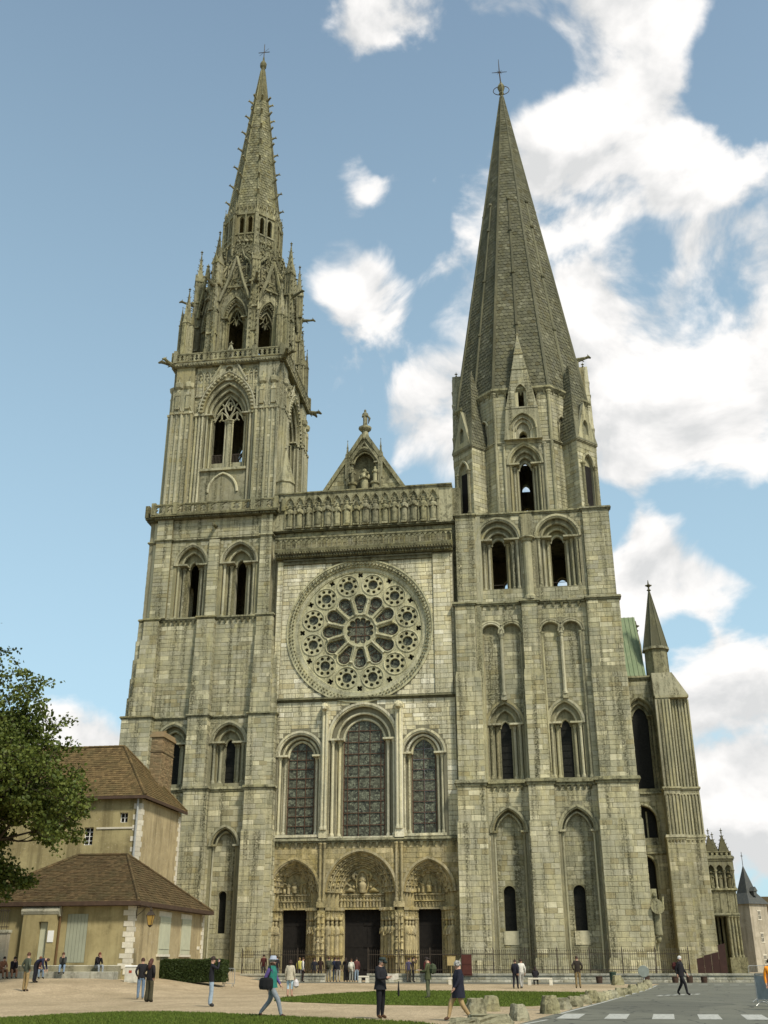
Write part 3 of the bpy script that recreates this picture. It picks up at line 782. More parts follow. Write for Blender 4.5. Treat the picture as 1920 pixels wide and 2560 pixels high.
        for rr in (2.2, 2.5):
            ir.tube([(cx+rr*cos(a)-.4*sin(a), .63, cz+rr*sin(a)+.4*cos(a)), (cx+rr*cos(a)+.4*sin(a), .63, cz+rr*sin(a)-.4*cos(a))], .028, 4)
    ir.build('glazing_bars', M_IRONRED, w)
    p = MB(); p.ngon([(u, .70, v) for u, v in circle(cx, cz, RI+.05, 48)]); p.build('glass_backing', M_GLASSD, w)
    # shallow strips framing the rose wall
    m = MB(); m.box(5.4, 7.05, -.13, .0, 23.7, 37.2); st = MB(); ashlar(st, (0, -.13, 0), (1, 0, 0), 5.42, 7.03, 23.75, 37.1, ch=.43)
    m.build('wall_strip', ST_MORTAR, w); m = MB(); m.box(-9.6, -9.0, -.1, 0, 23.7, 37.2); ashlar(st, (0, -.1, 0), (1, 0, 0), -9.58, -9.02, 23.75, 37.1, ch=.43)
    m.build('wall_strip', ST_MORTAR, w); tag(st.build('strip_ashlar', ST_PALE, w), kind='stuff')
    # ---------------- cornice, arcaded balustrade, gallery of kings
    m = MB(); m.box(-9.0, 5.4, -.22, 0, 36.75, 37.05); m.box(-9.0, 5.4, -.34, 0, 37.05, 37.22)
    m.box(-9.75, 7.35, -.45, 0, 37.3, 37.62); m.box(-9.85, 7.4, -.75, .4, 37.86, 38.16); m.box(-9.8, 7.38, -.62, .2, 37.6, 37.86)
    for i in range(64):
        u = -9.7+17*(i+.5)/64
        m.ball((u, -.52, 37.48), .15, 6); m.ball((u+.13, -.72, 37.75), .13, 6)
    m.build('cornice', ST_DARK, w)
    m = MB(); n = 34; y0 = -.62
    m.box(-9.8, 7.35, y0-.06, y0+.26, 39.25, 39.42); m.box(-9.8, 7.35, y0-.04, y0+.24, 38.16, 38.26)
    for i in range(n+1):
        u = -9.75+17.05*i/n; column(m, u, y0+.08, 38.26, 38.98, .06, n=6)
        if i < n:
            c0 = u+17.05/n/2; hw = 17.05/n/2
            o = [(c0-hw, 38.95), (c0-hw, 39.26), (c0, 39.27), (c0+hw, 39.26), (c0+hw, 38.95)]
            inn = arch(c0, hw-.07, 38.95, hw-.04, 4)
            poly = [(c0-hw, 38.9), (c0-hw, 39.26), (c0+hw, 39.26), (c0+hw, 38.9)]+[(q[0], q[1]) for q in inn[::-1]]
            m.slab(poly, [], y0, y0+.18)
    m.build('balustrade', ST_OLD, w)
    # sloping slabs of the walk behind the balustrade
    m = MB(); m.box(-9.7, 7.3, -.3, .5, 38.15, 38.2); m.build('wall_walk', ST_OLD, w)
    m = MB(); string(m, -10.4, 7.4, .32, .5, 40.32, 40.62, .25); m.build('string_course', ST_DARK, w)
    m = MB(); m.box(-10.4, 7.45, .0, 1.1, 44.2, 44.34); m.box(-10.4, 7.45, -.1, 1.2, 44.34, 44.48); m.build('parapet_coping', ST_OLD, w)
    m = MB(); n = 16; x0, x1 = -9.1, 6.05; pw = (x1-x0)/n
    for i in range(n+1):
        u = x0+pw*i; m.box(u-.07, u+.07, .03, .32, 40.62, 42.95); m.box(u-.14, u+.14, -.06, .32, 42.95, 43.08)
    holes = []
    for i in range(n):
        c0 = x0+pw*(i+.5)
        holes.append([(c0-.36, 42.8), (c0-.36, 43.1)]+[(c0+q, 43.15+w2) for q, w2 in ((-.30, .2), (-.16, .22), (-.2, .36), (0, .62), (.2, .36), (.16, .22), (.30, .2))]+[(c0+.36, 43.1), (c0+.36, 42.8)])
    m.slab(rect(x0-.1, x1+.1, 42.79, 44.2), holes, .05, .2, back=False)
    for i in range(n):
        c0 = x0+pw*(i+.5)
        for sx in (-1, 1): m.tube([(c0+sx*.46, -.02, 43.1), (c0+sx*.3, -.02, 43.6), (c0, -.02, 43.95)], .055, 5)
        m.box(c0-.3, c0+.3, -.1, .32, 40.62, 40.8)
    m.build('gallery_arcade', ST_OLD, w)
    protos = []
    for i in range(n):
        c0 = x0+pw*(i+.5)
        if i < 5:
            s2 = MB(); figure(s2, (0, 0, 0), 2.25+.06*i, seed=40+i, wide=.95); s2.lathe([(.13, 0), (.17, .12), (.05, .14)], (0, 0, 2.18+.06*i), 7)
            o = s2.build('king_statue', ST_OLD, w, True); protos.append(o)
        else: o = protos[(i*3) % 5].copy(); COL.objects.link(o)
        o.location = (c0, .12, 40.8); o.rotation_euler = (0, 0, RND.uniform(-.25, .25))
    # ---------------- gable behind the gallery
    G = -1.55; m = MB()
    out = [(G-5.3, 43.4), (G+5.3, 43.4), (G+.35, 51.4), (G-.35, 51.4)]
    nich = hole(G, 1.18, 44.6, 48.2, 1.5, 8)
    m.slab(out, [nich], 2.0, 3.2, 0, 1); m.box(G-1.3, G+1.3, 2.9, 3.1, 44.5, 49.8, 1)
    gb = m.build('gable', [ST_OLD, ST_DARK], w)
    st = MB(); ashlar(st, (0, 2, 0), (1, 0, 0), 0, 1, 44.0, 51.0, holes=[(G, 1.5, 44.0, 48.6, 1.9)], edges=lambda v: (G-.2-4.95*(51.2-v)/8, G+.2+4.95*(51.2-v)/8), ch=.45)
    tag(st.build('gable_ashlar', ST_OLD, w), kind='stuff')
    m = MB()
    for sx in (-1, 1):
        m.add([(G+sx*5.5, 1.75, 43.3), (G+sx*5.5, 3.4, 43.3), (G+sx*.3, 3.4, 51.55), (G+sx*.3, 1.75, 51.55), (G+sx*5.1, 1.75, 43.2), (G+sx*5.1, 3.4, 43.2), (G+sx*.1, 3.4, 51.15), (G+sx*.1, 1.75, 51.15)],
              [(0, 1, 2, 3), (4, 7, 6, 5), (0, 3, 7, 4), (1, 5, 6, 2), (3, 2, 6, 7)])
    m.build('gable_coping', ST_OLD, w)
    m = MB(); opening(m, G, 44.6, [(1.3, 48.2, 1.62), (1.1, 48.2, 1.4)], [1.95, 2.2], hood=True)
    for sx in (-1, 1):
        m.tube([(G+sx*1.7, 1.85, 48.0), (G+sx*.85, 1.85, 49.3), (G, 1.85, 50.6)], .1, 6)
        m.box(G+sx*1.62-.16, G+sx*1.62+.16, 1.7, 2.05, 44.4, 48.4)
        m.lathe([(.42, 0), (.5, .1), (.35, .2), (.35, 1.3), (.5, 1.4), (.5, 1.6)], (G+sx*1.15, 1.7, 44.3), 8)
    finial(m, (G, 1.9, 50.6), .2); m.build('gable_niche', ST_OLD, w)
    for sx in (-1, 1):
        m = MB(); pinnacle(m, G+sx*1.72, 1.9, 46.5, 48.8, 50.9, .36, rows=2); m.build('pinnacle', ST_OLD, w)
        m = MB(); figure(m, (G+sx*1.15, 1.7, 45.9), 1.75, seed=60+sx, yaw=-.5*sx); m.build('kneeling_angel', ST_OLD, w, True)
    m = MB(); figure(m, (G, 2.2, 44.7), 3.0, seed=77); m.ball((G+.3, 1.95, 47.1), .2, 7); m.build('virgin_statue', ST_OLD, w, True)
    m = MB(); m.lathe([(.5, 0), (.4, .5), (.34, .9), (.4, 1.0), (.66, 1.25), (.7, 1.42), (.45, 1.52)], (G, 2.4, 51.1), 10); m.build('statue_pedestal', ST_OLD, w)
    m = MB(); figure(m, (G, 2.4, 52.6), 2.1, seed=90, wide=.8); m.tube([(G+.22, 2.3, 54.0), (G+.45, 2.5, 53.7), (G+.3, 2.6, 53.1)], [.08, .14, .03], 5); m.build('angel_statue', ST_OLD, w, True)
    return w
WF = west_front()
# ------------------------------------------------------------------ towers
def side_copies(objs, tower, center, angs, shift):
    for o in objs:
        for a in angs:
            c = o.copy(); COL.objects.link(c); c.parent = tower; c.matrix_local = spin(center, a, shift) @ o.matrix_local
            if c.name.startswith('bell_tower'): c.name = 'tower_wall'
            for kk in ('label', 'category'):
                if kk in c: del c[kk]
def two_tone(o, lo, hi_z):
    'paler dressed stone on the lower stages'
    o.data.materials.append(lo); k = len(o.data.materials)-1
    for p in o.data.polygons:
        if hi_z*.55+((p.index//5*7919) % 97)/97*hi_z*.9 > p.center.z: p.material_index = k
    return o
def face_oct(c, a, apo):
    'matrix that takes a face built at the front (centre x=0, plane y=0) to octagon face a'
    return Matrix.Translation((c[0], c[1], 0)) @ Matrix.Rotation(a, 4, 'Z') @ Matrix.Translation((0, -apo, 0))
def oct_ring(mb, c, a0, z0, a1, z1, k=None, n=8):
    R0, R1 = a0/cos(pi/n), a1/cos(pi/n)
    mb.lathe([(R0, z0), (R1, z1)], (c[0], c[1], 0), n, k, pi/n)
def scales(mb, c, zb, zt, apo, row=.42, wd=.46, n=8, proud=.05):
    'fish-scale slabs over an octagonal spire; apo(z) apothem'
    for f in range(n):
        M = Matrix.Translation((c[0], c[1], 0)) @ Matrix.Rotation(2*pi*f/n, 4, 'Z')
        z = zb; r = 0
        while z < zt-row:
            a0 = apo(z); a1 = apo(z+row*1.25); hw = a0*math.tan(pi/n)
            m = max(1, int(2*hw/wd)); w = 2*hw/m
            for i in range(m+(r % 2)):
                u = -hw+w*(i+(.5 if r % 2 == 0 else 0)); p = proud*RND.uniform(.5, 1.4)
                l, q = max(u-w*.47, -hw), min(u+w*.47, hw)
                if q-l < .08: continue
                vs = [(l, -a1-.005, z+row*1.25), (q, -a1-.005, z+row*1.25), (q, -a0-p*.7, z+row*.3), ((l+q)/2, -a0-p, z), (l, -a0-p*.7, z+row*.3), ((l+q)/2, -a0+.02, z+.02)]
                vs = [tuple(M @ Vector(t)) for t in vs]
                mb.add(vs, [(0, 4, 3, 2, 1), (4, 5, 3), (3, 5, 2)])
            z += row; r += 1

def south_tower():
    TC = (14.75, 7.2); objs = []
    w = MB(); st = MB(); st2 = MB()
    X0, X1 = 7.25, 22.25
    nich = [(11.4, 1.36), (17.12, 1.42)]
    # lower stage: tall blind niches between three buttresses
    w.slab(rect(X0, X1, 0, 15.4), [hole(c, h, 1.0, 11.6, 1.95) for c, h in nich], -.25, .55, 0, 1, back=False)
    w.slab(rect(X0, X1, 0, 15.4), [hole(c-.25, .48, 3.95, 6.95, .5, 6) for c, h in nich], .55, 1.4, 0, 1)
    ashlar(st, (0, -.25, 0), (1, 0, 0), 9.6, 13.2, .2, 15.3, holes=[(nich[0][0], nich[0][1]+.2, .9, 11.6, 2.15)]); ashlar(st, (0, -.25, 0), (1, 0, 0), 15.35, 18.95, .2, 15.3, holes=[(nich[1][0], nich[1][1]+.2, .9, 11.6, 2.15)])
    for c, h in nich: ashlar(st2, (0, .55, 0), (1, 0, 0), c-h, c+h, 1.0, 13.3, holes=[(c-.25, .5, 3.95, 6.95, .52)], edges=None, ch=.4, ln=.7)
    B1 = [(7.2, 9.58), (13.2, 15.35), (18.95, 22.3)]
    for i, (a, b) in enumerate(B1):
        pier(w, st, a, b, -1.05, -.2, 12.5, 15.4); pier(w, st, a-.08, b+.08, -1.25, -.2, 1.9, 12.35); w.box(a-.08, b+.08, -1.25, -.2, 12.35, 12.52, t=.08, tb=.1)
        pier(w, st, a-.25, b+.25, -1.5, -.2, 0, 1.75); w.box(a-.25, b+.25, -1.5, -.2, 1.75, 1.95, t=.15)
    # middle stage: pairs of blind arches over a lancet
    rec = []; wins = []
    for (a, m_, b, lc) in ((9.68, 11.53, 13.40, 11.5), (15.08, 16.9, 18.75, 16.75)):
        h1, h2 = (m_-a)/2-.05, (b-m_)/2-.05
        rec.append([(a, 16.0)]+arch((a+m_)/2, h1, 29.0, h1, 8)+[(m_, 28.8)]+arch((m_+b)/2, h2, 29.0, h2, 8)+[(b, 16.0)])
        wins.append((lc, 16.1, [(1.45, 20.75, 2.0), (.98, 20.7, 1.45), (.47, 20.55, .68)]))
    w.slab(rect(X0, X1, 15.4, 31.7), rec, -.1, .28, 0, 1, back=False)
    stage(w, X0, X1, 15.4, 31.7, wins, [.28, .62, .95], 1.5, 0, 1)
    ashlar(st, (0, -.1, 0), (1, 0, 0), 9.2, 13.45, 30.25, 31.6); ashlar(st, (0, -.1, 0), (1, 0, 0), 15.0, 19.3, 30.25, 31.6)
    ashlar(st, (0, -.1, 0), (1, 0, 0), 9.18, 9.64, 16, 30.2, ln=.6); ashlar(st, (0, -.1, 0), (1, 0, 0), 18.8, 19.3, 16, 30.2, ln=.6)
    for (a, m_, b, lc) in ((9.68, 11.53, 13.40, 11.5), (15.08, 16.9, 18.75, 16.75)):
        ashlar(st2, (0, .28, 0), (1, 0, 0), a, b, 16.0, 29.0, holes=[(lc, 1.72, 16, 20.75, 2.27)], ch=.42)
    for (a, b, a2, b2) in ((7.45, 9.2, 7.3, 9.6), (13.5, 14.98, 13.38, 15.1), (19.35, 22.25, 19.25, 22.3)):
        pier(w, st, a, b, -.55, -.1, 25.5, 31.65); w.box(a2, b2, -.68, -.1, 24.9, 25.5, t=.06, tb=.12); pier(w, st, a2, b2, -.68, -.1, 15.9, 24.9)
    # belfry
    bw = [(11.65, 33.3, [(1.98, 38.15, 2.1), (1.55, 38.1, 1.65), (1.1, 38.05, 1.2), (.66, 37.95, .75)]), (17.2, 33.3, [(1.95, 38.15, 2.1), (1.52, 38.1, 1.65), (1.08, 38.05, 1.2), (.64, 37.95, .75)])]
    stage(w, 7.7, 22.1, 31.7, 40.7, bw, [0, .35, .7, 1.05], 1.7, 0, 1)
    ashlar(st, (0, 0, 0), (1, 0, 0), 9.5, 19.65, 32.0, 40.6, holes=[(q[0], 2.25, 33.3, 38.15, 2.36) for q in bw])
    pier(w, st, 7.68, 9.5, -.25, 0.1, 31.9, 40.68, False); pier(w, st, 19.65, 22.12, -.25, 0.1, 31.9, 40.68, False)
    pier(w, st, 13.78, 14.95, -.1, .05, 32, 40.68, False)
    root = w.build('bell_tower', [ST_JOINT, ST_TOWER], CATH)
    tag(root, 'plain early Gothic bell tower with a smooth scaled stone spire')
    objs.append(root)
    objs.append(tag(two_tone(st.build('tower_ashlar', ST_TOWER, root), ST_LOW, 27 if st.v[0][0] > 0 else 20), kind='stuff')); objs.append(tag(st2.build('niche_ashlar', ST_TOWER, root), kind='stuff'))
    for c, h in nich:
        m = MB(); opening(m, c, 1.0, [(h, 11.6, 1.95), (h-.3, 11.6, 1.6)], [-.25, .1], hood=True, shafts=True); objs.append(m.build('niche_arch', ST_TOWER, root))
        m = MB(); m.ngon([(u, 1.0, v) for u, v in hole(c-.25, .5, 3.9, 6.95, .52, 6)])
        for i in range(5): m.box(c-.73, c+.23, .97, .99, 4.4+i*.6, 4.44+i*.6)
        objs.append(m.build('window', M_GLASSD, root))
        m = MB(); m.box(c-.85, c+.35, .47, .56, 2.9, 3.95); objs.append(m.build('pale_patch_stones', ST_PALE, root))
    for q in wins:
        m = MB(); opening(m, q[0], q[1], q[2], [.28, .62, .95], roll=.11); objs.append(m.build('window_surround', ST_TOWER, root))
        m = MB(); m.ngon([(u, 1.1, v) for u, v in hole(q[0], .5, 16.05, 20.55, .7, 6)])
        for i in range(7): m.box(q[0]-.47, q[0]+.47, 1.06, 1.09, 16.7+i*.6, 16.74+i*.6)
        objs.append(m.build('window', M_GLASSD, root))
    for (a, m_, b, lc) in ((9.68, 11.53, 13.40, 11.5), (15.08, 16.9, 18.75, 16.75)):
        m = MB(); column(m, m_, .05, 23.3, 29.0, .16); column(m, a+.12, .05, 16.0, 29.0, .12); column(m, b-.12, .05, 16.0, 29.0, .12)
        m.box(m_-.25, m_+.25, -.1, .28, 22.9, 23.3)
        for cc, hh in (((a+m_)/2, (m_-a)/2-.05), ((m_+b)/2, (b-m_)/2-.05)):
            m.tube([(u, -.1, v) for u, v in arch(cc, hh+.1, 29.0, hh+.1, 8)], .11, 6); m.band(arch(cc, hh+.22, 29.0, hh+.22, 8), arch(cc, hh+.36, 29.0, hh+.36, 8), -.2, -.05)
        objs.append(m.build('blind_arcade', ST_TOWER, root))
    for q in bw:
        m = MB(); opening(m, q[0], q[1], q[2], [0, .35, .7, 1.05], roll=.13); m.box(q[0]-.7, q[0]+.7, .95, 1.72, 33.05, 33.3)
        objs.append(m.build('belfry_window', ST_TOWER, root))
        m = MB()
        for z in (33.75, 34.15): m.box(q[0]-.7, q[0]+.7, 1.4, 1.44, z, z+.05)
        objs.append(m.build('guard_rail', M_IRON, root))
    m = MB(); column(m, 14.36, -.2, 32.0, 38.2, .42, n=12); m.box(13.9, 14.82, -.3, .0, 38.2, 40.6); m.lathe([(.62, 0), (.55, .3), (.45, .5)], (14.36, -.2, 32), 12); objs.append(m.build('engaged_column', ST_TOWER, root))
    for (z0, z1, p, nb) in ((15.38, 15.9, .25, 6), (31.66, 32.02, .22, 5), (40.62, 40.95, .22, 0)):
        m = MB()
        if z0 < 20: segs = [(a, b, -1.05) for a, b in B1]+[(9.4, 13.4, -.25), (15.1, 19.2, -.25)]
        elif z0 < 35: segs = [(7.4, 9.2, -.55), (13.5, 14.98, -.55), (19.35, 22.25, -.55), (9.0, 13.7, -.12), (14.8, 19.5, -.12)]
        else: segs = [(7.68, 9.5, -.25), (19.65, 22.12, -.25), (9.4, 19.75, 0)]
        for k_, (a, b, y) in enumerate(segs):
            string(m, a, b, y, .4, z0+k_*.003, z1+k_*.004, p)
            if nb and b-a > 3.5: corbels(m, a+.5, b-.5, y, z0, nb, .12)
        objs.append(m.build('string_course', ST_OLD, root))
    side_copies(objs, root, TC, (pi/2, -pi/2), (0, .8, 0)); side_copies(objs, root, TC, (pi,), (0, 0, 0))
    # roof of the square stage
    m = MB(); m.box(7.6, 22.0, .1, 14.3, 40.72, 41.05); m.build('tower_platform', ST_OLD, root)
    # ---------------- octagon
    OC = (14.65, 7.7); AP = 6.8; HW = AP*math.tan(pi/8)
    f = MB(); fs = MB(); win = (0, 41.2, [(1.55, 46.4, 2.15), (1.2, 46.3, 1.7), (.9, 46.2, 1.3), (.64, 46.1, .95)])
    stage(f, -HW, HW, 41.0, 48.95, [win], [0, .3, .6, .9], 1.4, 0, 1)
    for s_ in (-1, 1): a0_, b0_ = sorted((s_*1.5, s_*HW)); f.box(a0_, b0_, .0, 1.2, 48.95, 54.9, 0)
    f.slab(rect(-1.52, 1.52, 48.95, 54.9), [rect(-1.0, 1.0, 49.0, 54.85)], .98, 1.3, 1, 1)
    ashlar(fs, (0, 0, 0), (1, 0, 0), -HW, HW, 41.05, 48.6, holes=[(0, 1.82, 41.2, 46.4, 2.4)], ch=.42); ashlar(fs, (0, 0, 0), (1, 0, 0), -HW, -1.6, 49, 54.5, ch=.42); ashlar(fs, (0, 0, 0), (1, 0, 0), 1.6, HW, 49, 54.5, ch=.42)
    sw = MB(); opening(sw, 0, 41.2, win[2], [0, .3, .6, .9], roll=.11)
    for sx in (-1, 1): column(sw, sx*2.75, -.05, 41.0, 54.5, .17); column(sw, sx*1.98, -.08, 41, 48.6, .13)
    string(sw, -HW, HW, 0, .3, 48.68, 48.95, .18)
    # steep gable with nested arches
    g = MB(); gs = MB()
    low = [(-1.88, 48.95), (1.88, 48.95), (1.58, 52.4), (-1.58, 52.4)]
    for (hw, y0, y1) in ((1.32, -.28, -.02), (1.0, -.02, .2), (.7, .2, .42)):
        g.slab(low, [hole(0, hw, 49.0, 50.1, hw*1.35, 8)], y0, y1, 1, 1, back=False)
    g.slab(low, [hole(0, .42, 49.05, 49.55, .6, 6)], .42, 1.2, 1, 1)
    up = [(-1.58, 52.4), (1.58, 52.4), (.04, 61.0), (-.04, 61.0)]
    g.slab(up, [hole(0, .56, 52.55, 54.2, 1.0, 7)], -.25, .15, 1, 1, back=False); g.slab(up, [hole(0, .28, 52.55, 54.2, .65, 6)], .15, .95, 1, 1)
    for z, hh in ((52.38, 1.62), (56.9, .78), (58.7, .47)): g.box(-hh, hh, -.34, .1, z, z+.16, 1)
    for hw in (1.32, 1.0, .7): g.tube([(u, -.28+(1.32-hw)*.7, v) for u, v in arch(0, hw, 50.1, hw*1.35, 8)], .08, 5, 1)
    ashlar(gs, (0, -.25, 0), (1, 0, 0), 0, 1, 52.6, 60.6, holes=[(0, .62, 52.5, 54.2, 1.05)], edges=lambda v: (-1.58*(61-v)/8.6, 1.58*(61-v)/8.6), ch=.4, ln=.7)
    # saddle roof joining the gable to the spire
    g.add([(-1.6, .9, 52.5), (1.6, .9, 52.5), (0, .9, 61.0), (-1.6, 3, 52.5), (1.6, 3, 52.5), (0, 2.2, 61.0)], [(0, 3, 5, 2), (1, 2, 5, 4)], 1)
    finial(g, (0, .2, 60.9), .22)
    a_ = [f.build('octagon_wall', [ST_JOINT, ST_TOWER], root), tag(fs.build('octagon_ashlar', ST_TOWER, root), kind='stuff'), sw.build('octagon_window', ST_TOWER, root), g.build('gable', [ST_TOWER, ST_TOWER], root), tag(gs.build('gable_ashlar', ST_TOWER, root), kind='stuff')]
    d = MB(); ds = MB()
    d.slab(rect(-HW, HW, 41.0, 54.9), [hole(s_*1.25, .55, 49.1, 51.2, .8, 6) for s_ in (-1, 1)], 0, .3, 0, 1, back=False); d.slab(rect(-HW, HW, 41, 54.9), [], .3, .8, 1, 1)
    ashlar(ds, (0, 0, 0), (1, 0, 0), -HW, HW, 41.05, 54.5, holes=[(s_*1.25, .62, 49, 51.2, .85) for s_ in (-1, 1)])
    for s_ in (-1, 1):
        d.tube([(u, -.02, v) for u, v in arch(s_*1.25, .58, 51.2, .85, 6)], .09, 5, 1)
        for q in (-1, 1): column(d, s_*1.25+q*.6, -.03, 49.0, 51.2, .09)
    string(d, -HW, HW, 0, .3, 48.68, 48.95, .18)
    b_ = [d.build('octagon_wall', [ST_JOINT, ST_TOWER], root), tag(ds.build('octagon_ashlar', ST_TOWER, root), kind='stuff')]
    for grp, a0 in ((a_, 0), (b_, pi/4)):
        for o in grp:
            for k in range(4):
                c = o if k == 0 else o.copy()
                if k: COL.objects.link(c)
                c.matrix_local = face_oct(OC, a0+k*pi/2, AP+(.3 if o.name.startswith('gable') else 0))
    m = MB(); oct_ring(m, OC, AP+.1, 54.45, AP+.35, 54.75); oct_ring(m, OC, AP+.35, 54.75, AP+.3, 55.0)
    for k in range(8):
        M = face_oct(OC, k*pi/4, AP); q = MB(M); corbels(q, -2.7, 2.7, 0, 54.5, 7, .1); m.v, m.f, m.mi = m.v+q.v, m.f+[tuple(i+len(m.v) for i in t) for t in q.f], m.mi+q.mi
    m.build('spire_cornice', ST_OLD, root)
    # corner turrets set on the diagonals
    t = MB(); ts = MB(); hw = 1.38
    t.slab(rect(-hw, hw, 41.0, 48.7), [hole(0, .62, 41.6, 46.2, 1.1, 7)], -hw, -hw+.3, 0, 1, back=False); t.box(-hw, hw, -hw+.3, hw+2.2, 41.0, 48.7, 1)
    t.slab([(u, v) for u, v in rect(-.62, .62, 41.6, 46.2)], [], -hw+.28, -hw+.3, 2, 2)  # black panel: shade inside the opening put into the colour
    ashlar(ts, (0, -hw, 0), (1, 0, 0), -hw, hw, 41.05, 48.3, holes=[(0, .8, 41.5, 46.2, 1.3)]); ashlar(ts, (hw, 0, 0), (0, 1, 0), -hw, hw+.8, 41.05, 48.5); ashlar(ts, (-hw, 0, 0), (0, -1, 0), -hw-.8, hw, 41.05, 48.5)
    for q in (-1, 1): column(t, q*.85, -hw-.08, 41.5, 46.2, .16)
    t.tube([(u, -hw-.05, v) for u, v in arch(0, .75, 46.2, 1.25, 7)], .13, 6, 1); t.box(-hw-.1, hw+.1, -hw-.1, hw+.1, 41.0, 41.5, 1)
    string(t, -hw, hw, -hw, hw+.1, 48.55, 48.8, .15)
    # pyramid roof and its gabled dormer
    a0 = hw+.15
    t.add([(-a0, -a0, 48.8), (a0, -a0, 48.8), (a0, a0+.3, 48.8), (-a0, a0+.3, 48.8), (0, .2, 58.7)], [(0, 1, 4), (1, 2, 4), (2, 3, 4), (3, 0, 4)], 3)
    t.slab([(-1.25, 48.8), (1.25, 48.8), (0, 53.2)], [hole(0, .32, 49.5, 50.6, .6, 6)], -hw-.12, -hw+.25, 1, 1)
    t.add([(-1.2, -hw+.2, 48.8), (1.2, -hw+.2, 48.8), (0, -hw+.2, 53.2), (-1.2, 0, 49.3), (1.2, 0, 49.3), (0, -.2, 53.0)], [(0, 3, 5, 2), (1, 2, 5, 4)], 3)
    finial(t, (0, -hw, 53.0), .2)
    def apo_t(z): return a0*max(.02, (58.7-z)/9.9)
    tsc = MB(); scales(tsc, (0, .1), 49.0, 58.3, apo_t, .38, .36, 4, .05)
    g_ = [t.build('corner_turret', [ST_JOINT, ST_TOWER, M_BLACK, ST_SPIRE], root), tag(ts.build('turret_ashlar', ST_TOWER, root), kind='stuff'), tag(tsc.build('turret_scales', ST_SPIRE, root), kind='stuff')]
    for o in g_:
        for k in range(4):
            c = o if k == 0 else o.copy()
            if k: COL.objects.link(c)
            c.matrix_local = Matrix.Translation((OC[0], OC[1], 0)) @ Matrix.Rotation(pi/4+k*pi/2, 4, 'Z') @ Matrix.Translation((0, -7.25, 0))
    # beast on the far gable and the spire itself
    m = MB(); gargoyle(m, (21.0, 7.7, 61.9), (1, 0, .1), 1.5, .24); m.box(20.9, 21.15, 7.55, 7.85, 61.0, 62.0); m.build('beast_finial', ST_OLD, root)
    def apo(z): return max(.05, (102.3-z)*.1425)
    m = MB(); oct_ring(m, OC, apo(55), 55.0, apo(101.6), 101.6)
    sp = m.build('spire', ST_SPIRE, root)
    m = MB(); scales(m, OC, 55.1, 100.5, apo, .44, .46); tag(m.build('spire_scales', ST_SPIRE, root), kind='stuff')
    for k in range(8):
        a = -pi/2+pi/8+k*pi/4; m = MB()
        m.tube([(OC[0]+cos(a)*apo(z)/cos(pi/8), OC[1]+sin(a)*apo(z)/cos(pi/8), z) for z in (55, 70, 85, 101)], [.2, .17, .13, .08], 6); m.build('spire_rib', ST_SPIRE, root)
        a = -pi/2+k*pi/4; m = MB(); zt = 82.5
        m.tube([(OC[0]+cos(a)*(apo(z)+.04), OC[1]+sin(a)*(apo(z)+.04), z) for z in (56, 70, zt)], [.17, .15, .12], 6)
        for z in (63.5, 71, 77.5+k % 3, zt): m.ball((OC[0]+cos(a)*(apo(z)+.15), OC[1]+sin(a)*(apo(z)+.15), z), .24, 6)
        m.build('spire_rib', ST_SPIRE, root)
    m = MB(); m.lathe([(.2, 0), (.34, .25), (.22, .5), (.34, .8), (.46, 1.2), (.42, 1.5), (.16, 2.0), (.08, 2.3)], (*OC, 101.3), 10); m.build('spire_finial', ST_OLD, root)
    m = MB()
    for (ax) in (0, 1):
        m.tube([(OC[0]+(1.0*cos(q) if ax == 0 else 0), OC[1]+(1.0*cos(q) if ax else 0), 102.1+.72*sin(q)) for q in [2*pi*j/24 for j in range(24)]], .05, 5, closed=True)
    m.build('lightning_hoop', M_IRON, root)
    m = MB(); x, y = OC[0]-.1, OC[1]; m.tube([(x+.1, y, 103.2), (x, y, 105.2), (x-.02, y, 107.4)], [.08, .07, .03], 6); m.tube([(x-.95, y, 105.25), (x, y, 105.2), (x+.95, y, 105.15)], [.03, .06, .03], 5)
    for q in (-1, 1):
        for r in (-1, 1): m.tube([(x, y, 105.2), (x+q*.3, y, 105.2+r*.3)], [.04, .02], 4)
    m.build('iron_cross', M_IRON, root)
    return root
ST = south_tower()

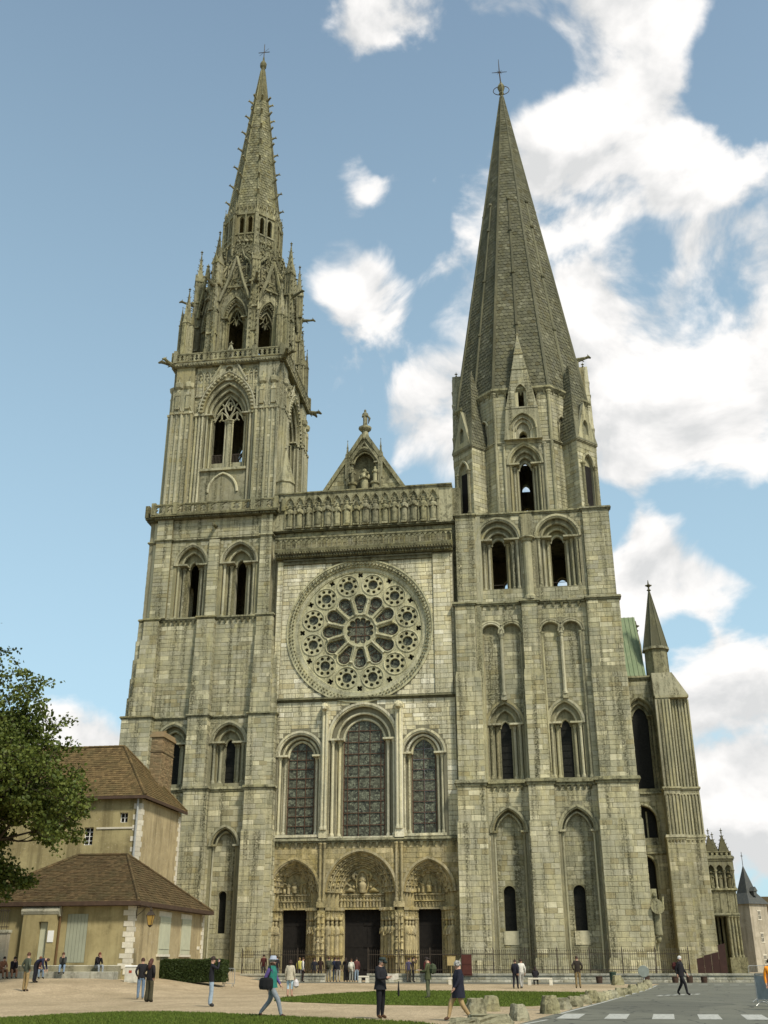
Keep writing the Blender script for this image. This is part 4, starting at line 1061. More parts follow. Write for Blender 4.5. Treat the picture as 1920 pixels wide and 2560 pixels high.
def pierced(mb, x0, x1, y, z0, z1, n, th=.16):
    'balustrade with flame-like piercings, local x along'
    h = z1-z0; mb.box(x0, x1, y-.05, y+th+.05, z1-h*.13, z1); mb.box(x0, x1, y-.03, y+th+.03, z0, z0+h*.1)
    w = (x1-x0)/n
    for i in range(n):
        a = x0+w*i; c = a+w/2; zm = z0+h*.5; s_ = h*.36
        lo, hi = z0+h*.1, z1-h*.13
        fl = [(c, hi-.04), (c+w*.34, hi-h*.22), (c+w*.16, zm), (c+w*.36, lo+h*.2), (c, lo+.04), (c-w*.36, lo+h*.2), (c-w*.16, zm), (c-w*.34, hi-h*.22)]
        mb.slab(rect(a, a+w, lo, hi), [fl], y, y+th)
def tracery_head(mb, uc, hw, sp, rise, y, r=.07):
    'flowing tracery: two cusped lights, a pointed oval and side daggers'
    tz = sp+rise
    def cv(p): mb.tube([(uc+u*hw, y, sp+v*rise) for u, v in p], r, 5)
    for s_ in (-1, 1):
        cv([(s_*.02, -.02), (s_*.2, .2), (s_*.5, .34), (s_*.78, .18), (s_*.98, -.05)])
        cv([(s_*.5, .34), (s_*.5, .05), (s_*.35, -.02)]); cv([(s_*.5, .05), (s_*.65, -.02)])
        cv([(0, .1), (s_*.28, .38), (s_*.34, .55), (s_*.2, .74), (0, .95)])
        cv([(s_*.34, .55), (s_*.55, .45), (s_*.8, .25)]); cv([(s_*.34, .55), (s_*.5, .68)])
        cv([(s_*.2, .6), (s_*.1, .52), (s_*.05, .4)]); cv([(s_*.05, .75), (s_*.1, .62), (s_*.2, .6)])

def north_tower():
    TC = (-16.3, 6.3); objs = []
    w = MB(); st = MB(); st2 = MB(); X0, X1 = -23.1, -9.6
    B = [(-23.55, -20.8), (-17.1, -14.95), (-11.55, -9.5)]
    nich = [(-18.95, 1.3), (-13.3, 1.15)]
    w.slab(rect(X0, X1, 0, 15.6), [hole(c, h, 1.0, 10.9, 1.55) for c, h in nich], -.25, .4, 0, 1, back=False)
    w.slab(rect(X0, X1, 0, 15.6), [hole(c-.1, .36, 3.9, 6.9, .38, 6) for c, h in nich], .4, 1.3, 0, 1)
    for (a, b), (c, h) in (((-20.8, -17.1), nich[0]), ((-14.95, -11.55), nich[1])): ashlar(st, (0, -.25, 0), (1, 0, 0), a, b, .2, 15.5, holes=[(c, h+.2, .9, 10.9, 1.8)])
    for c, h in nich: ashlar(st2, (0, .4, 0), (1, 0, 0), c-h, c+h, 1, 12.3, holes=[(c-.1, .4, 3.9, 6.9, .4)], ch=.4, ln=.7)
    for a, b in B:
        pier(w, st, a, b, -1.0, -.2, 12.2, 15.6); pier(w, st, a-.08, b+.08, -1.15, -.2, 0, 12.05); w.box(a-.08, b+.08, -1.15, -.2, 12.05, 12.22, t=.08)
    # lancet stage
    D = [(-18.75, 16.3, [(1.5, 19.85, 1.8), (1.05, 19.8, 1.35), (.46, 19.7, .7)]), (-13.5, 16.3, [(1.55, 19.85, 1.8), (1.08, 19.8, 1.35), (.46, 19.7, .7)])]
    stage(w, X0, X1, 15.6, 22.2, D, [-.1, .3, .65], 1.3, 0, 1)
    ashlar(st, (0, -.1, 0), (1, 0, 0), -20.75, -17.25, 16, 22.1, holes=[(D[0][0], 1.77, 16, 19.85, 2.06)]); ashlar(st, (0, -.1, 0), (1, 0, 0), -15.35, -11.55, 16, 22.1, holes=[(D[1][0], 1.82, 16, 19.85, 2.06)])
    for a, b in ((-23.55, -20.75), (-17.25, -15.35), (-11.55, -9.6)): pier(w, st, a, b, -.95, -.1, 15.95, 22.2)
    # plain stage with sloping buttresses
    w.slab(rect(-22.7, -9.8, 22.2, 31.7), [], -.05, 1.0, 0, 1)
    ashlar(st, (0, -.05, 0), (1, 0, 0), -21.0, -17.2, 22.4, 31.6); ashlar(st, (0, -.05, 0), (1, 0, 0), -15.45, -11.3, 22.4, 31.6)
    for (a, b, a2, b2) in ((-23.0, -20.9, -22.35, -21.05), (-17.25, -15.4, -17.2, -15.5), (-11.5, -9.6, -11.35, -9.85)):
        for i in range(5):
            f0, f1 = i/5, (i+1)/5; z0, z1 = 22.4+9.2*f0, 22.4+9.2*f1
            pier(w, st, a+(a2-a)*f0, b+(b2-b)*f0, -.85+.45*f0, 0, z0, z1, ch=.45)
    # belfry stage
    bw = [(-18.3, 31.9, [(1.55, 37.3, 2.1), (1.15, 37.25, 1.6), (.55, 37.15, .85)]), (-13.5, 31.9, [(1.68, 37.3, 2.15), (1.2, 37.25, 1.6), (.55, 37.15, .85)])]
    stage(w, -22.0, -10.3, 31.7, 42.3, bw, [-.05, .4, .8], 1.6, 0, 1)
    ashlar(st, (0, -.05, 0), (1, 0, 0), -20.45, -11.35, 32.0, 39.8, holes=[(q[0], q[2][0][0]+.27, 31.8, 37.3, 2.4) for q in bw]); ashlar(st, (0, -.05, 0), (1, 0, 0), -20.45, -11.35, 40.25, 42.2)
    for a, b in ((-22.05, -20.45), (-11.4, -10.25)): pier(w, st, a, b, -.35, 0, 31.9, 42.2, True)
    pier(w, st, -16.6, -15.5, -.3, 0, 32, 39.85, True)
    root = w.build('bell_tower', [ST_JOINT, ST_TOWER], CATH); objs.append(root)
    tag(root, 'taller bell tower with a lacy Flamboyant belfry and crocketed spire')
    objs.append(tag(two_tone(st.build('tower_ashlar', ST_TOWER, root), ST_LOW, 27 if st.v[0][0] > 0 else 20), kind='stuff')); objs.append(tag(st2.build('niche_ashlar', ST_TOWER, root), kind='stuff'))
    for c, h in nich:
        m = MB(); opening(m, c, 1.0, [(h, 10.9, 1.55), (h-.28, 10.9, 1.25)], [-.25, .1]); objs.append(m.build('niche_arch', ST_TOWER, root))
        m = MB(); m.ngon([(u, .85, v) for u, v in hole(c-.1, .38, 3.85, 6.9, .4, 6)]); m.box(c-.5, c+.3, .8, .83, 5, 5.05); objs.append(m.build('window', M_GLASSD, root))
    for q in D:
        m = MB(); opening(m, q[0], q[1], q[2], [-.1, .3, .65], roll=.11); objs.append(m.build('window_surround', ST_TOWER, root))
        m = MB(); m.ngon([(u, .95, v) for u, v in hole(q[0], .48, 16.25, 19.7, .72, 6)])
        for i in range(6): m.box(q[0]-.46, q[0]+.46, .91, .94, 16.8+i*.6, 16.84+i*.6)
        objs.append(m.build('window', M_GLASSD, root))
    for q in bw:
        m = MB(); opening(m, q[0], q[1], q[2], [-.05, .4, .8], roll=.12); objs.append(m.build('belfry_window', ST_TOWER, root))
    SE = [(15.56, 15.95, [(-23.55, -20.8, -1.0), (-17.1, -14.95, -1.0), (-11.55, -9.5, -1.0), (-21, -9.7, -.25)]), (22.15, 22.42, [(-23.55, -20.75, -.95), (-17.25, -15.35, -.95), (-11.55, -9.6, -.95), (-21, -9.8, -.1)]),
          (31.64, 31.95, [(-22.4, -21.0, -.4), (-17.2, -15.5, -.42), (-11.35, -9.85, -.4), (-21.2, -9.95, -.08)]), (39.88, 40.12, [(-22.05, -20.45, -.35), (-11.4, -10.25, -.35), (-20.6, -11.2, -.06)])]
    for z0, z1, segs in SE:
        m = MB()
        for k_, (a, b, y) in enumerate(segs):
            string(m, a, b, y, .3, z0+.003*k_, z1+.004*k_, .18)
            if z0 > 30 and z0 < 35 and b-a > 4: corbels(m, -20.8, -17.4, y, z0, 7, .1); corbels(m, -15.3, -11.5, y, z0, 7, .1)
        objs.append(m.build('string_course', ST_OLD, root))
    # heavy cornice and first balustrade
    m = MB(); m.box(-22.35, -9.95, -.6, .5, 42.2, 42.42); m.box(-22.55, -9.75, -.85, .5, 42.42, 42.6)
    for i in range(46): m.ball((-22.3+12.4*(i+.5)/46, -.66, 42.3), .12, 5)
    objs.append(m.build('cornice', ST_DARK, root))
    m = MB(); pierced(m, -22.4, -9.9, -.78, 42.6, 43.75, 11)
    for x in (-22.45, -20.2, -12.2, -9.9): m.box(x-.22, x+.22, -.9, -.5, 42.6, 43.9)
    objs.append(m.build('balustrade', ST_OLD, root))
    side_copies(objs, root, TC, (pi/2, -pi/2, pi), (0, 0, 0))
    m = MB(); m.box(-22.3, -10.0, -.4, 12.9, 42.3, 42.66); m.build('tower_platform', ST_OLD, root)
    m = MB(); gargoyle(m, (-16.1, -.1, 41.3), (0, -1, -.3), .9, .22); m.build('gargoyle', ST_DARK, root)
    # ---------------- flamboyant stage
    FC = (-16.05, 6.2); U = -15.9; objs = []; y = .5
    w = MB(); st = MB(); s2 = MB(); XL, XR = -21.75, -10.35
    W = (U, 47.95, [(2.35, 54.3, 3.75), (2.0, 54.15, 3.3), (1.66, 54.0, 2.95)])
    stage(w, XL, XR, 42.6, 60.5, [W], [y, y+.35, y+.7], y+1.3, 0, 1)
    ashlar(st, (0, y, 0), (1, 0, 0), XL, XR, 43, 57.0, holes=[(U, 2.6, 43.2, 54.3, 4.0)], ch=.42, ln=.8); ashlar(st, (0, y, 0), (1, 0, 0), XL, XR, 57.0, 60.2, holes=[(U, 1.6, 50, 57.5, 2.4)], ch=.42, ln=.8)
    # blind arch under the sill
    w.slab([(U-2.35, 43.0), (U-2.35, 47.9), (U+2.35, 47.9), (U+2.35, 43.0)], [hole(U, 1.5, 43.3, 45.3, 2.1, 8)], y-.02, y+.5, 1, 1, back=False); w.slab(rect(U-2.3, U+2.3, 43, 47.9), [hole(U, .72, 43.4, 44.0, .72, 8)], y+.45, y+.9, 1, 1)
    root2 = w.build('lantern_stage', [ST_JOINT, ST_OLD], root); objs.append(root2)
    objs.append(tag(st.build('tower_ashlar', ST_TOWER, root), kind='stuff'))
    m = MB(); opening(m, U, 47.95, W[2], [y, y+.35, y+.7], roll=.13, hood=False); m.box(U-2.4, U+2.4, y-.3, y+1, 47.7, 47.95)
    m.tube([(u, y-.05, v) for u, v in arch(U, 1.55, 45.3, 2.15, 8)], .14, 6)
    # mullion, parapet in the opening and head tracery
    column(m, U+.05, y+.85, 47.95, 54.0, .28, n=8)
    for q in (-.36, .4): column(m, U+q+.02, y+.8, 47.95, 54.0, .1)
    m.box(U-1.7, U+1.7, y+.8, y+1.1, 47.95, 49.0); tracery_head(m, U, 1.66, 54.0, 2.95, y+.85, .1)
    objs.append(m.build('belfry_window', ST_TOWER, root))
    m = MB()
    for i in range(22):
        x = U-1.6+3.2*i/21; m.tube([(x, y+1.0, 49.0), (x, y+1.0, 50.0)], .03, 4)
    m.box(U-1.65, U+1.65, y+.97, y+1.03, 50.0, 50.08); objs.append(m.build('guard_rail', M_IRON, root))
    # ogee hood with leaves and gable
    m = MB(); ino = arch(U, 2.5, 54.6, 4.0, 12); outo = arch(U, 3.0, 54.6, 4.75, 12); m.band(ino, outo, y-.3, y+.05); m.tube([(u, y-.32, v) for u, v in outo], .1, 5)
    for i in range(0, len(outo)):
        u, v = outo[i]; um, vm = ino[i]
        m.ball(((u+um)/2, y-.36, (v+vm)/2), .2*RND.uniform(.75, 1.1), 6); m.ball((u+(u-um)*.25, y-.2, v+(v-vm)*.25), .17*RND.uniform(.7, 1.2), 5)
    m.slab([(U-1.9, 58.3), (U+1.9, 58.3), (U+.12, 62.4), (U-.12, 62.4)], [circle(U, 59.6, .42, 10)], y-.28, y-.05)
    for sx in (-1, 1):
        m.tube([(U+sx*2.0, y-.3, 58.1), (U+sx*.9, y-.3, 60.2), (U, y-.3, 62.6)], .12, 5)
        for i in range(5): f_ = (i+.5)/5; crocket(m, (U+sx*(2.0-1.9*f_), y-.25, 58.2+4.1*f_), (sx, 0, 0), .36)
    finial(m, (U, y-.2, 62.3), .28); objs.append(m.build('ogee_hood', ST_TOWER, root))
    # buttress bundles
    for (a, b) in ((-21.85, -19.55), (-12.75, -10.25)):
        m = MB(); m.box(a, b, y-.45, y, 42.7, 57.4); m.box(a+.15, b-.15, y-.3, y, 57.4, 60.3)
        mm = MB(); ashlar(mm, (0, y-.45, 0), (1, 0, 0), a+.1, b-.1, 43, 53.5, ch=.42, ln=.75)
        for i in range(5):
            x = a+.1+(b-a-.2)*i/4; m.tube([(x, y-.5, 43.0), (x, y-.5, 54.6)], .1 if i % 2 else .14, 6); m.box(x-.2, x+.2, y-.66, y-.4, 54.4, 54.65)
        for i in range(2):
            c = a+(b-a)*(i*2+1)/4; m.tube([(u, y-.48, v) for u, v in arch(c, .42, 54.8, .75, 5)], .07, 5)
            pinnacle(m, c, y-.42, 55.0, 56.6, 59.0, .42, rows=2)
            m.lathe([(.05, 0), (.42, .35), (.5, .8), (.3, .95)], (c, y-.4, 57.3), 6)
        objs.append(m.build('buttress_bundle', ST_TOWER, root)); objs.append(tag(mm.build('buttress_ashlar', ST_TOWER, root), kind='stuff'))
    # inner shafts
    m = MB()
    for x in (-19.2, -18.85, -18.5, -13.35, -13.0): m.tube([(x, y-.12, 43), (x, y-.12, 54.4)], .11, 6); m.box(x-.18, x+.18, y-.3, y, 54.2, 54.5)
    # blind tracery panels beside the hood
    for (x0, x1) in ((-19.4, -18.0), (-13.8, -12.7)):
        m.box(x0-.1, x1+.1, y-.2, y, 56.5, 56.65)
        for i in range(2):
            c = x0+(x1-x0)*(i+.5)/2; hw = (x1-x0)/4
            m.tube([(u, y-.08, v) for u, v in [(c-hw, 56.6)]+arch(c, hw, 59.0, .7, 4)+[(c+hw, 56.6)]], .06, 5)
            for q in (-1, 1): m.tube([(c+q*hw, y-.06, 58.6), (c+q*hw*.3, y-.06, 58.9), (c, y-.06, 58.5)], .045, 4)
            m.ball((c, y-.08, 59.2), .14, 5)
    objs.append(m.build('blind_tracery', ST_TOWER, root))
    m = MB(); m.box(XL-.2, XR+.2, y-.5, y+.4, 60.2, 60.45); m.box(XL-.25, XR+.25, y-.62, y+.3, 60.45, 60.65)
    for i in range(40): m.ball((XL-.2+(XR-XL+.4)*(i+.5)/40, y-.55, 60.38), .15, 5)
    objs.append(m.build('cornice', ST_OLD, root))
    m = MB(); pierced(m, XL-.2, XR+.2, y-.62, 60.7, 61.8, 22)
    for x in (-21.9, -18.6, -13.2, -10.2): m.box(x-.2, x+.2, y-.7, y-.35, 60.7, 62.2)
    objs.append(m.build('balustrade', ST_OLD, root))
    for (x, s_) in ((XL, -1), (XR, 1)):
        m = MB(); gargoyle(m, (x, y-.3, 60.5), (s_, -.45, .05), 2.0, .26); objs.append(m.build('gargoyle', ST_DARK, root))
    side_copies(objs, root, FC, (pi/2, -pi/2, pi), (0, 0, 0))
    m = MB(); m.box(XL, XR, y+.2, 11.7, 60.3, 60.72); m.build('lantern_platform', ST_OLD, root)
    # corner pinnacles of the square stage
    for sx in (-1, 1):
        for sy in (-1, 1):
            m = MB(); x, yy = FC[0]+sx*5.3, FC[1]+sy*5.3
            pinnacle(m, x, yy, 60.5, 66.3, 71.0, .8, rot=pi/4, rows=5)
            for k in range(4):
                a = pi/4+k*pi/2+pi/4; pinnacle(m, x+cos(a)*.62, yy+sin(a)*.62, 61, 66.0, 68.6, .4, rows=2, panel=False)
            m.build('corner_pinnacle', ST_OLD, root)
    # stair turret with a conical roof
    m = MB(); m.lathe([(.98, 0), (.98, 2.2), (1.12, 2.3)], (-9.55, 1.0, 43.6), 8); m.lathe([(1.12, 45.9), (1.06, 46.0), (.08, 49.8)], (-9.55, 1.0, 0), 8, 1)
    finial(m, (-9.55, 1.0, 49.6), .22); m.build('stair_turret', [ST_TOWER, ST_TOWER], root)
    # ---------------- octagon with gabled windows
    OC = (-16.1, 6.35); AP = 4.95; HW = AP*math.tan(pi/8)
    f = MB(); win = (0, 62.0, [(1.36, 66.9, 2.5), (1.1, 66.8, 2.2), (.86, 66.6, 1.95)])
    stage(f, -HW, HW, 60.7, 71.0, [win], [0, .3, .6], 1.1, 0, 0)
    a1 = f.build('octagon_wall', ST_OLD, root)
    m = MB(); opening(m, 0, 61.5, win[2], [0, .3, .6], roll=.1, hood=False); m.tube([(u, -.1, v) for u, v in arch(0, 1.42, 66.9, 2.8, 8)], .13, 6)
    for q in arch(0, 1.1, 67.0, 2.3, 9): m.ball((q[0], .1, q[1]), .13, 5)
    for p in ([(0, -.12), (-.1, .3), (-.45, .55)], [(0, -.12), (.1, .3), (.45, .55)], [(-.72, .1), (-.3, .35), (0, .95)], [(.72, .1), (.3, .35), (0, .95)], [(-.35, -.02), (-.2, .2), (0, -.12)], [(.35, -.02), (.2, .2), (0, -.12)]):
        m.tube([(u, .8, 66.6+v*1.9) for u, v in p], .06, 4)
    # openwork gable with leaves
    for sx in (-1, 1):
        m.tube([(sx*1.75, -.55, 68.9), (sx*.8, -.55, 71.8), (0, -.55, 74.8)], .19, 5); m.tube([(sx*1.35, -.2, 69.3), (0, -.2, 73.6)], .06, 4)
        for i in range(6): f_ = (i+.5)/6; crocket(m, (sx*(1.75-1.7*f_), -.22, 68.9+5.8*f_), (sx, 0, 0), .5); crocket(m, (sx*(1.5-1.5*f_), -.3, 69.2+5.3*f_), (0, -1, 0), .3)
        m.tube([(sx*.9, -.2, 70.3), (sx*.3, -.2, 71.3), (0, -.2, 70.5)], .06, 4)
    m.tube([(u, -.2, v) for u, v in circle(0, 71.2, .42, 10)], .06, 4, closed=True); finial(m, (0, -.55, 74.5), .3)
    m.box(-HW, HW, -.3, .2, 70.85, 71.05)
    # pierced parapet above and openwork arch in front of the drum
    pierced(m, -HW, HW, -.15, 71.05, 72.2, 4)
    a2 = m.build('gabled_window', ST_OLD, root)
    m = MB()
    for i in range(2): m.box(-.72, .72, .85, .89, 62.3+i*.6, 62.35+i*.6)
    a3 = m.build('guard_rail', M_ZINC, root)
    for o in (a1, a2, a3):
        for k in range(8):
            c = o if k == 0 else o.copy()
            if k: COL.objects.link(c)
            c.matrix_local = face_oct(OC, k*pi/4, AP)
    for k in range(8):
        a = -pi/2+pi/8+k*pi/4; Rr = 5.85; x, yy = OC[0]+cos(a)*Rr, OC[1]+sin(a)*Rr; d = Vector((cos(a), sin(a), 0))
        m = MB(); pinnacle(m, x, yy, 60.7, 74.0, 78.6, .85, rot=a, rows=4)
        for (ro, q, zt) in ((.55, .95, 69.5), (.55, -.95, 69.5), (.1, .0, 70)):
            px, py = x+cos(a+q)*ro, yy+sin(a+q)*ro; pinnacle(m, px, py, 62, zt-2.2, zt, .34, rot=a, rows=2, panel=False)
        px, py = OC[0]+cos(a)*5.1, OC[1]+sin(a)*5.1; m.box(px-.35, px+.35, py-.35, py+.35, 60.7, 73.0)
        for z in (64.5, 67.6, 71.0): m.box(x-.55, x+.55, yy-.55, yy+.55, z, z+.2)
        for z in [62.5+i*.62 for i in range(18)]:
            for q_ in (-.55, .55): crocket(m, (x+cos(a+q_)*.5, yy+sin(a+q_)*.5, z+q_*.4), (cos(a+q_), sin(a+q_), 0), .3*RND.uniform(.6, 1.2))
        m.build('octagon_pier', ST_OLD, root)
        # flying arch to the drum with crockets
        m = MB(); pts = []
        for j in range(9):
            f_ = j/8; rr = 5.6-2.4*f_; pts.append((OC[0]+cos(a)*rr, OC[1]+sin(a)*rr, 72.8+4.9*f_**1.6))
        m.tube(pts, .17, 5); pts2 = [(p[0], p[1], p[2]-1.3*(1-j/10)) for j, p in enumerate(pts)]; m.tube(pts2, .12, 5)
        for j in range(0, 8): m.tube([pts[j], pts2[j]], .06, 4)
        for j in range(1, 9, 1): crocket(m, (pts[j][0], pts[j][1], pts[j][2]+.1), d, .34)
        m.build('flying_buttress', ST_OLD, root)
        if k % 1 == 0:
            m = MB(); gargoyle(m, (x+cos(a)*.4, yy+sin(a)*.4, 70.9), (d.x, d.y, .1), 1.7, .2); m.build('gargoyle', ST_DARK, root)
    # drum with ogee arches
    m = MB(); oct_ring(m, OC, 4.2, 70.9, 3.75, 74.88); oct_ring(m, OC, 3.75, 74.88, 3.2, 78.2)
    m.build('drum', ST_DARK, root)
    m = MB(); H3 = 3.3*math.tan(pi/8)
    for sx in (-1, 1):
        m.tube([(sx*1.45, -.25, 72.14), (sx*1.4, -.25, 74.16), (sx*1.0, -.2, 75.32), (sx*.35, -.15, 76.04), (0, -.1, 77.26)], .14, 5)
        m.tube([(sx*1.3, -.5, 72), (sx*1.3, -.35, 74.6)], .12, 5)
        for i in range(5): f_ = i/5; crocket(m, (sx*(1.3-1.2*f_), -.2, 74.88+3*f_), (sx, 0, 0), .48)
    m.box(-1.2, 1.2, .05, .4, 72.22, 75.03, 1)  # black panel stands for the shade behind the openwork arch
    for i in range(26): m.ball((RND.uniform(-1.3, 1.3), -.12, RND.uniform(75.46, 77.91)), RND.uniform(.09, .2), 5)
    for i in range(5):
        q = -1.2+.6*i; m.tube([(q, -.12, 75.97), (q+.1, -.12, 77.05), (q, -.1, 77.98)], .06, 4); m.tube([(q-.28, -.12, 77.33), (q, -.14, 77.77), (q+.28, -.12, 77.33)], .06, 4)
    finial(m, (0, -.15, 77.05), .25)
    for q in (-.75, 0, .75): m.tube([(q, -.3, 72), (q, -.25, 74.88)], .09, 5); m.tube([(q-.35, -.28, 74.09), (q, -.28, 74.67), (q+.35, -.28, 74.09)], .07, 4)
    o = m.build('ogee_arch', [ST_OLD, M_BLACK], root)
    for k in range(8):
        c = o if k == 0 else o.copy()
        if k: COL.objects.link(c)
        c.matrix_local = face_oct(OC, k*pi/4, 3.8)
    # lantern with paired openings
    HL = 3.12*math.tan(pi/8); m = MB()
    m.slab(rect(-HL, HL, 78.06, 83.6), [hole(s_*.52, .29, 80.1, 82, .5, 4) for s_ in (-1, 1)], 0, .35, 0, 0)
    m.box(-HL, HL, -.12, .1, 79.8, 80); m.box(-HL, HL, -.15, .1, 82.7, 82.95); m.tube([(0, -.1, 78.13), (0, -.1, 82.7)], .1, 5)
    for q in (-.75, -.25, .25, .75): m.ball((q, -.1, 78.8), .26, 6); m.tube([(q-.2, -.08, 79.2), (q, -.08, 79.7), (q+.2, -.08, 79.2)], .05, 4)
    for q in (-1, -.5, 0, .5, 1): m.slab([(q-.26, 82.95), (q+.26, 82.95), (q, 84.5)], [], -.1, .1); crocket(m, (q, -.1, 83.6), (0, -1, 0), .3)
    o = m.build('lantern_face', ST_OLD, root)
    for k in range(8):
        c = o if k == 0 else o.copy()
        if k: COL.objects.link(c)
        c.matrix_local = face_oct(OC, k*pi/4, 3.12)
        a = -pi/2+pi/8+k*pi/4; q = MB(); pinnacle(q, OC[0]+cos(a)*3.42, OC[1]+sin(a)*3.42, 77.05, 82.8, 85.2, .36, rot=a, rows=2); q.build('lantern_pinnacle', ST_OLD, root)
    def apo(z): return max(.12, (111.2-z)*.1085)
    m = MB(); oct_ring(m, OC, apo(83), 83.0, apo(108.8), 108.8); m.build('spire', ST_NSPIRE, root)
    m = MB(); scales(m, OC, 83.1, 103, apo, .42, .4, 8, .05); tag(m.build('spire_scales', ST_NSPIRE, root), kind='stuff')
    for k in range(8):
        a = -pi/2+pi/8+k*pi/4; m = MB(); d = Vector((cos(a), sin(a), 0))
        m.tube([(OC[0]+d.x*apo(z)/cos(pi/8), OC[1]+d.y*apo(z)/cos(pi/8), z) for z in (83, 95, 103, 108.8)], [.13, .11, .08, .06], 5); m.build('spire_rib', ST_NSPIRE, root)
        for z in (86.2, 88.9, 91.9, 94.9, 97.7, 100.4, 103.0):
            m = MB(); r = apo(z)/cos(pi/8); crocket(m, (OC[0]+d.x*r, OC[1]+d.y*r, z+(k % 2)*.15), d, .7); m.build('crocket', ST_OLD, root)
    m = MB(); m.lathe([(.22, 108.6), (.3, 108.9), (.24, 109.2), (.42, 109.5), (.46, 109.9), (.36, 110.2), (.15, 110.6), (.1, 111.2)], (*OC, 0), 8); m.build('spire_finial', ST_DARK, root)
    m = MB(); x, yy = OC; m.tube([(x, yy, 110.8), (x+.02, yy, 113.6)], [.07, .04], 5); m.tube([(x-.75, yy, 112.15), (x+.75, yy, 112.1)], .05, 5); m.tube([(x-.6, yy, 111.6), (x, yy, 112.15), (x+.6, yy, 112.7)], .025, 4)
    m.build('iron_cross', M_IRON, root)
    return root
NTW = north_tower()
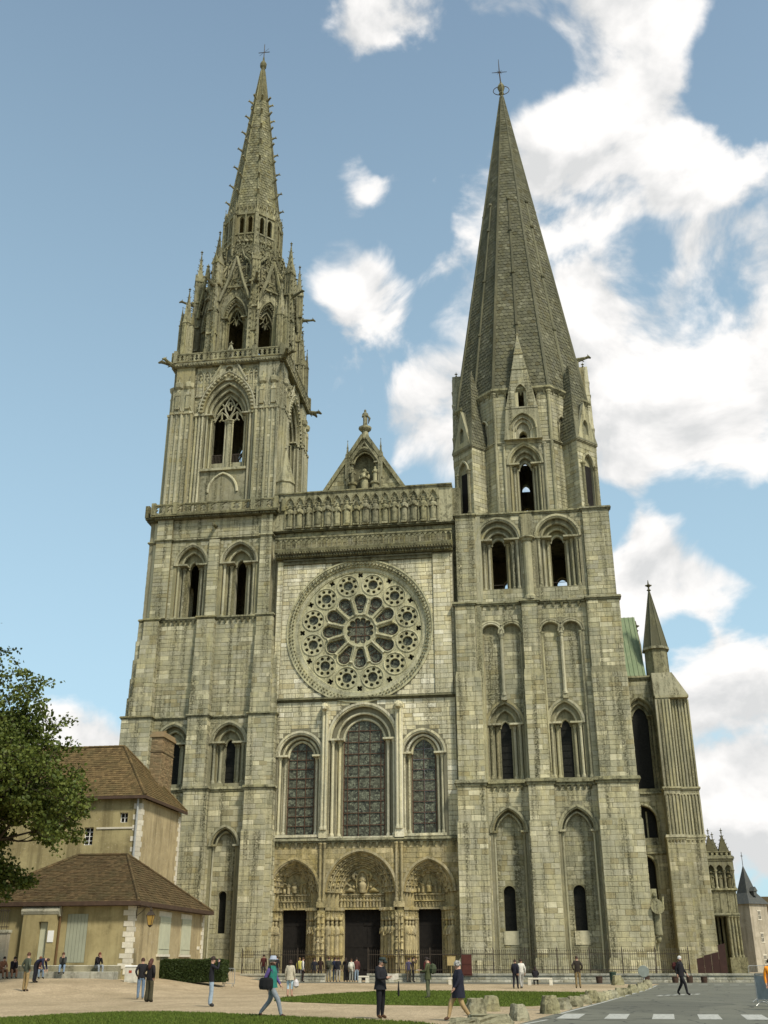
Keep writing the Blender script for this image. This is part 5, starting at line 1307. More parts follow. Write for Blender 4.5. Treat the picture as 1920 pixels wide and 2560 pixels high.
# ------------------------------------------------------------------ nave, transept and south porch
def nave():
    m = MB()
    for (a, b) in ((-9.2, -8.4), (5.6, 6.4)): m.box(a, b, 1.4, 62, 0, 40.0)
    n = m.build('nave_wall', ST_OLD, CATH)
    m = MB(); G = -1.5
    m.add([(G-7.9, 3, 40.0), (G+7.9, 3, 40.0), (G, 3, 51.2), (G-7.9, 62, 40), (G+7.9, 62, 40), (G, 62, 51.2)], [(0, 3, 5, 2), (1, 2, 5, 4), (3, 4, 5)]); m.build('nave_roof', M_COPPER, CATH)
    # transept arm: wall with tall lancet, lower windows, corner buttress, stair turret, roof
    w = MB(); Y = 49.5
    wins = [(28.0, 22.2, [(1.75, 31.6, 2.5), (1.4, 31.5, 2.0), (1.05, 31.4, 1.6)]), (22.5, 22.2, [(1.75, 31.6, 2.5), (1.4, 31.5, 2.0), (1.05, 31.4, 1.6)])]
    low = [hole(27.0, 1.8, 15.2, 18.2, 1.9, 8), hole(26.9, 1.15, 8.0, 12.6, 1.3, 8)]
    stage(w, 6.0, 30.2, 21.6, 36.9, wins, [Y, Y+.35, Y+.7], Y+1.2, 0, 0)
    w.slab(rect(6.0, 30.2, 0, 21.6), low, Y, Y+1.2, 0, 0); w.box(6, 30.2, Y+13, Y+14, 0, 36.9)
    t = w.build('transept', ST_OLD, CATH)
    for q in wins: m = MB(); opening(m, q[0], q[1], q[2], [Y, Y+.35, Y+.7], roll=.12); m.build('window_surround', ST_OLD, t)
    for (c, h, sp, r) in ((27.0, 1.8, 18.2, 1.9), (26.9, 1.15, 12.6, 1.3)): m = MB(); m.tube([(u, Y-.05, v) for u, v in arch(c, h+.1, sp, r+.1, 8)], .16, 6); m.build('arch_moulding', ST_OLD, t)
    for (c, h, s0, sp, r) in ((28.0, 1.1, 22.1, 31.4, 1.7), (22.5, 1.1, 22.1, 31.4, 1.7), (27.0, 1.9, 15.1, 18.2, 2.0), (26.9, 1.2, 7.9, 12.6, 1.4)):
        m = MB(); m.ngon([(u, Y+.95, v) for u, v in hole(c, h, s0, sp, r, 8)])
        if h > 1.5:
            for q in (-.6, .6): m.box(c+q-.1, c+q+.1, Y+.7, Y+.9, s0, sp+1.2, 1)
            m.box(c-1.8, c+1.8, Y+.3, Y+.92, s0, s0+1.0, 1)
        m.build('window', [M_GLASSD, ST_OLD], t)
    st = MB(); ashlar(st, (0, Y, 0), (1, 0, 0), 24.0, 30.0, .2, 21.5, holes=[(27.0, 2.1, 15.2, 18.2, 2.2), (26.9, 1.4, 8, 12.6, 1.6)], ch=.5, ln=1.1); ashlar(st, (0, Y, 0), (1, 0, 0), 24, 30, 21.8, 36.3, holes=[(28, 2.05, 22.1, 31.6, 2.8)], ch=.5, ln=1.1)
    m = MB(); string(m, 6, 30.2, Y, Y+.3, 36.6, 37.1, .3); string(m, 6, 30.2, Y, Y+.3, 21.4, 21.7, .25); string(m, 6, 30.2, Y, Y+.3, 14.0, 14.3, .25); m.build('string_course', ST_OLD, t)
    m = MB(); m.add([(6, Y-.2, 37.1), (29.3, Y-.2, 37.1), (29.3, Y+7, 47.6), (6, Y+7, 47.6), (6, Y+14.2, 37.1), (29.3, Y+14.2, 37.1)], [(0, 1, 2, 3), (3, 2, 5, 4), (1, 5, 2)])
    for i in range(40): x = 6.2+.585*i; m.tube([(x, Y-.24, 37.12), (x, Y+6.98, 47.66)], .04, 4)
    m.build('transept_roof', M_COPPER, t)
    # fluted corner buttress in two faces
    b = MB(); y0 = Y-1.8
    for (x0, x1, dy) in ((30.0, 31.75, 0), (31.75, 34.2, .7)):
        b.box(x0, x1, y0+dy, Y+3, 22.0, 33.6); b.box(x0-.15, x1+.1, y0+dy-.2, Y+3.0, 16.2, 21.9); b.box(x0-.45, x1+.05, y0+dy-.45, Y+3, 0, 15.7)
        string(b, x0-.15, x1+.1, y0+dy-.2, Y+2, 21.7, 22.1, .2); string(b, x0-.4, x1+.05, y0+dy-.4, Y+2, 15.6, 16.2, .2); corbels(b, x0-.3, x1, y0+dy-.4, 15.6, 5, .12)
        n_ = 4 if x1-x0 < 2 else 6
        for i in range(n_+1):
            x = x0+(x1-x0)*i/n_
            b.tube([(x, y0+dy-.05, 22.1), (x, y0+dy-.05, 33.4)], .13, 6); b.tube([(x, y0+dy-.25, 16.2), (x, y0+dy-.25, 21.0)], .12, 6)
            if i < n_: c = x+(x1-x0)/n_/2; b.tube([(u, y0+dy-.25, v) for u, v in arch(c, (x1-x0)/n_/2, 21.0, (x1-x0)/n_/2, 4)], .09, 5)
    b.box(30.0, 34.3, y0-.1, Y+3, 33.6, 33.9)
    b.add([(29.9, y0, 33.9), (34.3, y0, 33.9), (34.3, Y+3, 33.9), (29.9, Y+3, 33.9), (29.9, y0+.8, 37.2), (32.6, y0+.8, 37.2), (32.6, Y+3, 37.2), (29.9, Y+3, 37.2)], [(4, 5, 6, 7), (0, 1, 5, 4), (1, 2, 6, 5), (2, 3, 7, 6), (3, 0, 4, 7)])
    b.build('corner_buttress', ST_TOWER, t)
    for (x0, x1, dy) in ((30.0, 31.75, 0), (31.75, 34.2, .7)): ashlar(st, (0, y0+dy-.45, 0), (1, 0, 0), x0-.4, x1+.03, .3, 15.5, ch=.5, ln=1.0)
    tag(st.build('transept_ashlar', ST_TOWER, t), kind='stuff')
    m = MB(); c = (31.1, Y+1.3); oct_ring(m, c, 1.5, 36.5, 1.45, 41.0); oct_ring(m, c, 1.75, 40.8, 1.7, 41.15); m.build('stair_turret', ST_OLD, t)
    m = MB(); oct_ring(m, c, 1.6, 41.1, .1, 49.4)
    for k in range(8):
        a = pi/8+k*pi/4; m.tube([(c[0]+1.73*cos(a), c[1]+1.73*sin(a), 41.1), (c[0]+.1*cos(a), c[1]+.1*sin(a), 49.4)], .07, 4)
    m.build('turret_spire', ST_SPIRE, t); m = MB(); finial(m, (c[0], c[1], 49.2), .6); m.build('turret_finial', ST_DARK, t)
    m = MB(); m.lathe([(.5, 37), (.45, 43.3), (.15, 45.3)], (29.4, Y+6.8, 0), 6); finial(m, (29.4, Y+6.8, 45.0), .6); m.build('gable_pinnacle', ST_OLD, t)
    # porch with a gallery of statues
    p = MB(); Y = 48.2; x0, x1 = 31.6, 37.2
    p.slab(rect(x0+.6, x1, 6.9, 9.5), [], Y, Y+5, 0, 0); p.box(x0, 33.1, Y+.1, Y+5, 0, 9.5); p.box(35.7, 37.1, Y, Y+5, 2.0, 6.9); p.box(35.5, 37.5, Y-.3, Y+5, 0, 2.05); p.box(33.1, 35.7, Y+3.0, Y+5, 0, 6.9, 1)  # black block at the back: the porch's inner shade as colour
    string(p, x0+.6, x1, Y, Y+.3, 9.5, 9.85, .25); string(p, x0, x1+.1, Y, Y+.3, 13.1, 13.6, .2); p.box(x0+.2, x1, Y+.7, Y+5, 9.8, 13.2); string(p, 33.0, 37.2, Y, Y+.3, 6.7, 7.0, .15)
    for i in range(5): p.box(33.4+i*.9, 33.46+i*.9, Y-.08, Y+.1, 7.0, 9.5)
    for i in range(5): column(p, 33.5+i*.48, Y+1.6+.3*(i % 2), 0, 6.8, .16)
    for x in (35.9, 36.3, 36.7, 37.05): column(p, x, Y-.05, 2.05, 6.7, .13)
    hs = []
    for i in range(6):
        x = 32.0+i*1.03; column(p, x, Y+.15, 9.85, 12.0, .14)
        if i < 5: hs.append(hole(x+.515, .40, 11.7, 12.0, .62, 6))
    p.slab(rect(31.8, 37.3, 11.68, 13.15), hs, Y, Y+.35, 0, 0)
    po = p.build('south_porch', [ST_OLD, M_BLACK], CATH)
    for i in range(5): m = MB(); figure(m, (32.52+i*1.03, Y+.4, 9.85), 2.05, seed=120+i); m.build('statue', ST_OLD, po, True)
    for (x, y, h) in ((34.85, Y+.9, 16.4), (36.45, Y+.9, 16.4), (35.7, Y+3.5, 16.2)):
        m = MB(); m.add([(x-.82, y-.8, 13.5), (x+.82, y-.8, 13.5), (x+.82, y+.8, 13.5), (x-.82, y+.8, 13.5), (x, y, h)], [(0, 1, 4), (1, 2, 4), (2, 3, 4), (3, 0, 4), (0, 3, 2, 1)])
        for k in range(4):
            sx, sy = ((-1, -1), (1, -1), (1, 1), (-1, 1))[k]
            for i in range(6): f = (i+.3)/6; crocket(m, (x+sx*.82*(1-f), y+sy*.8*(1-f), 13.5+(h-13.5)*f), (sx*.7, sy*.7, 0), .2)
        finial(m, (x, y, h-.1), .24); m.build('porch_spirelet', ST_SPIRE, po)
    m = MB(); pierced(m, 33.8, 37.2, Y-.05, 13.6, 14.2, 6); m.build('porch_parapet', ST_OLD, po)
nave()
# carved angel holding a sundial on the tower corner
m = MB(); a_ = MB(); x, y = 22.72, -.9
figure(a_, (x, y, 3.5), 3.25, seed=31, wide=.75); a_.tube([(x-.25, y+.1, 5.9), (x-.8, y+.15, 6.5), (x-.75, y+.1, 5.4)], [.1, .2, .05], 5); a_.tube([(x+.25, y+.1, 5.9), (x+.6, y+.2, 6.4), (x+.6, y+.1, 5.4)], [.1, .18, .05], 5)
a_.lathe([(.15, 3.0), (.25, 3.45)], (x, y, 0), 8); a_.build('angel_statue', ST_OLD, CATH, True)
m.lathe([(.02, -.05), (.52, -.04), (.52, .04), (.02, .05)], (0, 0, 0), 14, 0, pi/2); o = m.build('sundial', ST_TOWER, CATH); o.matrix_local = Matrix.Translation((x+.1, y-.62, 5.6)) @ Matrix.Rotation(pi/2, 4, 'X')
m = MB(); m.box(22.2, 22.9, -.9, 1.5, 6.2, 7.0); m.box(22.2, 22.7, -.6, 1, 0, 3); m.build('corner_corbel', ST_TOWER, CATH)

# ------------------------------------------------------------------ ground
def S(a, b, x):
    t = min(1, max(0, (x-a)/(b-a))); return t*t*(3-2*t)
def gz(x, y): return .16*S(-24, -7, y)+.72*S(-5, -12.5, x)*S(-47, -29, y)
def _gravel(m):
    t = NT(m); p = t.pos()
    a = t.mix(t.ramp(t.noise(p, .22, 6, .6), .35, .65), (.42, .33, .21), (.29, .23, .14))
    v = t.n('TexVoronoi'); v.inputs['Scale'].default_value = 22; t.l(p, v.inputs['Vector'])
    sp = t.n('SeparateColor'); t.l(v.outputs['Color'], sp.inputs[0])
    hs = t.n('HueSaturation'); t.l(a, hs.inputs['Color']); t.l(t.ramp(sp.outputs[0], 0, 1, .62, 1.35), hs.inputs['Value'])
    a2 = t.mix(t.ramp(t.noise(t.pos((1, .35, 1)), .9, 8, .72, .4), .47, .66, 0, .6), hs.outputs[0], (.24, .185, .11))
    t.col(a2, .95, .1); t.bump(sp.outputs[1], .5, .02)
M_GRAVEL = mat('sandy gravel', _gravel)
def _asphalt(m):
    t = NT(m); p = t.pos()
    v = t.noise(p, 60, 2, .5); a = t.mix(t.ramp(t.noise(p, .35, 6, .6), .35, .68), (.095, .095, .070), (.13, .13, .095))
    a = t.mix(t.ramp(v, .4, .65, 0, .4), a, (.17, .168, .13)); a = t.mix(t.ramp(t.noise(t.pos((.4, 2, 1)), .8, 5, .6), .6, .72, 0, .4), a, (.06, .06, .05))
    pv = t.n('TexVoronoi'); pv.inputs['Scale'].default_value = .16; t.l(t.pos((1, .6, 1)), pv.inputs['Vector']); pc = t.n('SeparateColor'); t.l(pv.outputs['Color'], pc.inputs[0])
    a = t.mix(t.ramp(pc.outputs[0], .6, .95, 0, .45), a, (.065, .065, .05))
    wv = t.n('VectorMath'); wv.operation = 'ADD'; nz = t.n('TexNoise'); nz.inputs['Scale'].default_value = .9; t.l(p, nz.inputs['Vector']); t.l(p, wv.inputs[0]); t.l(nz.outputs['Color'], wv.inputs[1])
    ck = t.n('TexVoronoi'); ck.feature = 'DISTANCE_TO_EDGE'; ck.inputs['Scale'].default_value = .42; t.l(wv.outputs[0], ck.inputs['Vector'])
    a = t.mix(t.ramp(ck.outputs['Distance'], .006, .022, .75, 0), a, (.03, .03, .025))
    t.col(a, .85, .3); t.bump(v, .25, .01)
M_ASPHALT = mat('worn asphalt', _asphalt)
def _paint(m):
    t = NT(m); p = t.pos(); n = t.noise(p, 9, 6, .75)
    t.col(t.mix(t.ramp(n, .46, .66, 0, .8), (.40, .40, .35), (.13, .13, .11)), .8, .2)
M_PAINT = mat('worn road paint', _paint)
def _turf(m):
    t = NT(m); p = t.pos()
    t.col(t.mix(t.ramp(t.noise(p, 1.1, 6, .6), .35, .68), (.060, .088, .012), (.095, .115, .020)), .9, .1); t.bump(t.noise(p, 60, 3, .6), .6, .03)
M_TURF = mat('mown turf', _turf)
M_BLADE = isl('grass blades', (.078, .115, .014), .35, .7, (.115, .12, .028), .6, 0)
def ground():
    xs = [-1500, -500, -200, -90, -55]+[-40+i for i in range(86)]+[55, 90, 200, 500, 1500]; ys = [-500, -200, -130]+[-100+i for i in range(106)]+[12, 30, 60, 120, 300, 800, 1800]
    m = MB(); n = len(xs)
    m.add([(x, y, gz(x, y)) for y in ys for x in xs], [(j*n+i, j*n+i+1, (j+1)*n+i+1, (j+1)*n+i) for j in range(len(ys)-1) for i in range(n-1)])
    tag(m.build('ground', M_GRAVEL, None, True), 'sandy gravel square in front of the cathedral', kind='structure')
def clip(poly, x0, x1, y0, y1):
    for ax, v, sg in ((0, x0, 1), (0, x1, -1), (1, y0, 1), (1, y1, -1)):
        out = []
        for i in range(len(poly)):
            a, b = poly[i-1], poly[i]; da, db = (a[ax]-v)*sg, (b[ax]-v)*sg
            if da >= 0: out.append(a)
            if da*db < 0: t = da/(da-db); out.append((a[0]+(b[0]-a[0])*t, a[1]+(b[1]-a[1])*t))
        poly = out
        if len(poly) < 3: return []
    return poly
def sheet(name, poly, off, ma, step=1., skirt=0., gx=True):
    m = MB(); X = [p[0] for p in poly]; Yv = [p[1] for p in poly]
    x = math.floor(min(X))
    while x < max(X):
        y = math.floor(min(Yv))
        while y < max(Yv):
            q = clip(poly, x, x+step, y, y+step)
            if q: m.ngon([(a, b, gz(a, b)+off) for a, b in q])
            y += step
        x += step
    if skirt:
        for i in range(len(poly)):
            a, b = poly[i-1], poly[i]; k = max(1, int(hypot(b[0]-a[0], b[1]-a[1])))
            for j in range(k):
                p = (a[0]+(b[0]-a[0])*j/k, a[1]+(b[1]-a[1])*j/k); q = (a[0]+(b[0]-a[0])*(j+1)/k, a[1]+(b[1]-a[1])*(j+1)/k)
                m.add([(*p, gz(*p)+off), (*q, gz(*q)+off), (*q, gz(*q)-skirt), (*p, gz(*p)-skirt)], [(0, 1, 2, 3)])
    return m.build(name, ma)
ground()
ROAD = [(10.4, -78), (12.9, -60.5), (14.15, -53.2), (15.9, -43.3), (18.3, -29.3), (20.75, -14.6), (21.6, -10.8), (30, -8.6), (45, -8), (80, -8), (80, -78)]
tag(sheet('road', ROAD, .012, M_ASPHALT, 2.), 'grey asphalt road with worn white markings', kind='structure')
tag(sheet('asphalt_path', [(-8, -9.2), (16.5, -12.0), (21.6, -10.8), (30, -8.6), (30, -6.7), (-8, -6.7)], .006, M_ASPHALT, 2.), 'narrow grey path along the railing', kind='structure')
mk = MB()
def mark(pts): mk.ngon([(x, y, gz(x, y)+.017) for x, y in pts])
def strip(a, b, w):
    d = Vector((b[0]-a[0], b[1]-a[1])); n_ = max(1, int(d.length/2)); t = Vector((-d.y, d.x)).normalized()*w/2
    for i in range(n_):
        p = Vector(a)+d*(i/n_); q = Vector(a)+d*((i+1)/n_); mark([tuple(p-t), tuple(q-t), tuple(q+t), tuple(p+t)][::-1])
for x in (14.2, 15.62, 17.02, 18.4, 19.75, 21.1, 22.5): mark([(x, -56.0), (x+.66, -56.0), (x+.98, -52.8), (x+.33, -52.8)])
for (a, b) in (((14.35, -52.9), (16.1, -43.1)), ((16.1, -43.1), (18.45, -29.2)), ((18.45, -29.2), (21.0, -14.4)), ((13.3, -59.2), (13.95, -56.7)), ((13.0, -49.6), (13.9, -50.2))): strip(a, b, .13)
for i in range(6): mark([(19.2+i*.42, -33.4+i*.5), (19.42+i*.42, -33.5+i*.5), (19.75+i*.42, -32.0+i*.5), (19.55+i*.42, -31.9+i*.5)])
for i in range(6): mark([(21.8+i*1.0, -13.4), (22.4+i*1.0, -13.4), (22.45+i, -12.9), (21.9+i, -12.9)])
tag(mk.build('road_markings', M_PAINT), 'worn white zebra bars and edge line on the road', kind='structure')
LAWN1 = [(-9, -72), (-2.6, -58.7), (-1.6, -55.6), (-.4, -54.0), (.8, -53.55), (3.1, -54.2), (6.06, -56.3), (9.16, -58.1), (10.4, -59.2), (11.4, -61), (10.2, -72)]
LAWN2 = [(2, -42.06), (4, -43.8), (5.85, -45.0), (8, -45.9), (9.8, -46.4), (12.4, -47), (13.7, -46), (14.6, -42.5), (15.6, -37), (16.3, -32), (16.3, -29.2), (15.6, -27.9), (13, -27), (9, -25.6), (6.3, -25.4), (4.2, -27), (2.2, -33), (1.5, -38)]
def ragged(poly, seed=1):
    r = random.Random(seed); out = []
    for i in range(len(poly)):
        a, b = poly[i-1], poly[i]; n = max(1, int(hypot(b[0]-a[0], b[1]-a[1])/.35))
        for j in range(n): out.append((a[0]+(b[0]-a[0])*j/n+r.uniform(-.07, .07), a[1]+(b[1]-a[1])*j/n+r.uniform(-.16, .16)))
    return out
def inside(p, poly):
    c = False
    for i in range(len(poly)):
        a, b = poly[i-1], poly[i]
        if (a[1] > p[1]) != (b[1] > p[1]) and p[0] < (b[0]-a[0])*(p[1]-a[1])/(b[1]-a[1])+a[0]: c = not c
    return c
LAWN1, LAWN2 = ragged(LAWN1, 3), ragged(LAWN2, 4)
tag(sheet('lawn', LAWN1, .03, M_TURF, 2., .03), 'mown lawn along the bottom of the square', kind='structure')
tag(sheet('lawn', LAWN2, .03, M_TURF, 2., .03), 'grass island in the gravel beside the road', kind='structure')
def grass(poly, n, ymin, label):
    m = MB(); X = [p[0] for p in poly]; Yv = [max(p[1], ymin) for p in poly]; k = 0; V = []; F = []
    while k < n:
        x, y = RND.uniform(min(X), max(X)), RND.uniform(min(Yv), max(Yv))
        if not inside((x, y), poly): continue
        k += 1; a = RND.uniform(0, 6.28); h = RND.uniform(.03, .085); w = .02; z = gz(x, y)+.028
        dx, dy = cos(a)*w, sin(a)*w; lx, ly = RND.uniform(-.03, .03), RND.uniform(-.03, .03); o = len(V)
        V += [(x-dx, y-dy, z), (x+dx, y+dy, z), (x+lx, y+ly, z+h)]; F.append((o, o+1, o+2))
    m.v = V; m.f = F; m.mi = [0]*len(F); tag(m.build('grass', M_BLADE), label, 'grass', kind='stuff')
grass(LAWN1, 42000, -62, 'short green grass of the lower lawn'); grass(LAWN2, 34000, -60, 'short green grass of the island lawn')

# ------------------------------------------------------------------ railing on a low stone wall
M_WALLST = stone('kerb wall stone', (.42, .40, .31), .6, .3, .3)
def railing():
    r = empty('iron_railing', (8, -6.3, 0)); tag(r, 'black spear-topped iron railing on a low stone wall before the cathedral', 'railing')
    segs = [(-9.5, -2.9), (.4, 24.2), (24.2, 29.0)]
    b = MB(); k = 0
    for (a, e) in segs:
        w = MB(); a2, e2 = a-8, e-8
        w.box(a2, e2, -.22, .22, -.3, .62); st = MB(); ashlar(st, (0, -.22, 0), (1, 0, 0), a2, e2, .12, .5, ch=.2, ln=.5, proud=.02)
        w.box(a2-.03, e2+.03, -.3, .3, .62, .76); w.build('base_wall', M_WALLST, r); tag(st.build('wall_stones', M_WALLST, r), kind='stuff')
        hi = 2.45 if a < 24 else 2.3
        if a > 24: continue
        for z in (.98, 2.05):
            q = MB(); q.box(a2, e2, -.022, .022, z, z+.05); q.build('rail', M_IRON, r)
        x = a2+.1
        while x < e2-.05:
            b.tube([(x, 0, .74), (x, 0, hi-.12), (x, 0, hi+RND.uniform(0, .03))], [.013, .013, .003], 4); b.tube([(x, 0, hi-.16), (x, 0, hi-.1)], .032, 4)
            x += .155
        x = a2
        while x <= e2+.01:
            q = MB(); q.box(x-.035, x+.035, -.035, .035, .7, hi+.02); q.tube([(x, 0, hi), (x, 0, hi+.16)], [.04, .006], 5); q.tube([(x, .04, 1.6), (x, .75, .7)], .02, 4); q.build('post', M_IRON, r)
            x += (e2-a2)/round((e2-a2)/2.4)
    tag(b.build('bars', M_IRON, r), kind='stuff')
railing()
q = MB(); q.box(-.38, .38, -.03, .03, .62, 2.05); q.box(-.33, .33, -.05, -.03, .7, 1.3); q.box(-.33, .33, -.05, -.03, 1.38, 1.98)
tag(q.build('steel_cabinet', plain('dark red brown paint', (.075, .022, .014), .6)), 'dark red-brown cabinet against the railing right of the portals', 'cabinet').location = (7.95, -6.7, 0)
q = MB(); q.box(-.31, .31, -.02, .02, 1.34, 1.92); q.box(-.33, .33, -.03, .03, 1.31, 1.34); q.box(-.33, .33, -.03, .03, 1.92, 1.95); q.box(-.02, .02, 0, .04, .1, 1.35)
tag(q.build('notice_board', plain('buff notice board', (.40, .30, .13), .7)), 'buff notice board hanging on the railing by the right portal', 'board').location = (6.8, -6.7, 0)
M_HOARD = plain('dark red hoarding', (.036, .016, .011), .6, .2, 2)
hd = MB()
for i in range(4):
    x0, x1 = 25.7+.58*i, 25.7+.58*(i+1)-.02; z1 = (1.75, 1.98, 2.12, 2.75)[i]
    hd.add([(x0, 1.2, .7), (x1, 1.2, .7), (x1, 1.2, z1+.12), (x0, 1.2, z1), (x0, 1.26, .7), (x1, 1.26, .7), (x1, 1.26, z1+.12), (x0, 1.26, z1)], [(0, 1, 2, 3), (1, 5, 6, 2), (5, 4, 7, 6), (4, 0, 3, 7), (3, 2, 6, 7)])
for x in (26.2, 27.4): hd.box(x, x+.06, 1.28, 1.36, 0, 1.7)
tag(hd.build('hoarding', M_HOARD), 'dark red site hoarding at the right end of the railing', 'hoarding')

# ------------------------------------------------------------------ houses on the left
def tile_plane(mb, A, B, T, poly, row=.26, wd=.24, k=0):
    'tiles over a roof plane: A eave start, B eave end, T any point up the slope; poly in (along, up) coordinates'
    A = Vector(A); U = (Vector(B)-A); L = U.length; U.normalize(); W = Vector(T)-A; W -= U*W.dot(U); H = W.length; W.normalize(); Nn = U.cross(W)
    X = [p[0] for p in poly]; Zv = [p[1] for p in poly]; v = 0.; r = 0
    while v < max(Zv)-.02:
        u = min(X)+(wd/2 if r % 2 else 0)
        while u < max(X):
            if inside((u+wd/2, v+row/2), poly):
                j = RND.uniform(-.012, .012); t = .045+RND.uniform(-.012, .016); e = u+wd*.95
                P = lambda a, b, d: tuple(A+U*a+W*b+Nn*d)
                mb.add([P(u, v+j, t), P(e, v+j, t), P(e, v+row*1.15, .015), P(u, v+row*1.15, .015), P(u, v+j, .0), P(e, v+j, .0)], [(0, 1, 2, 3), (4, 5, 1, 0), (4, 0, 3), (1, 5, 2)], k)
            u += wd
        v += row; r += 1
def hip_roof(name, parent, x0, x1, y0, y1, ze, zr, rx0, rx1, ma, rough=.02):
    'hipped roof: eaves rectangle, ridge from rx0 to rx1 at mid depth; vertical or hipped ends'
    ym = (y0+y1)/2; c = [(x0, y0, ze), (x1, y0, ze), (x1, y1, ze), (x0, y1, ze), (rx0, ym, zr), (rx1, ym, zr)]
    m = MB(); m.add(c, [(0, 1, 5, 4), (1, 2, 5), (2, 3, 4, 5), (3, 0, 4), (0, 3, 2, 1)])
    rf = m.build('roof', ma, parent)
    t = MB(); hs = hypot(ym-y0, zr-ze)
    tile_plane(t, c[0], c[1], c[4], [(0, 0), (x1-x0, 0), (rx1-x0, hs), (rx0-x0, hs)])
    he = hypot(x1-rx1, zr-ze); tile_plane(t, c[1], c[2], c[5], [(0, 0), (y1-y0, 0), ((y1-y0)/2+.01, he), ((y1-y0)/2-.01, he)])
    tag(t.build('roof_tiles', ma, rf), kind='stuff')
    for (a, b) in ((4, 5), (1, 5), (2, 5), (0, 4)):
        a, b = Vector(c[a]), Vector(c[b]); d = b-a; n_ = int(d.length/.42); h = MB()
        for i in range(n_):
            p = a+d*(i/n_)+Vector((0, 0, .05)); q = a+d*((i+1.08)/n_)+Vector((0, 0, .05)); h.tube([p, q], [.12, .10], 6)
        tag(h.build('ridge_tiles', ma, rf), kind='stuff')
    return rf
def casement(parent, x, y, z0, z1, w, nx=2, ny=3, ma=M_WHITE, dark=M_GLASSD, axis='x'):
    M = Matrix.Translation((x, y, 0)) @ (Matrix() if axis == 'x' else Matrix.Rotation(pi/2, 4, 'Z'))
    m = MB(M); m.ngon([(-w/2, .06, z0), (w/2, .06, z0), (w/2, .06, z1), (-w/2, .06, z1)]); g = m.build('window', dark, parent)
    f = MB(M); t = .05
    f.box(-w/2, w/2, 0, .05, z0, z0+t); f.box(-w/2, w/2, 0, .05, z1-t, z1); f.box(-w/2, -w/2+t, .001, .051, z0, z1); f.box(w/2-t, w/2, .001, .051, z0, z1)
    for i in range(1, nx): f.box(-w/2+w*i/nx-.025, -w/2+w*i/nx+.025, .005, .045, z0, z1)
    for i in range(1, ny): f.box(-w/2, w/2, .01, .04, z0+(z1-z0)*i/ny-.018, z0+(z1-z0)*i/ny+.018)
    f.build('frame', ma, g)
    s_ = MB(M); s_.box(-w/2-.12, w/2+.12, -.14, .05, z0-.12, z0); s_.build('sill', M_QUOIN, g)
def quoins(parent, x, y, z0, z1, dx=-1, dy=1, h=.34):
    'corner stones alternating long and short on two faces (each a part)'
    z = z0; i = 0; pr = []
    while z < z1-.1:
        a, b = (.62, .34) if i % 2 else (.36, .58); a *= RND.uniform(.85, 1.15)
        hh = min(h*RND.uniform(.85, 1.15), z1-z); m = MB()
        m.box(min(x-.03*dx, x+a*dx), max(x-.03*dx, x+a*dx), min(y-.03*dy, y+b*dy), max(y-.03*dy, y+b*dy), z+.008, z+hh-.008); m.build('quoin', M_QUOIN, parent); z += hh; i += 1
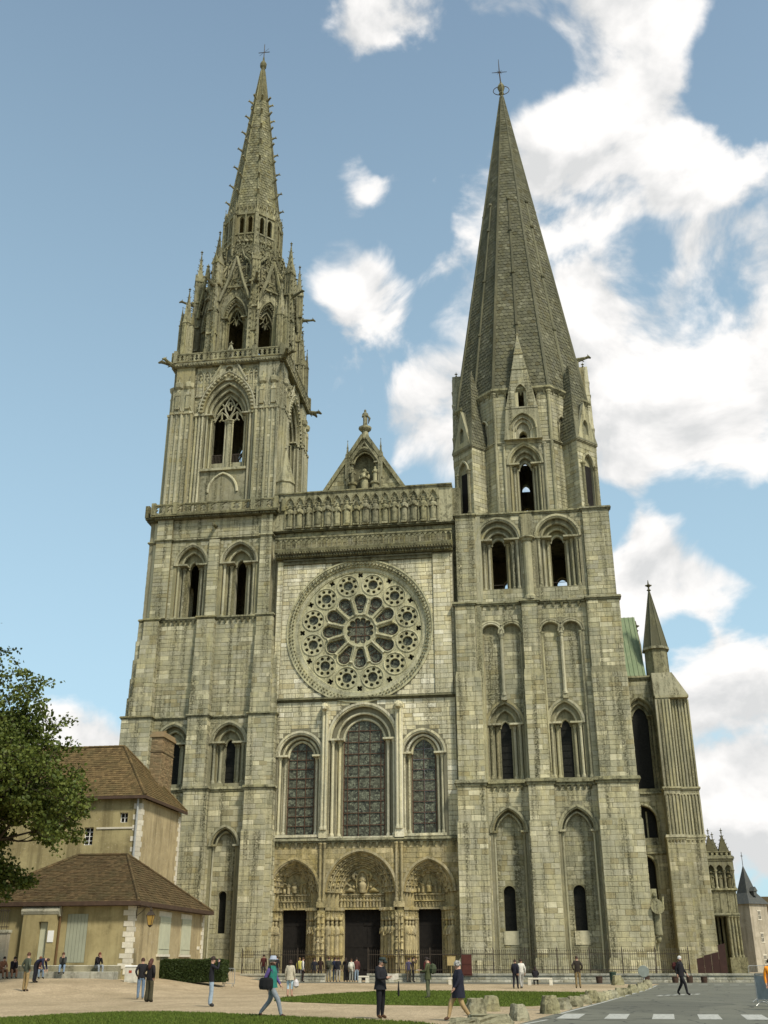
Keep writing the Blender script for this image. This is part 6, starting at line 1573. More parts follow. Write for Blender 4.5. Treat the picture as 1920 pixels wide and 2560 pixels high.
def houses():
    # tall house behind
    r = empty('house', (-15, -16, 0)); tag(r, 'tall rendered house with hipped brown tile roof and brick chimney', 'house'); P = lambda *a: a
    r.location = (0, 0, 0)
    x0, x1, y0, y1, ze = -38., -15.0, -16., -7.2, 12.7
    m = MB(); wn = [(-16.3, 11.0, .62, .7), (-18.9, 9.45, .72, 1.25), (-26.5, 9.4, .95, 1.5), (-24.3, 3.6, 1.0, 2.3)]
    m.slab(rect(x0, x1, .5, ze), [rect(a-w/2, a+w/2, b, b+h) for a, b, w, h in wn], y0, y0+.45, 0, 0, back=False, sides=False); m.box(x0, x1-.45, y0+.45, y1, .5, ze); m.build('front_wall', M_RENDER, r)
    m = MB(); m.box(x1-.45, x1, y0+.01, y1, .5, ze); m.build('end_wall', M_RENDERP, r)
    for i, (a, b, w, h) in enumerate(wn):
        casement(r, a, y0+.22, b, b+h, w, 2, 2 if i == 0 else 4)
    quoins(r, x1, y0, 7.2, 12.4, -1, 1, .36); quoins(r, x1, y1, 5.2, 12.4, -1, -1, .36)
    m = MB(); m.box(-18.3, -15.4, y0-.06, y0, 10.55, 10.68); m.build('string_course', M_QUOIN, r)
    hip_roof('roof', r, x0, x1+.35, y0-.4, y1+.4, ze+.15, 17.4, -34, -18.6, M_TILE)
    for (a, b, c, d) in ((x0, x1+.45, y0-.5, y0-.36), (x1+.3, x1+.44, y0-.36, y1+.4)):
        m = MB(); m.box(a, b, c, d, ze-.05, ze+.16); m.build('eaves_board', M_PINKEAVE, r)
    m = MB(); m.tube([(x1-.25, y0-.18, ze), (x1-.25, y0-.12, ze-.5), (x1-.25, y0-.12, 6.5)], .08, 8); m.build('downpipe', M_ZINC, r)
    m = MB(); m.box(-17.1, -16.15, -9.7, -6.9, 12.6, 18.5); ch = m.build('chimney', M_BRICK, r)
    st = MB(); ashlar(st, (0, -9.7, 0), (1, 0, 0), -17.1, -16.15, 13.0, 18.4, ch=.11, ln=.26, proud=.02); ashlar(st, (-16.15, 0, 0), (0, 1, 0), -9.7, -6.9, 13.0, 18.4, ch=.11, ln=.26, proud=.02); tag(st.build('bricks', M_BRICK, ch), kind='stuff')
    m = MB(); m.box(-17.22, -16.03, -9.82, -6.78, 18.5, 18.7); m.box(-17.15, -16.1, -9.75, -6.85, 18.7, 18.95); m.box(-17.16, -16.09, -9.76, -6.84, 17.3, 17.4); m.build('cap', M_BRICK, ch)
    m = MB(); m.lathe([(.14, 18.9), (.17, 19.2), (.13, 19.3)], (-16.6, -8.2, 0), 8); m.build('pot', M_TILE, ch)
    # low pavilion in front
    r = empty('pavilion', (0, 0, 0)); tag(r, 'low rendered pavilion with hipped tile roof, shuttered windows and white quoins', 'house')
    x0, x1, y0, y1, ze, zb = -21.5, -10.75, -26.7, -12.6, 4.85, .4
    m = MB(); m.slab(rect(x0, x1, zb, ze), [rect(-14.95, -13.6, 1.55, 4.3)], y0, y0+.4, 0, 0, back=False, sides=False); m.box(x0, x1-.35, y0+.4, y1, zb, ze); m.build('front_wall', M_RENDERS, r)
    m = MB(); m.box(x1-.35, x1, y0+.01, y1, zb, ze); m.build('end_wall', M_RENDERP, r)
    quoins(r, x1, y0, .9, 4.75, -1, 1, .3); quoins(r, x1, y1, .9, 4.75, -1, -1, .3)
    m = MB(); m.box(-14.95, -13.6, y0+.05, y0+.12, 1.55, 4.3); 
    for i in range(6): m.box(-14.92+.22*i, -14.92+.22*i+.2, y0+.02, y0+.06, 1.57, 4.28)
    m.build('door', M_SHUTTERG, r)
    for (ya, yb) in ((-22.0, -20.0), (-17.6, -15.7)):
        m = MB(); yc = (ya+yb)/2
        for (c, d) in ((ya, yc-.01), (yc+.01, yb)):
            m = MB(); m.box(x1+.01, x1+.07, c, d, 2.05, 4.3)
            for k in range(6): yy = c+(d-c)*k/6; m.box(x1+.07, x1+.085, yy+.01, yy+(d-c)/6-.01, 2.07, 4.28)
            for z in (2.35, 3.95): m.box(x1+.085, x1+.11, c, d, z, z+.05)
            m.build('shutter', M_SHUTTER, r)
        m = MB(); m.box(x1+.0, x1+.12, ya-.15, yb+.15, 1.9, 2.05); m.build('sill', M_QUOIN, r)
        m = MB(); m.box(x1-.02, x1+.03, ya-.2, yb+.2, 4.3, 4.62); m.build('lintel', M_QUOIN, r)
    hip_roof('roof', r, x0-.4, x1+.45, y0-.45, y1+.45, ze+.1, 8.35, -17.9, -14.3, M_TILE2)
    for (a, b, c, d) in ((x0-.4, x1+.6, y0-.58, y0-.42), (x1+.42, x1+.58, y0-.42, y1+.45)):
        m = MB(); m.box(a, b, c, d, ze-.1, ze+.14); m.build('eaves_board', M_PINKEAVE, r)
    for (a, b, c, d) in ((x0-.3, x1+.45, y0-.45, y0), (x1, x1+.42, y0, y1+.4)):
        m = MB(); m.box(a, b, c, d, ze-.12, ze-.03); m.build('soffit', M_PINKEAVE, r)
    m = MB(); m.tube([(-15.35, y0-.12, ze-.1), (-15.35, y0-.12, 1.2)], .07, 8); m.build('downpipe', plain('brown pipe', (.12, .07, .03)), r)
    m = MB(); m.box(x1, x1+.04, -13.9, -13.4, 2.4, 2.6); m.build('wall_plate', M_QUOIN, r)
    # steps where people sit
    for i, (dy, z1) in enumerate(((0, 1.42), (.75, 1.08))):
        s_ = tag(MB_box('stone_step', -21 if i else -17.5, -11.2+.15*i, y0-.8-dy, y0-.03-dy, .3, z1, M_WALLST), ('upper' if i == 0 else 'lower')+' pale stone step along the pavilion wall', 'step')
    # gate with tiled cap and yard wall with railing
    g = empty('gateway', (0, 0, 0)); tag(g, 'rendered gateway with rounded coping beside the pavilion', 'gateway')
    m = MB(); m.slab(rect(-17.6, -15.45, .4, 4.4), [rect(-16.55, -15.95, 1.4, 3.85)], -27.15, -26.72, 0, 0); m.build('wall', M_RENDERS, g)
    m = MB(); m.tube([(-17.75, -26.93, 4.45), (-15.3, -26.93, 4.45)], .30, 10); m.build('coping', M_WALLST, g)
    m = MB(); m.box(-16.52, -15.98, -26.9, -26.84, 1.42, 3.83); m.build('door', M_SHUTTER, g)
    m = MB(); m.box(-15.88, -15.5, -27.19, -27.15, 2.7, 3.35); m.build('name_plate', M_WHITE, g)
    g = empty('yard_wall', (0, 0, 0)); tag(g, 'low rendered yard wall with iron railing left of the gateway', 'wall')
    m = MB(); m.box(-30, -17.6, -28.9, -28.5, .3, 3.2); m.build('wall', M_RENDERG, g); m = MB(); m.box(-30, -17.55, -28.97, -28.43, 3.2, 3.36); m.build('coping', M_WALLST, g)
    b = MB(); 
    for z in (3.5, 4.4): b.box(-30, -17.7, -28.72, -28.68, z, z+.05)
    for i in range(80): x = -29.9+i*.153; b.tube([(x, -28.7, 3.36), (x, -28.7, 4.55)], .018, 4)
    b.build('rails', M_IRON, g)
def MB_box(name, x0, x1, y0, y1, z0, z1, ma, bev=.03):
    m = MB(); m.box(x0, x1, y0, y1, z0, z1-bev); m.box(x0, x1, y0, y1, z1-bev, z1, t=bev); return m.build(name, ma)
houses()
# lantern on the pavilion corner
L = empty('wall_lantern', (-10.2, -26.9, .2)); tag(L, 'old copper lantern on an iron bracket at the pavilion corner', 'lantern')
m = MB(); m.tube([(-.3, .1, 4.5), (-.3, .1, 3.8)], .03, 5); m.tube([(-.3, .1, 4.4), (.4, -.2, 4.5), (.75, -.3, 4.38)], .025, 5); m.tube([(-.3, .1, 3.95), (.1, -.05, 4.2), (.45, -.22, 4.48)], .02, 5); m.build('bracket', M_IRON, L)
m = MB(); m.lathe([(.14, 3.42), (.27, 3.95), (.27, 3.97)], (.75, -.3, 0), 4, 0, pi/4); m.build('glass', plain('amber lantern glass', (.38, .24, .06), .3), L)
m = MB(); m.lathe([(.31, 3.96), (.16, 4.15), (.08, 4.2), (.1, 4.28), (.02, 4.4)], (.75, -.3, 0), 4, 0, pi/4); m.lathe([(.05, 3.3), (.16, 3.42)], (.75, -.3, 0), 4, 0, pi/4)
for k in range(4): a = pi/4+k*pi/2; m.tube([(.75+.14*cos(a), -.3+.14*sin(a), 3.42), (.75+.275*cos(a), -.3+.275*sin(a), 3.97)], .018, 4)
m.build('frame', M_IRON, L)

# ------------------------------------------------------------------ distant buildings on the right
def far_houses():
    r = empty('turret_house', (42.4, 71, 0), radians(38)); tag(r, 'square stone tower house with steep slate pyramid roof beyond the porch', 'house')
    m = MB(); h = 1.75; m.box(-h, h, -h, h, 0, 8.95); m.build('wall', M_RENDERG, r)
    m = MB(); a = h+.3; m.add([(-a, -a, 8.9), (a, -a, 8.9), (a, a, 8.9), (-a, a, 8.9), (-.95, -.95, 10.4), (.95, -.95, 10.4), (.95, .95, 10.4), (-.95, .95, 10.4), (0, 0, 14.2)], [(0, 1, 5, 4), (1, 2, 6, 5), (2, 3, 7, 6), (3, 0, 4, 7), (4, 5, 8), (5, 6, 8), (6, 7, 8), (7, 4, 8), (0, 3, 2, 1)])
    rf = m.build('roof', M_SLATE, r); m = MB(); m.tube([(0, 0, 14.1), (0, 0, 16)], .04, 5); m.box(-.2, .2, -.02, .02, 15.4, 15.5); m.build('weathervane', M_IRON, rf)
    for (x, y, rz) in ((0, -1.35, 0), (1.35, 0, pi/2)):
        d = MB(Matrix.Translation((x, y, 0)) @ Matrix.Rotation(rz, 4, 'Z')); d.box(-.3, .3, -.25, .3, 10.0, 10.6); d.add([(-.42, -.35, 10.6), (.42, -.35, 10.6), (0, -.35, 11.2), (-.42, .5, 10.6), (.42, .5, 10.6), (0, .5, 11.2)], [(0, 1, 2), (0, 2, 5, 3), (1, 4, 5, 2)]); d.build('dormer', M_SLATE, rf)
    for rz in (0, pi/2):
        for z in (1.2, 4.0, 6.9):
            M = Matrix.Rotation(rz, 4, 'Z'); m = MB(M); m.box(-.28, .28, -h-.02, -h+.05, z, z+1.05); w = m.build('window', M_GLASSD, r)
            f = MB(M); f.box(-.28, -.2, -h-.05, -h, z, z+1.05); f.box(.2, .28, -h-.05, -h, z, z+1.05); f.box(-.04, .04, -h-.045, -h, z, z+1.05); f.box(-.28, .28, -h-.04, -h, z+.5, z+.56); f.box(-.38, .38, -h-.06, -h, z-.12, z); f.box(-.38, .38, -h-.06, -h, z+1.05, z+1.2); f.build('frame', M_QUOIN, w)
    r = empty('far_house', (50, 84, 0)); tag(r, 'far rendered house with dark brown roof at the right edge', 'house')
    m = MB(); m.box(-4.8, 12, -4, 4, 0, 6.6); m.build('wall', M_RENDERS, r); m = MB(); m.add([(-5, -4.4, 6.5), (12, -4.4, 6.5), (12, 4.4, 6.5), (-5, 4.4, 6.5), (-5, 0, 10.6), (12, 0, 10.6)], [(0, 1, 5, 4), (2, 3, 4, 5), (0, 4, 3), (1, 2, 5)]); m.build('roof', M_TILE2, r)
    m = MB(); m.box(-4.6, -3, -4.06, -3.9, 2.0, 4.8); m.build('window', M_GLASSD, r); m = MB(); m.box(-4.85, 12, -4.2, -3.98, 5.1, 5.4); m.build('string_course', M_QUOIN, r)
    m = MB(); m.box(33.5, 46, 1.2, 1.8, 0, 1.0); m.box(33.4, 46, 1.1, 1.9, 1.0, 1.15); tag(m.build('garden_wall', M_WALLST), 'low stone wall below the tower house', 'wall')
far_houses()
# ------------------------------------------------------------------ rough stone blocks along the road
M_ROCK = stone('rough limestone blocks', (.36, .33, .20), .9, .35, .25, .5)
def rock(x, y, h, w, d, rz, label, top=.72, z=None, seed=0):
    r = random.Random(seed*13+5); m = MB(); nx = 6; rows = [(0, 1.0), (.25, .97), (.55, .9), (.82, top+.06), (1.0, top)]
    vs = []; n = 16
    for (f, k) in rows:
        for i in range(n):
            a = 2*pi*i/n; sx, sy = cos(a), sin(a); q = max(abs(sx), abs(sy))**.75
            jx = 1+r.uniform(-.07, .07); vs.append((sx/q*w/2*k*jx+r.uniform(-.02, .02), sy/q*d/2*k*jx+r.uniform(-.02, .02), h*f+(r.uniform(-.05, .04)*h if f > .5 else 0)))
    m_ = len(rows); vs.append((r.uniform(-.05, .05)*w, 0, h*(1+r.uniform(-.03, .05))))
    fs = [(j*n+i, j*n+(i+1) % n, (j+1)*n+(i+1) % n, (j+1)*n+i) for j in range(m_-1) for i in range(n)]+[((m_-1)*n+i, (m_-1)*n+(i+1) % n, m_*n) for i in range(n)]
    m.add(vs, fs); o = m.build('stone_block', M_ROCK); o.location = (x, y, gz(x, y)-.03 if z is None else z); o.rotation_euler = (0, 0, rz)
    tag(o, label, 'stone block', 'rough stone blocks edging the lawn and road')
ROCKS = [(11.72, -54.1, .53, .62, .55, .2, 'rounded pale block just right of the woman in the navy coat'), (12.0, -50.9, .52, .66, .55, .1, 'broad tapering block at the near corner of the island lawn'),
    (11.45, -51.9, .46, .5, .5, .5, 'smaller block half hidden left of the broad tapering block'), (13.12, -57.0, .47, .5, .5, .7, 'pitted dark-topped block standing alone at the zebra crossing'),
    (12.35, -58.7, .27, 1.35, .7, .15, 'long low slab lying at the bottom edge beside the road'), (11.7, -59.3, .2, .9, .6, -.2, 'low flat slab at the bottom edge in front of the navy coat'),
    (14.03, -52.5, .57, .62, .6, .3, 'tallest leaning block first in the row along the road'), (14.5, -49.1, .40, .62, .6, .1, 'squat block second in the row along the road'),
    (14.95, -46.7, .39, .62, .6, .2, 'squat block third in the row along the road'), (15.43, -44.2, .38, .55, .6, 0, 'block fourth in the row along the road'),
    (15.75, -42.6, .5, .6, .55, .4, 'taller pointed block fifth in the row along the road'), (16.15, -40.8, .40, .55, .6, .2, 'block sixth in the row along the road'),
    (16.6, -38.4, .37, .5, .6, .1, 'block seventh in the row along the road'), (16.95, -36.6, .38, .5, .5, .3, 'block eighth in the row along the road'),
    (17.38, -34.6, .43, .5, .5, .2, 'block ninth in the row along the road'), (17.95, -31.2, .36, .5, .6, .1, 'block tenth in the row along the road'),
    (18.5, -27.8, .45, .55, .6, .3, 'block eleventh in the row along the road'), (19.15, -24.2, .43, .5, .6, .2, 'block twelfth in the row along the road'),
    (20.05, -18.4, .5, .62, .6, .1, 'last block of the row, below the round sign'), (18.55, -13.3, .62, .75, .6, .4, 'upright slanted block beside the green bin'), (19.5, -21.3, .42, .55, .6, .5, 'block thirteenth in the row along the road')]
for i, (x, y, h, w, d, rz, lb) in enumerate(ROCKS): rock(x, y, h, w, d, rz, lb, .78 if h < .3 else .66, None, i)

# ------------------------------------------------------------------ street furniture
def bench(x, y, w, label, opening_=True):
    b = empty('stone_bench', (x, y, gz(x, y))); tag(b, label, 'bench')
    m = MB(); m.box(-w/2, w/2, -.24, .24, .36, .46, t=.015); m.build('seat', M_QUOIN, b)
    for s_ in (-1, 1): m = MB(); m.box(s_*w/2-.22*(s_ > 0)-.0, s_*w/2+.22*(s_ < 0), -.22, .22, -.05, .36); m.build('leg', M_QUOIN, b)
bench(13.4, -13.6, 1.65, 'pale stone bench with a woman sitting on it'); bench(.35, -7.9, .75, 'short pale stone bench below the central portal'); bench(7.5, -12.6, .8, 'short pale stone bench behind the woman in the navy coat')
M_BINB = plain('brown metal', (.06, .035, .022), .6); M_BING = plain('dark green metal', (.035, .055, .035), .5)
for i, (x, y, h, ma, lb) in enumerate(((17.5, -9.6, .45, M_BINB, 'brown squat post left of the green bin'), (18.55, -8.0, .72, M_BING, 'dark green litter bin before the railing'), (20.9, -8.0, .45, M_BINB, 'brown squat post under the round sign'), (22.9, -8.0, .42, M_BINB, 'brown squat post first right of the last stone block'), (23.9, -8.0, .45, M_BINB, 'brown squat post behind the walking man in black'), (24.9, -8.0, .42, M_BINB, 'brown squat post right of the walking man in black'))):
    o = empty('litter_bin' if ma is M_BING else 'bollard', (x, y, gz(x, y))); tag(o, lb, 'bin' if ma is M_BING else 'bollard', None if ma is M_BING else 'squat brown posts along the railing wall')
    m = MB(); m.lathe([(.2, -.05), (.23, h*.5), (.24, h*.9)], (0, 0, 0), 10); m.build('body', ma, o); m = MB(); m.lathe([(.26, h*.9), (.26, h*.97), (.2, h)], (0, 0, 0), 10); m.build('rim', ma, o)
s_ = empty('round_sign', (20.0, -17.2, gz(20, -17.2))); tag(s_, 'round traffic sign seen from its grey back, over the last stone block', 'sign')
m = MB(); m.tube([(0, 0, 0), (0, 0, 1.2)], .035, 6); m.build('post', M_ZINC, s_); m = MB(Matrix.Translation((0, -.05, .93)) @ Matrix.Rotation(pi/2, 4, 'X')); m.lathe([(.33, -.012), (.35, 0), (.33, .012)], (0, 0, 0), 20); m.build('disc', plain('grey sign back', (.20, .225, .195), .6), s_)
b = empty('utility_box', (-9.85, -28.5, gz(-9.85, -28.5))); tag(b, 'pale utility cabinet at the foot of the pavilion corner', 'cabinet')
m = MB(); m.box(-.32, .32, -.2, .2, 0, .84); m.build('body', plain('pale cabinet', (.55, .52, .42), .6), b); m = MB(); m.box(-.36, .36, -.24, .24, .84, .9, t=.03); m.build('lid', M_WHITE, b); m = MB(); m.box(-.26, .26, -.215, -.2, .08, .78); m.build('door', plain('cabinet door', (.52, .49, .40), .6), b); m = MB(); m.box(-.08, .1, -.225, -.215, .5, .64); m.build('sticker', plain('red sticker', (.3, .06, .03), .6), b)
M_GALV = plain('galvanised steel', (.36, .37, .35), .45, .15, 5, 0, .6)
def barrier(name, x, y, rz, L, label, cloth=False):
    o = empty(name, (x, y, gz(x, y)), rz); tag(o, label, 'barrier')
    m = MB(); m.tube([(-L/2, 0, .15), (-L/2, 0, 1.02), (-L/2+.1, 0, 1.1), (L/2-.1, 0, 1.1), (L/2, 0, 1.02), (L/2, 0, .15)], .022, 6); m.tube([(-L/2, 0, .22), (L/2, 0, .22)], .018, 6); m.build('frame', M_GALV, o)
    k = int(L/.14)
    for i in range(1, k): m = MB(); m.tube([(-L/2+L*i/k, 0, .22), (-L/2+L*i/k, 0, 1.1)], .009, 4); m.build('bar', M_GALV, o)
    for s_ in (-.75, .75): m = MB(); m.tube([(s_*L/2, -.32, .02), (s_*L/2, -.1, .16), (s_*L/2, .1, .16), (s_*L/2, .32, .02)], .018, 5); m.build('foot', M_GALV, o)
    if cloth: m = MB(); m.box(-L/2+.05, L/2-.05, -.03, -.024, .25, 1.06); m.build('cloth', plain('grey barrier cloth', (.24, .26, .25), .8), o)
barrier('crowd_barrier', -6.5, -20.0, .1, .75, 'short steel crowd barrier beside the hedge'); barrier('crowd_barrier', 22.5, -46.3, -1.05, 2.2, 'steel crowd barrier with grey cloth at the right edge', True); barrier('crowd_barrier', 22.9, -42.3, -1.35, 2.2, 'steel crowd barrier behind the cloth-covered one'); barrier('crowd_barrier', 29.3, -4.2, .5, 1.6, 'small steel barrier at the end of the stone wall')

# ------------------------------------------------------------------ hedge and trees
def _leaf(name, c, c2):
    def f(m):
        t = NT(m); d = t.rnd(); a = t.mix(d, c, c2)
        t.col(a, .55, .25)
        tr = t.n('BsdfTranslucent'); t.l(t.mix(1., a, a), tr.inputs['Color']); mx = t.n('MixShader'); mx.inputs[0].default_value = .28
        out = [n for n in t.t.nodes if n.type == 'OUTPUT_MATERIAL'][0]; t.l(t.b.outputs[0], mx.inputs[1]); t.l(tr.outputs[0], mx.inputs[2]); t.l(mx.outputs[0], out.inputs[0])
    return mat(name, f)
M_LEAF = _leaf('tree leaves', (.055, .080, .014), (.135, .160, .028)); M_LEAFD = _leaf('dark tree leaves', (.030, .048, .010), (.065, .088, .022)); M_HEDGE = _leaf('hedge leaves', (.026, .045, .010), (.060, .082, .018))
M_BARK = plain('dark bark', (.045, .036, .024), .95, .35, 7, .6)
def leafcard(V, F, p, s, r):
    a, b = r.uniform(0, 6.28), r.uniform(-1.1, 1.1); u = Vector((cos(a)*cos(b), sin(a)*cos(b), sin(b)))*s; w = u.cross(Vector((r.uniform(-1, 1), r.uniform(-1, 1), r.uniform(-.3, 1)))).normalized()*s*.42
    o = len(V); n = u.cross(w).normalized()*s*.12; V += [tuple(p-u*.5), tuple(p+w-n), tuple(p+u*.55), tuple(p-w-n)]; F += [(o, o+1, o+2), (o, o+2, o+3)]
def hedge():
    h = empty('hedge', (-8.9, -20.6, gz(-8.9, -20.6))); tag(h, 'clipped dark green hedge in front of the pavilion', 'hedge')
    r = random.Random(5); V, F = [], []; L, D, H = 4.7, 1.5, 1.32
    def surf(i):
        q = r.random()
        if q < .45: p = Vector((r.uniform(-L/2, L/2), -D/2, r.uniform(0, H)))
        elif q < .8: p = Vector((r.uniform(-L/2, L/2), r.uniform(-D/2, D/2), H))
        else: p = Vector((r.choice((-1, 1))*L/2, r.uniform(-D/2, D/2), r.uniform(0, H)))
        k = .10*mnoise.noise(p*1.7)+.05*mnoise.noise(p*5); c = Vector((p.x*.93, p.y*.85, .6)); return p+(p-c).normalized()*k-(p-c).normalized()*abs(r.gauss(0, .05))
    for i in range(15000): leafcard(V, F, surf(i), r.uniform(.05, .1), r)
    m = MB(); m.v, m.f, m.mi = V, F, [0]*len(F); m.build('foliage', M_HEDGE, h)
    m = MB(); m.box(-L/2+.1, L/2-.1, -D/2+.1, D/2-.1, 0, H-.12, t=.06); m.build('branches', plain('hedge core shade', (.012, .018, .006), .95), h)  # solid core without twigs, inner shade of the hedge put into its colour
hedge()
def tree(name, base, H, limbs, label, leafmat, nleaf, seed, leaf=(.12, .24), trunk=.42, sparse=None):
    t = empty(name, base); tag(t, label, 'tree'); r = random.Random(seed); tips = []; wood = MB(); B = Vector(base)
    tr = MB(); tr.tube([(0, 0, -.3), (.05, 0, .6), (.12, .1, H*.2), (.0, .05, H*.34)], [trunk*1.5, trunk*1.05, trunk*.92, trunk*.8], 12); tr.build('trunk', M_BARK, t, True)
    def grow(p, d, L, rad, lev):
        pts = [p]; rr = [rad]; n = 5; q = p.copy(); dd = d.copy()
        for i in range(n):
            dd = (dd+Vector((r.gauss(0, .22), r.gauss(0, .22), r.gauss(.02, .18)))).normalized(); q = q+dd*L/n; pts.append(q.copy()); rr.append(max(.016, rad*(1-.75*(i+1)/n)))
            if lev < 3 and i > 0:
                for _ in range(r.choice((1, 1, 2)) if lev else 2):
                    ax = Vector((r.uniform(-1, 1), r.uniform(-1, 1), r.uniform(-.35, .8))); nd = (dd*.7+ax.normalized()*.95).normalized(); grow(q, nd, L*r.uniform(.42, .62), rad*.5*(1-.6*i/n), lev+1)
            elif lev == 3: tips.append(q.copy())
        wood.tube(pts, rr, 5 if lev else 8, cap=False); tips.append(q)
    for (sx, sy, sz, ex, ey, ez, rad) in limbs:
        a, b = Vector((sx, sy, sz)), Vector((ex, ey, ez)); grow(a, (b-a).normalized(), (b-a).length, rad, 0)
    wood.build('branches', M_BARK, t, True)
    V, F = [], []; r.shuffle(tips); tips = tips[:int(len(tips)*.62)]
    for i in range(nleaf):
        p = r.choice(tips); wp = p+B
        if sparse and r.random() < sparse(wp): continue
        leafcard(V, F, p+Vector((r.gauss(0, .24), r.gauss(0, .24), r.gauss(0, .13))), r.uniform(*leaf), r)
    m = MB(); m.v, m.f, m.mi = V, F, [0]*len(F); m.build('crown', leafmat, t)
    return tips
def sp1(p):   # thin airy top on the right, where the twigs show
    return .5 if p.z > 12.8+max(0, -13.5-p.x)*.9 else (.3 if p.z > 11.2 else .0)
tree('plane_tree', (-19.6, -37.5, gz(-19, -37)+.9), 14, [(0, 0, 4.4, 5.4, 1, 7.6, .24), (0, 0, 4.6, 4.2, -1, 9.6, .22), (0, 0, 4.6, 5.2, -1.2, 6.6, .2), (0, 0, 4.6, 3.0, 1.2, 10.6, .2), (0, 0, 4.6, 3.6, 1.5, 6.0, .18), (0, 0, 4.4, 2.6, -2, 8, .22), (0, 0, 4.4, -4, 0, 10, .24), (0, 0, 4.3, 3.6, -1.8, 6.4, .2), (0, 0, 4.6, 5.2, 0, 9.0, .17), (0, 0, 4.6, 1.2, -2, 6.4, .18), (0, 0, 4.8, 2.0, 0, 11.2, .2), (0, 0, 4.8, 3.9, .5, 10.6, .17), (0, 0, 4.8, .2, 1, 11.8, .2)],
     'broad leafy tree with twisted limbs reaching over the house roofs', M_LEAF, 150000, 3, (.13, .27), .5, sp1)
tree('dark_tree', (-24.5, -31.0, gz(-24, -31)), 17, [(0, 0, 6, 2.9, -1, 12.6, .3), (0, 0, 6, 2.4, 0, 11.0, .25), (0, 0, 6, -2, 0, 14, .3), (0, 0, 6, 1.6, -2, 13.6, .25), (0, 0, 5.5, 3.0, 0, 9.5, .2)],
     'dark-leaved tree at the left edge behind the broad tree', M_LEAFD, 40000, 9, (.14, .27), .5)
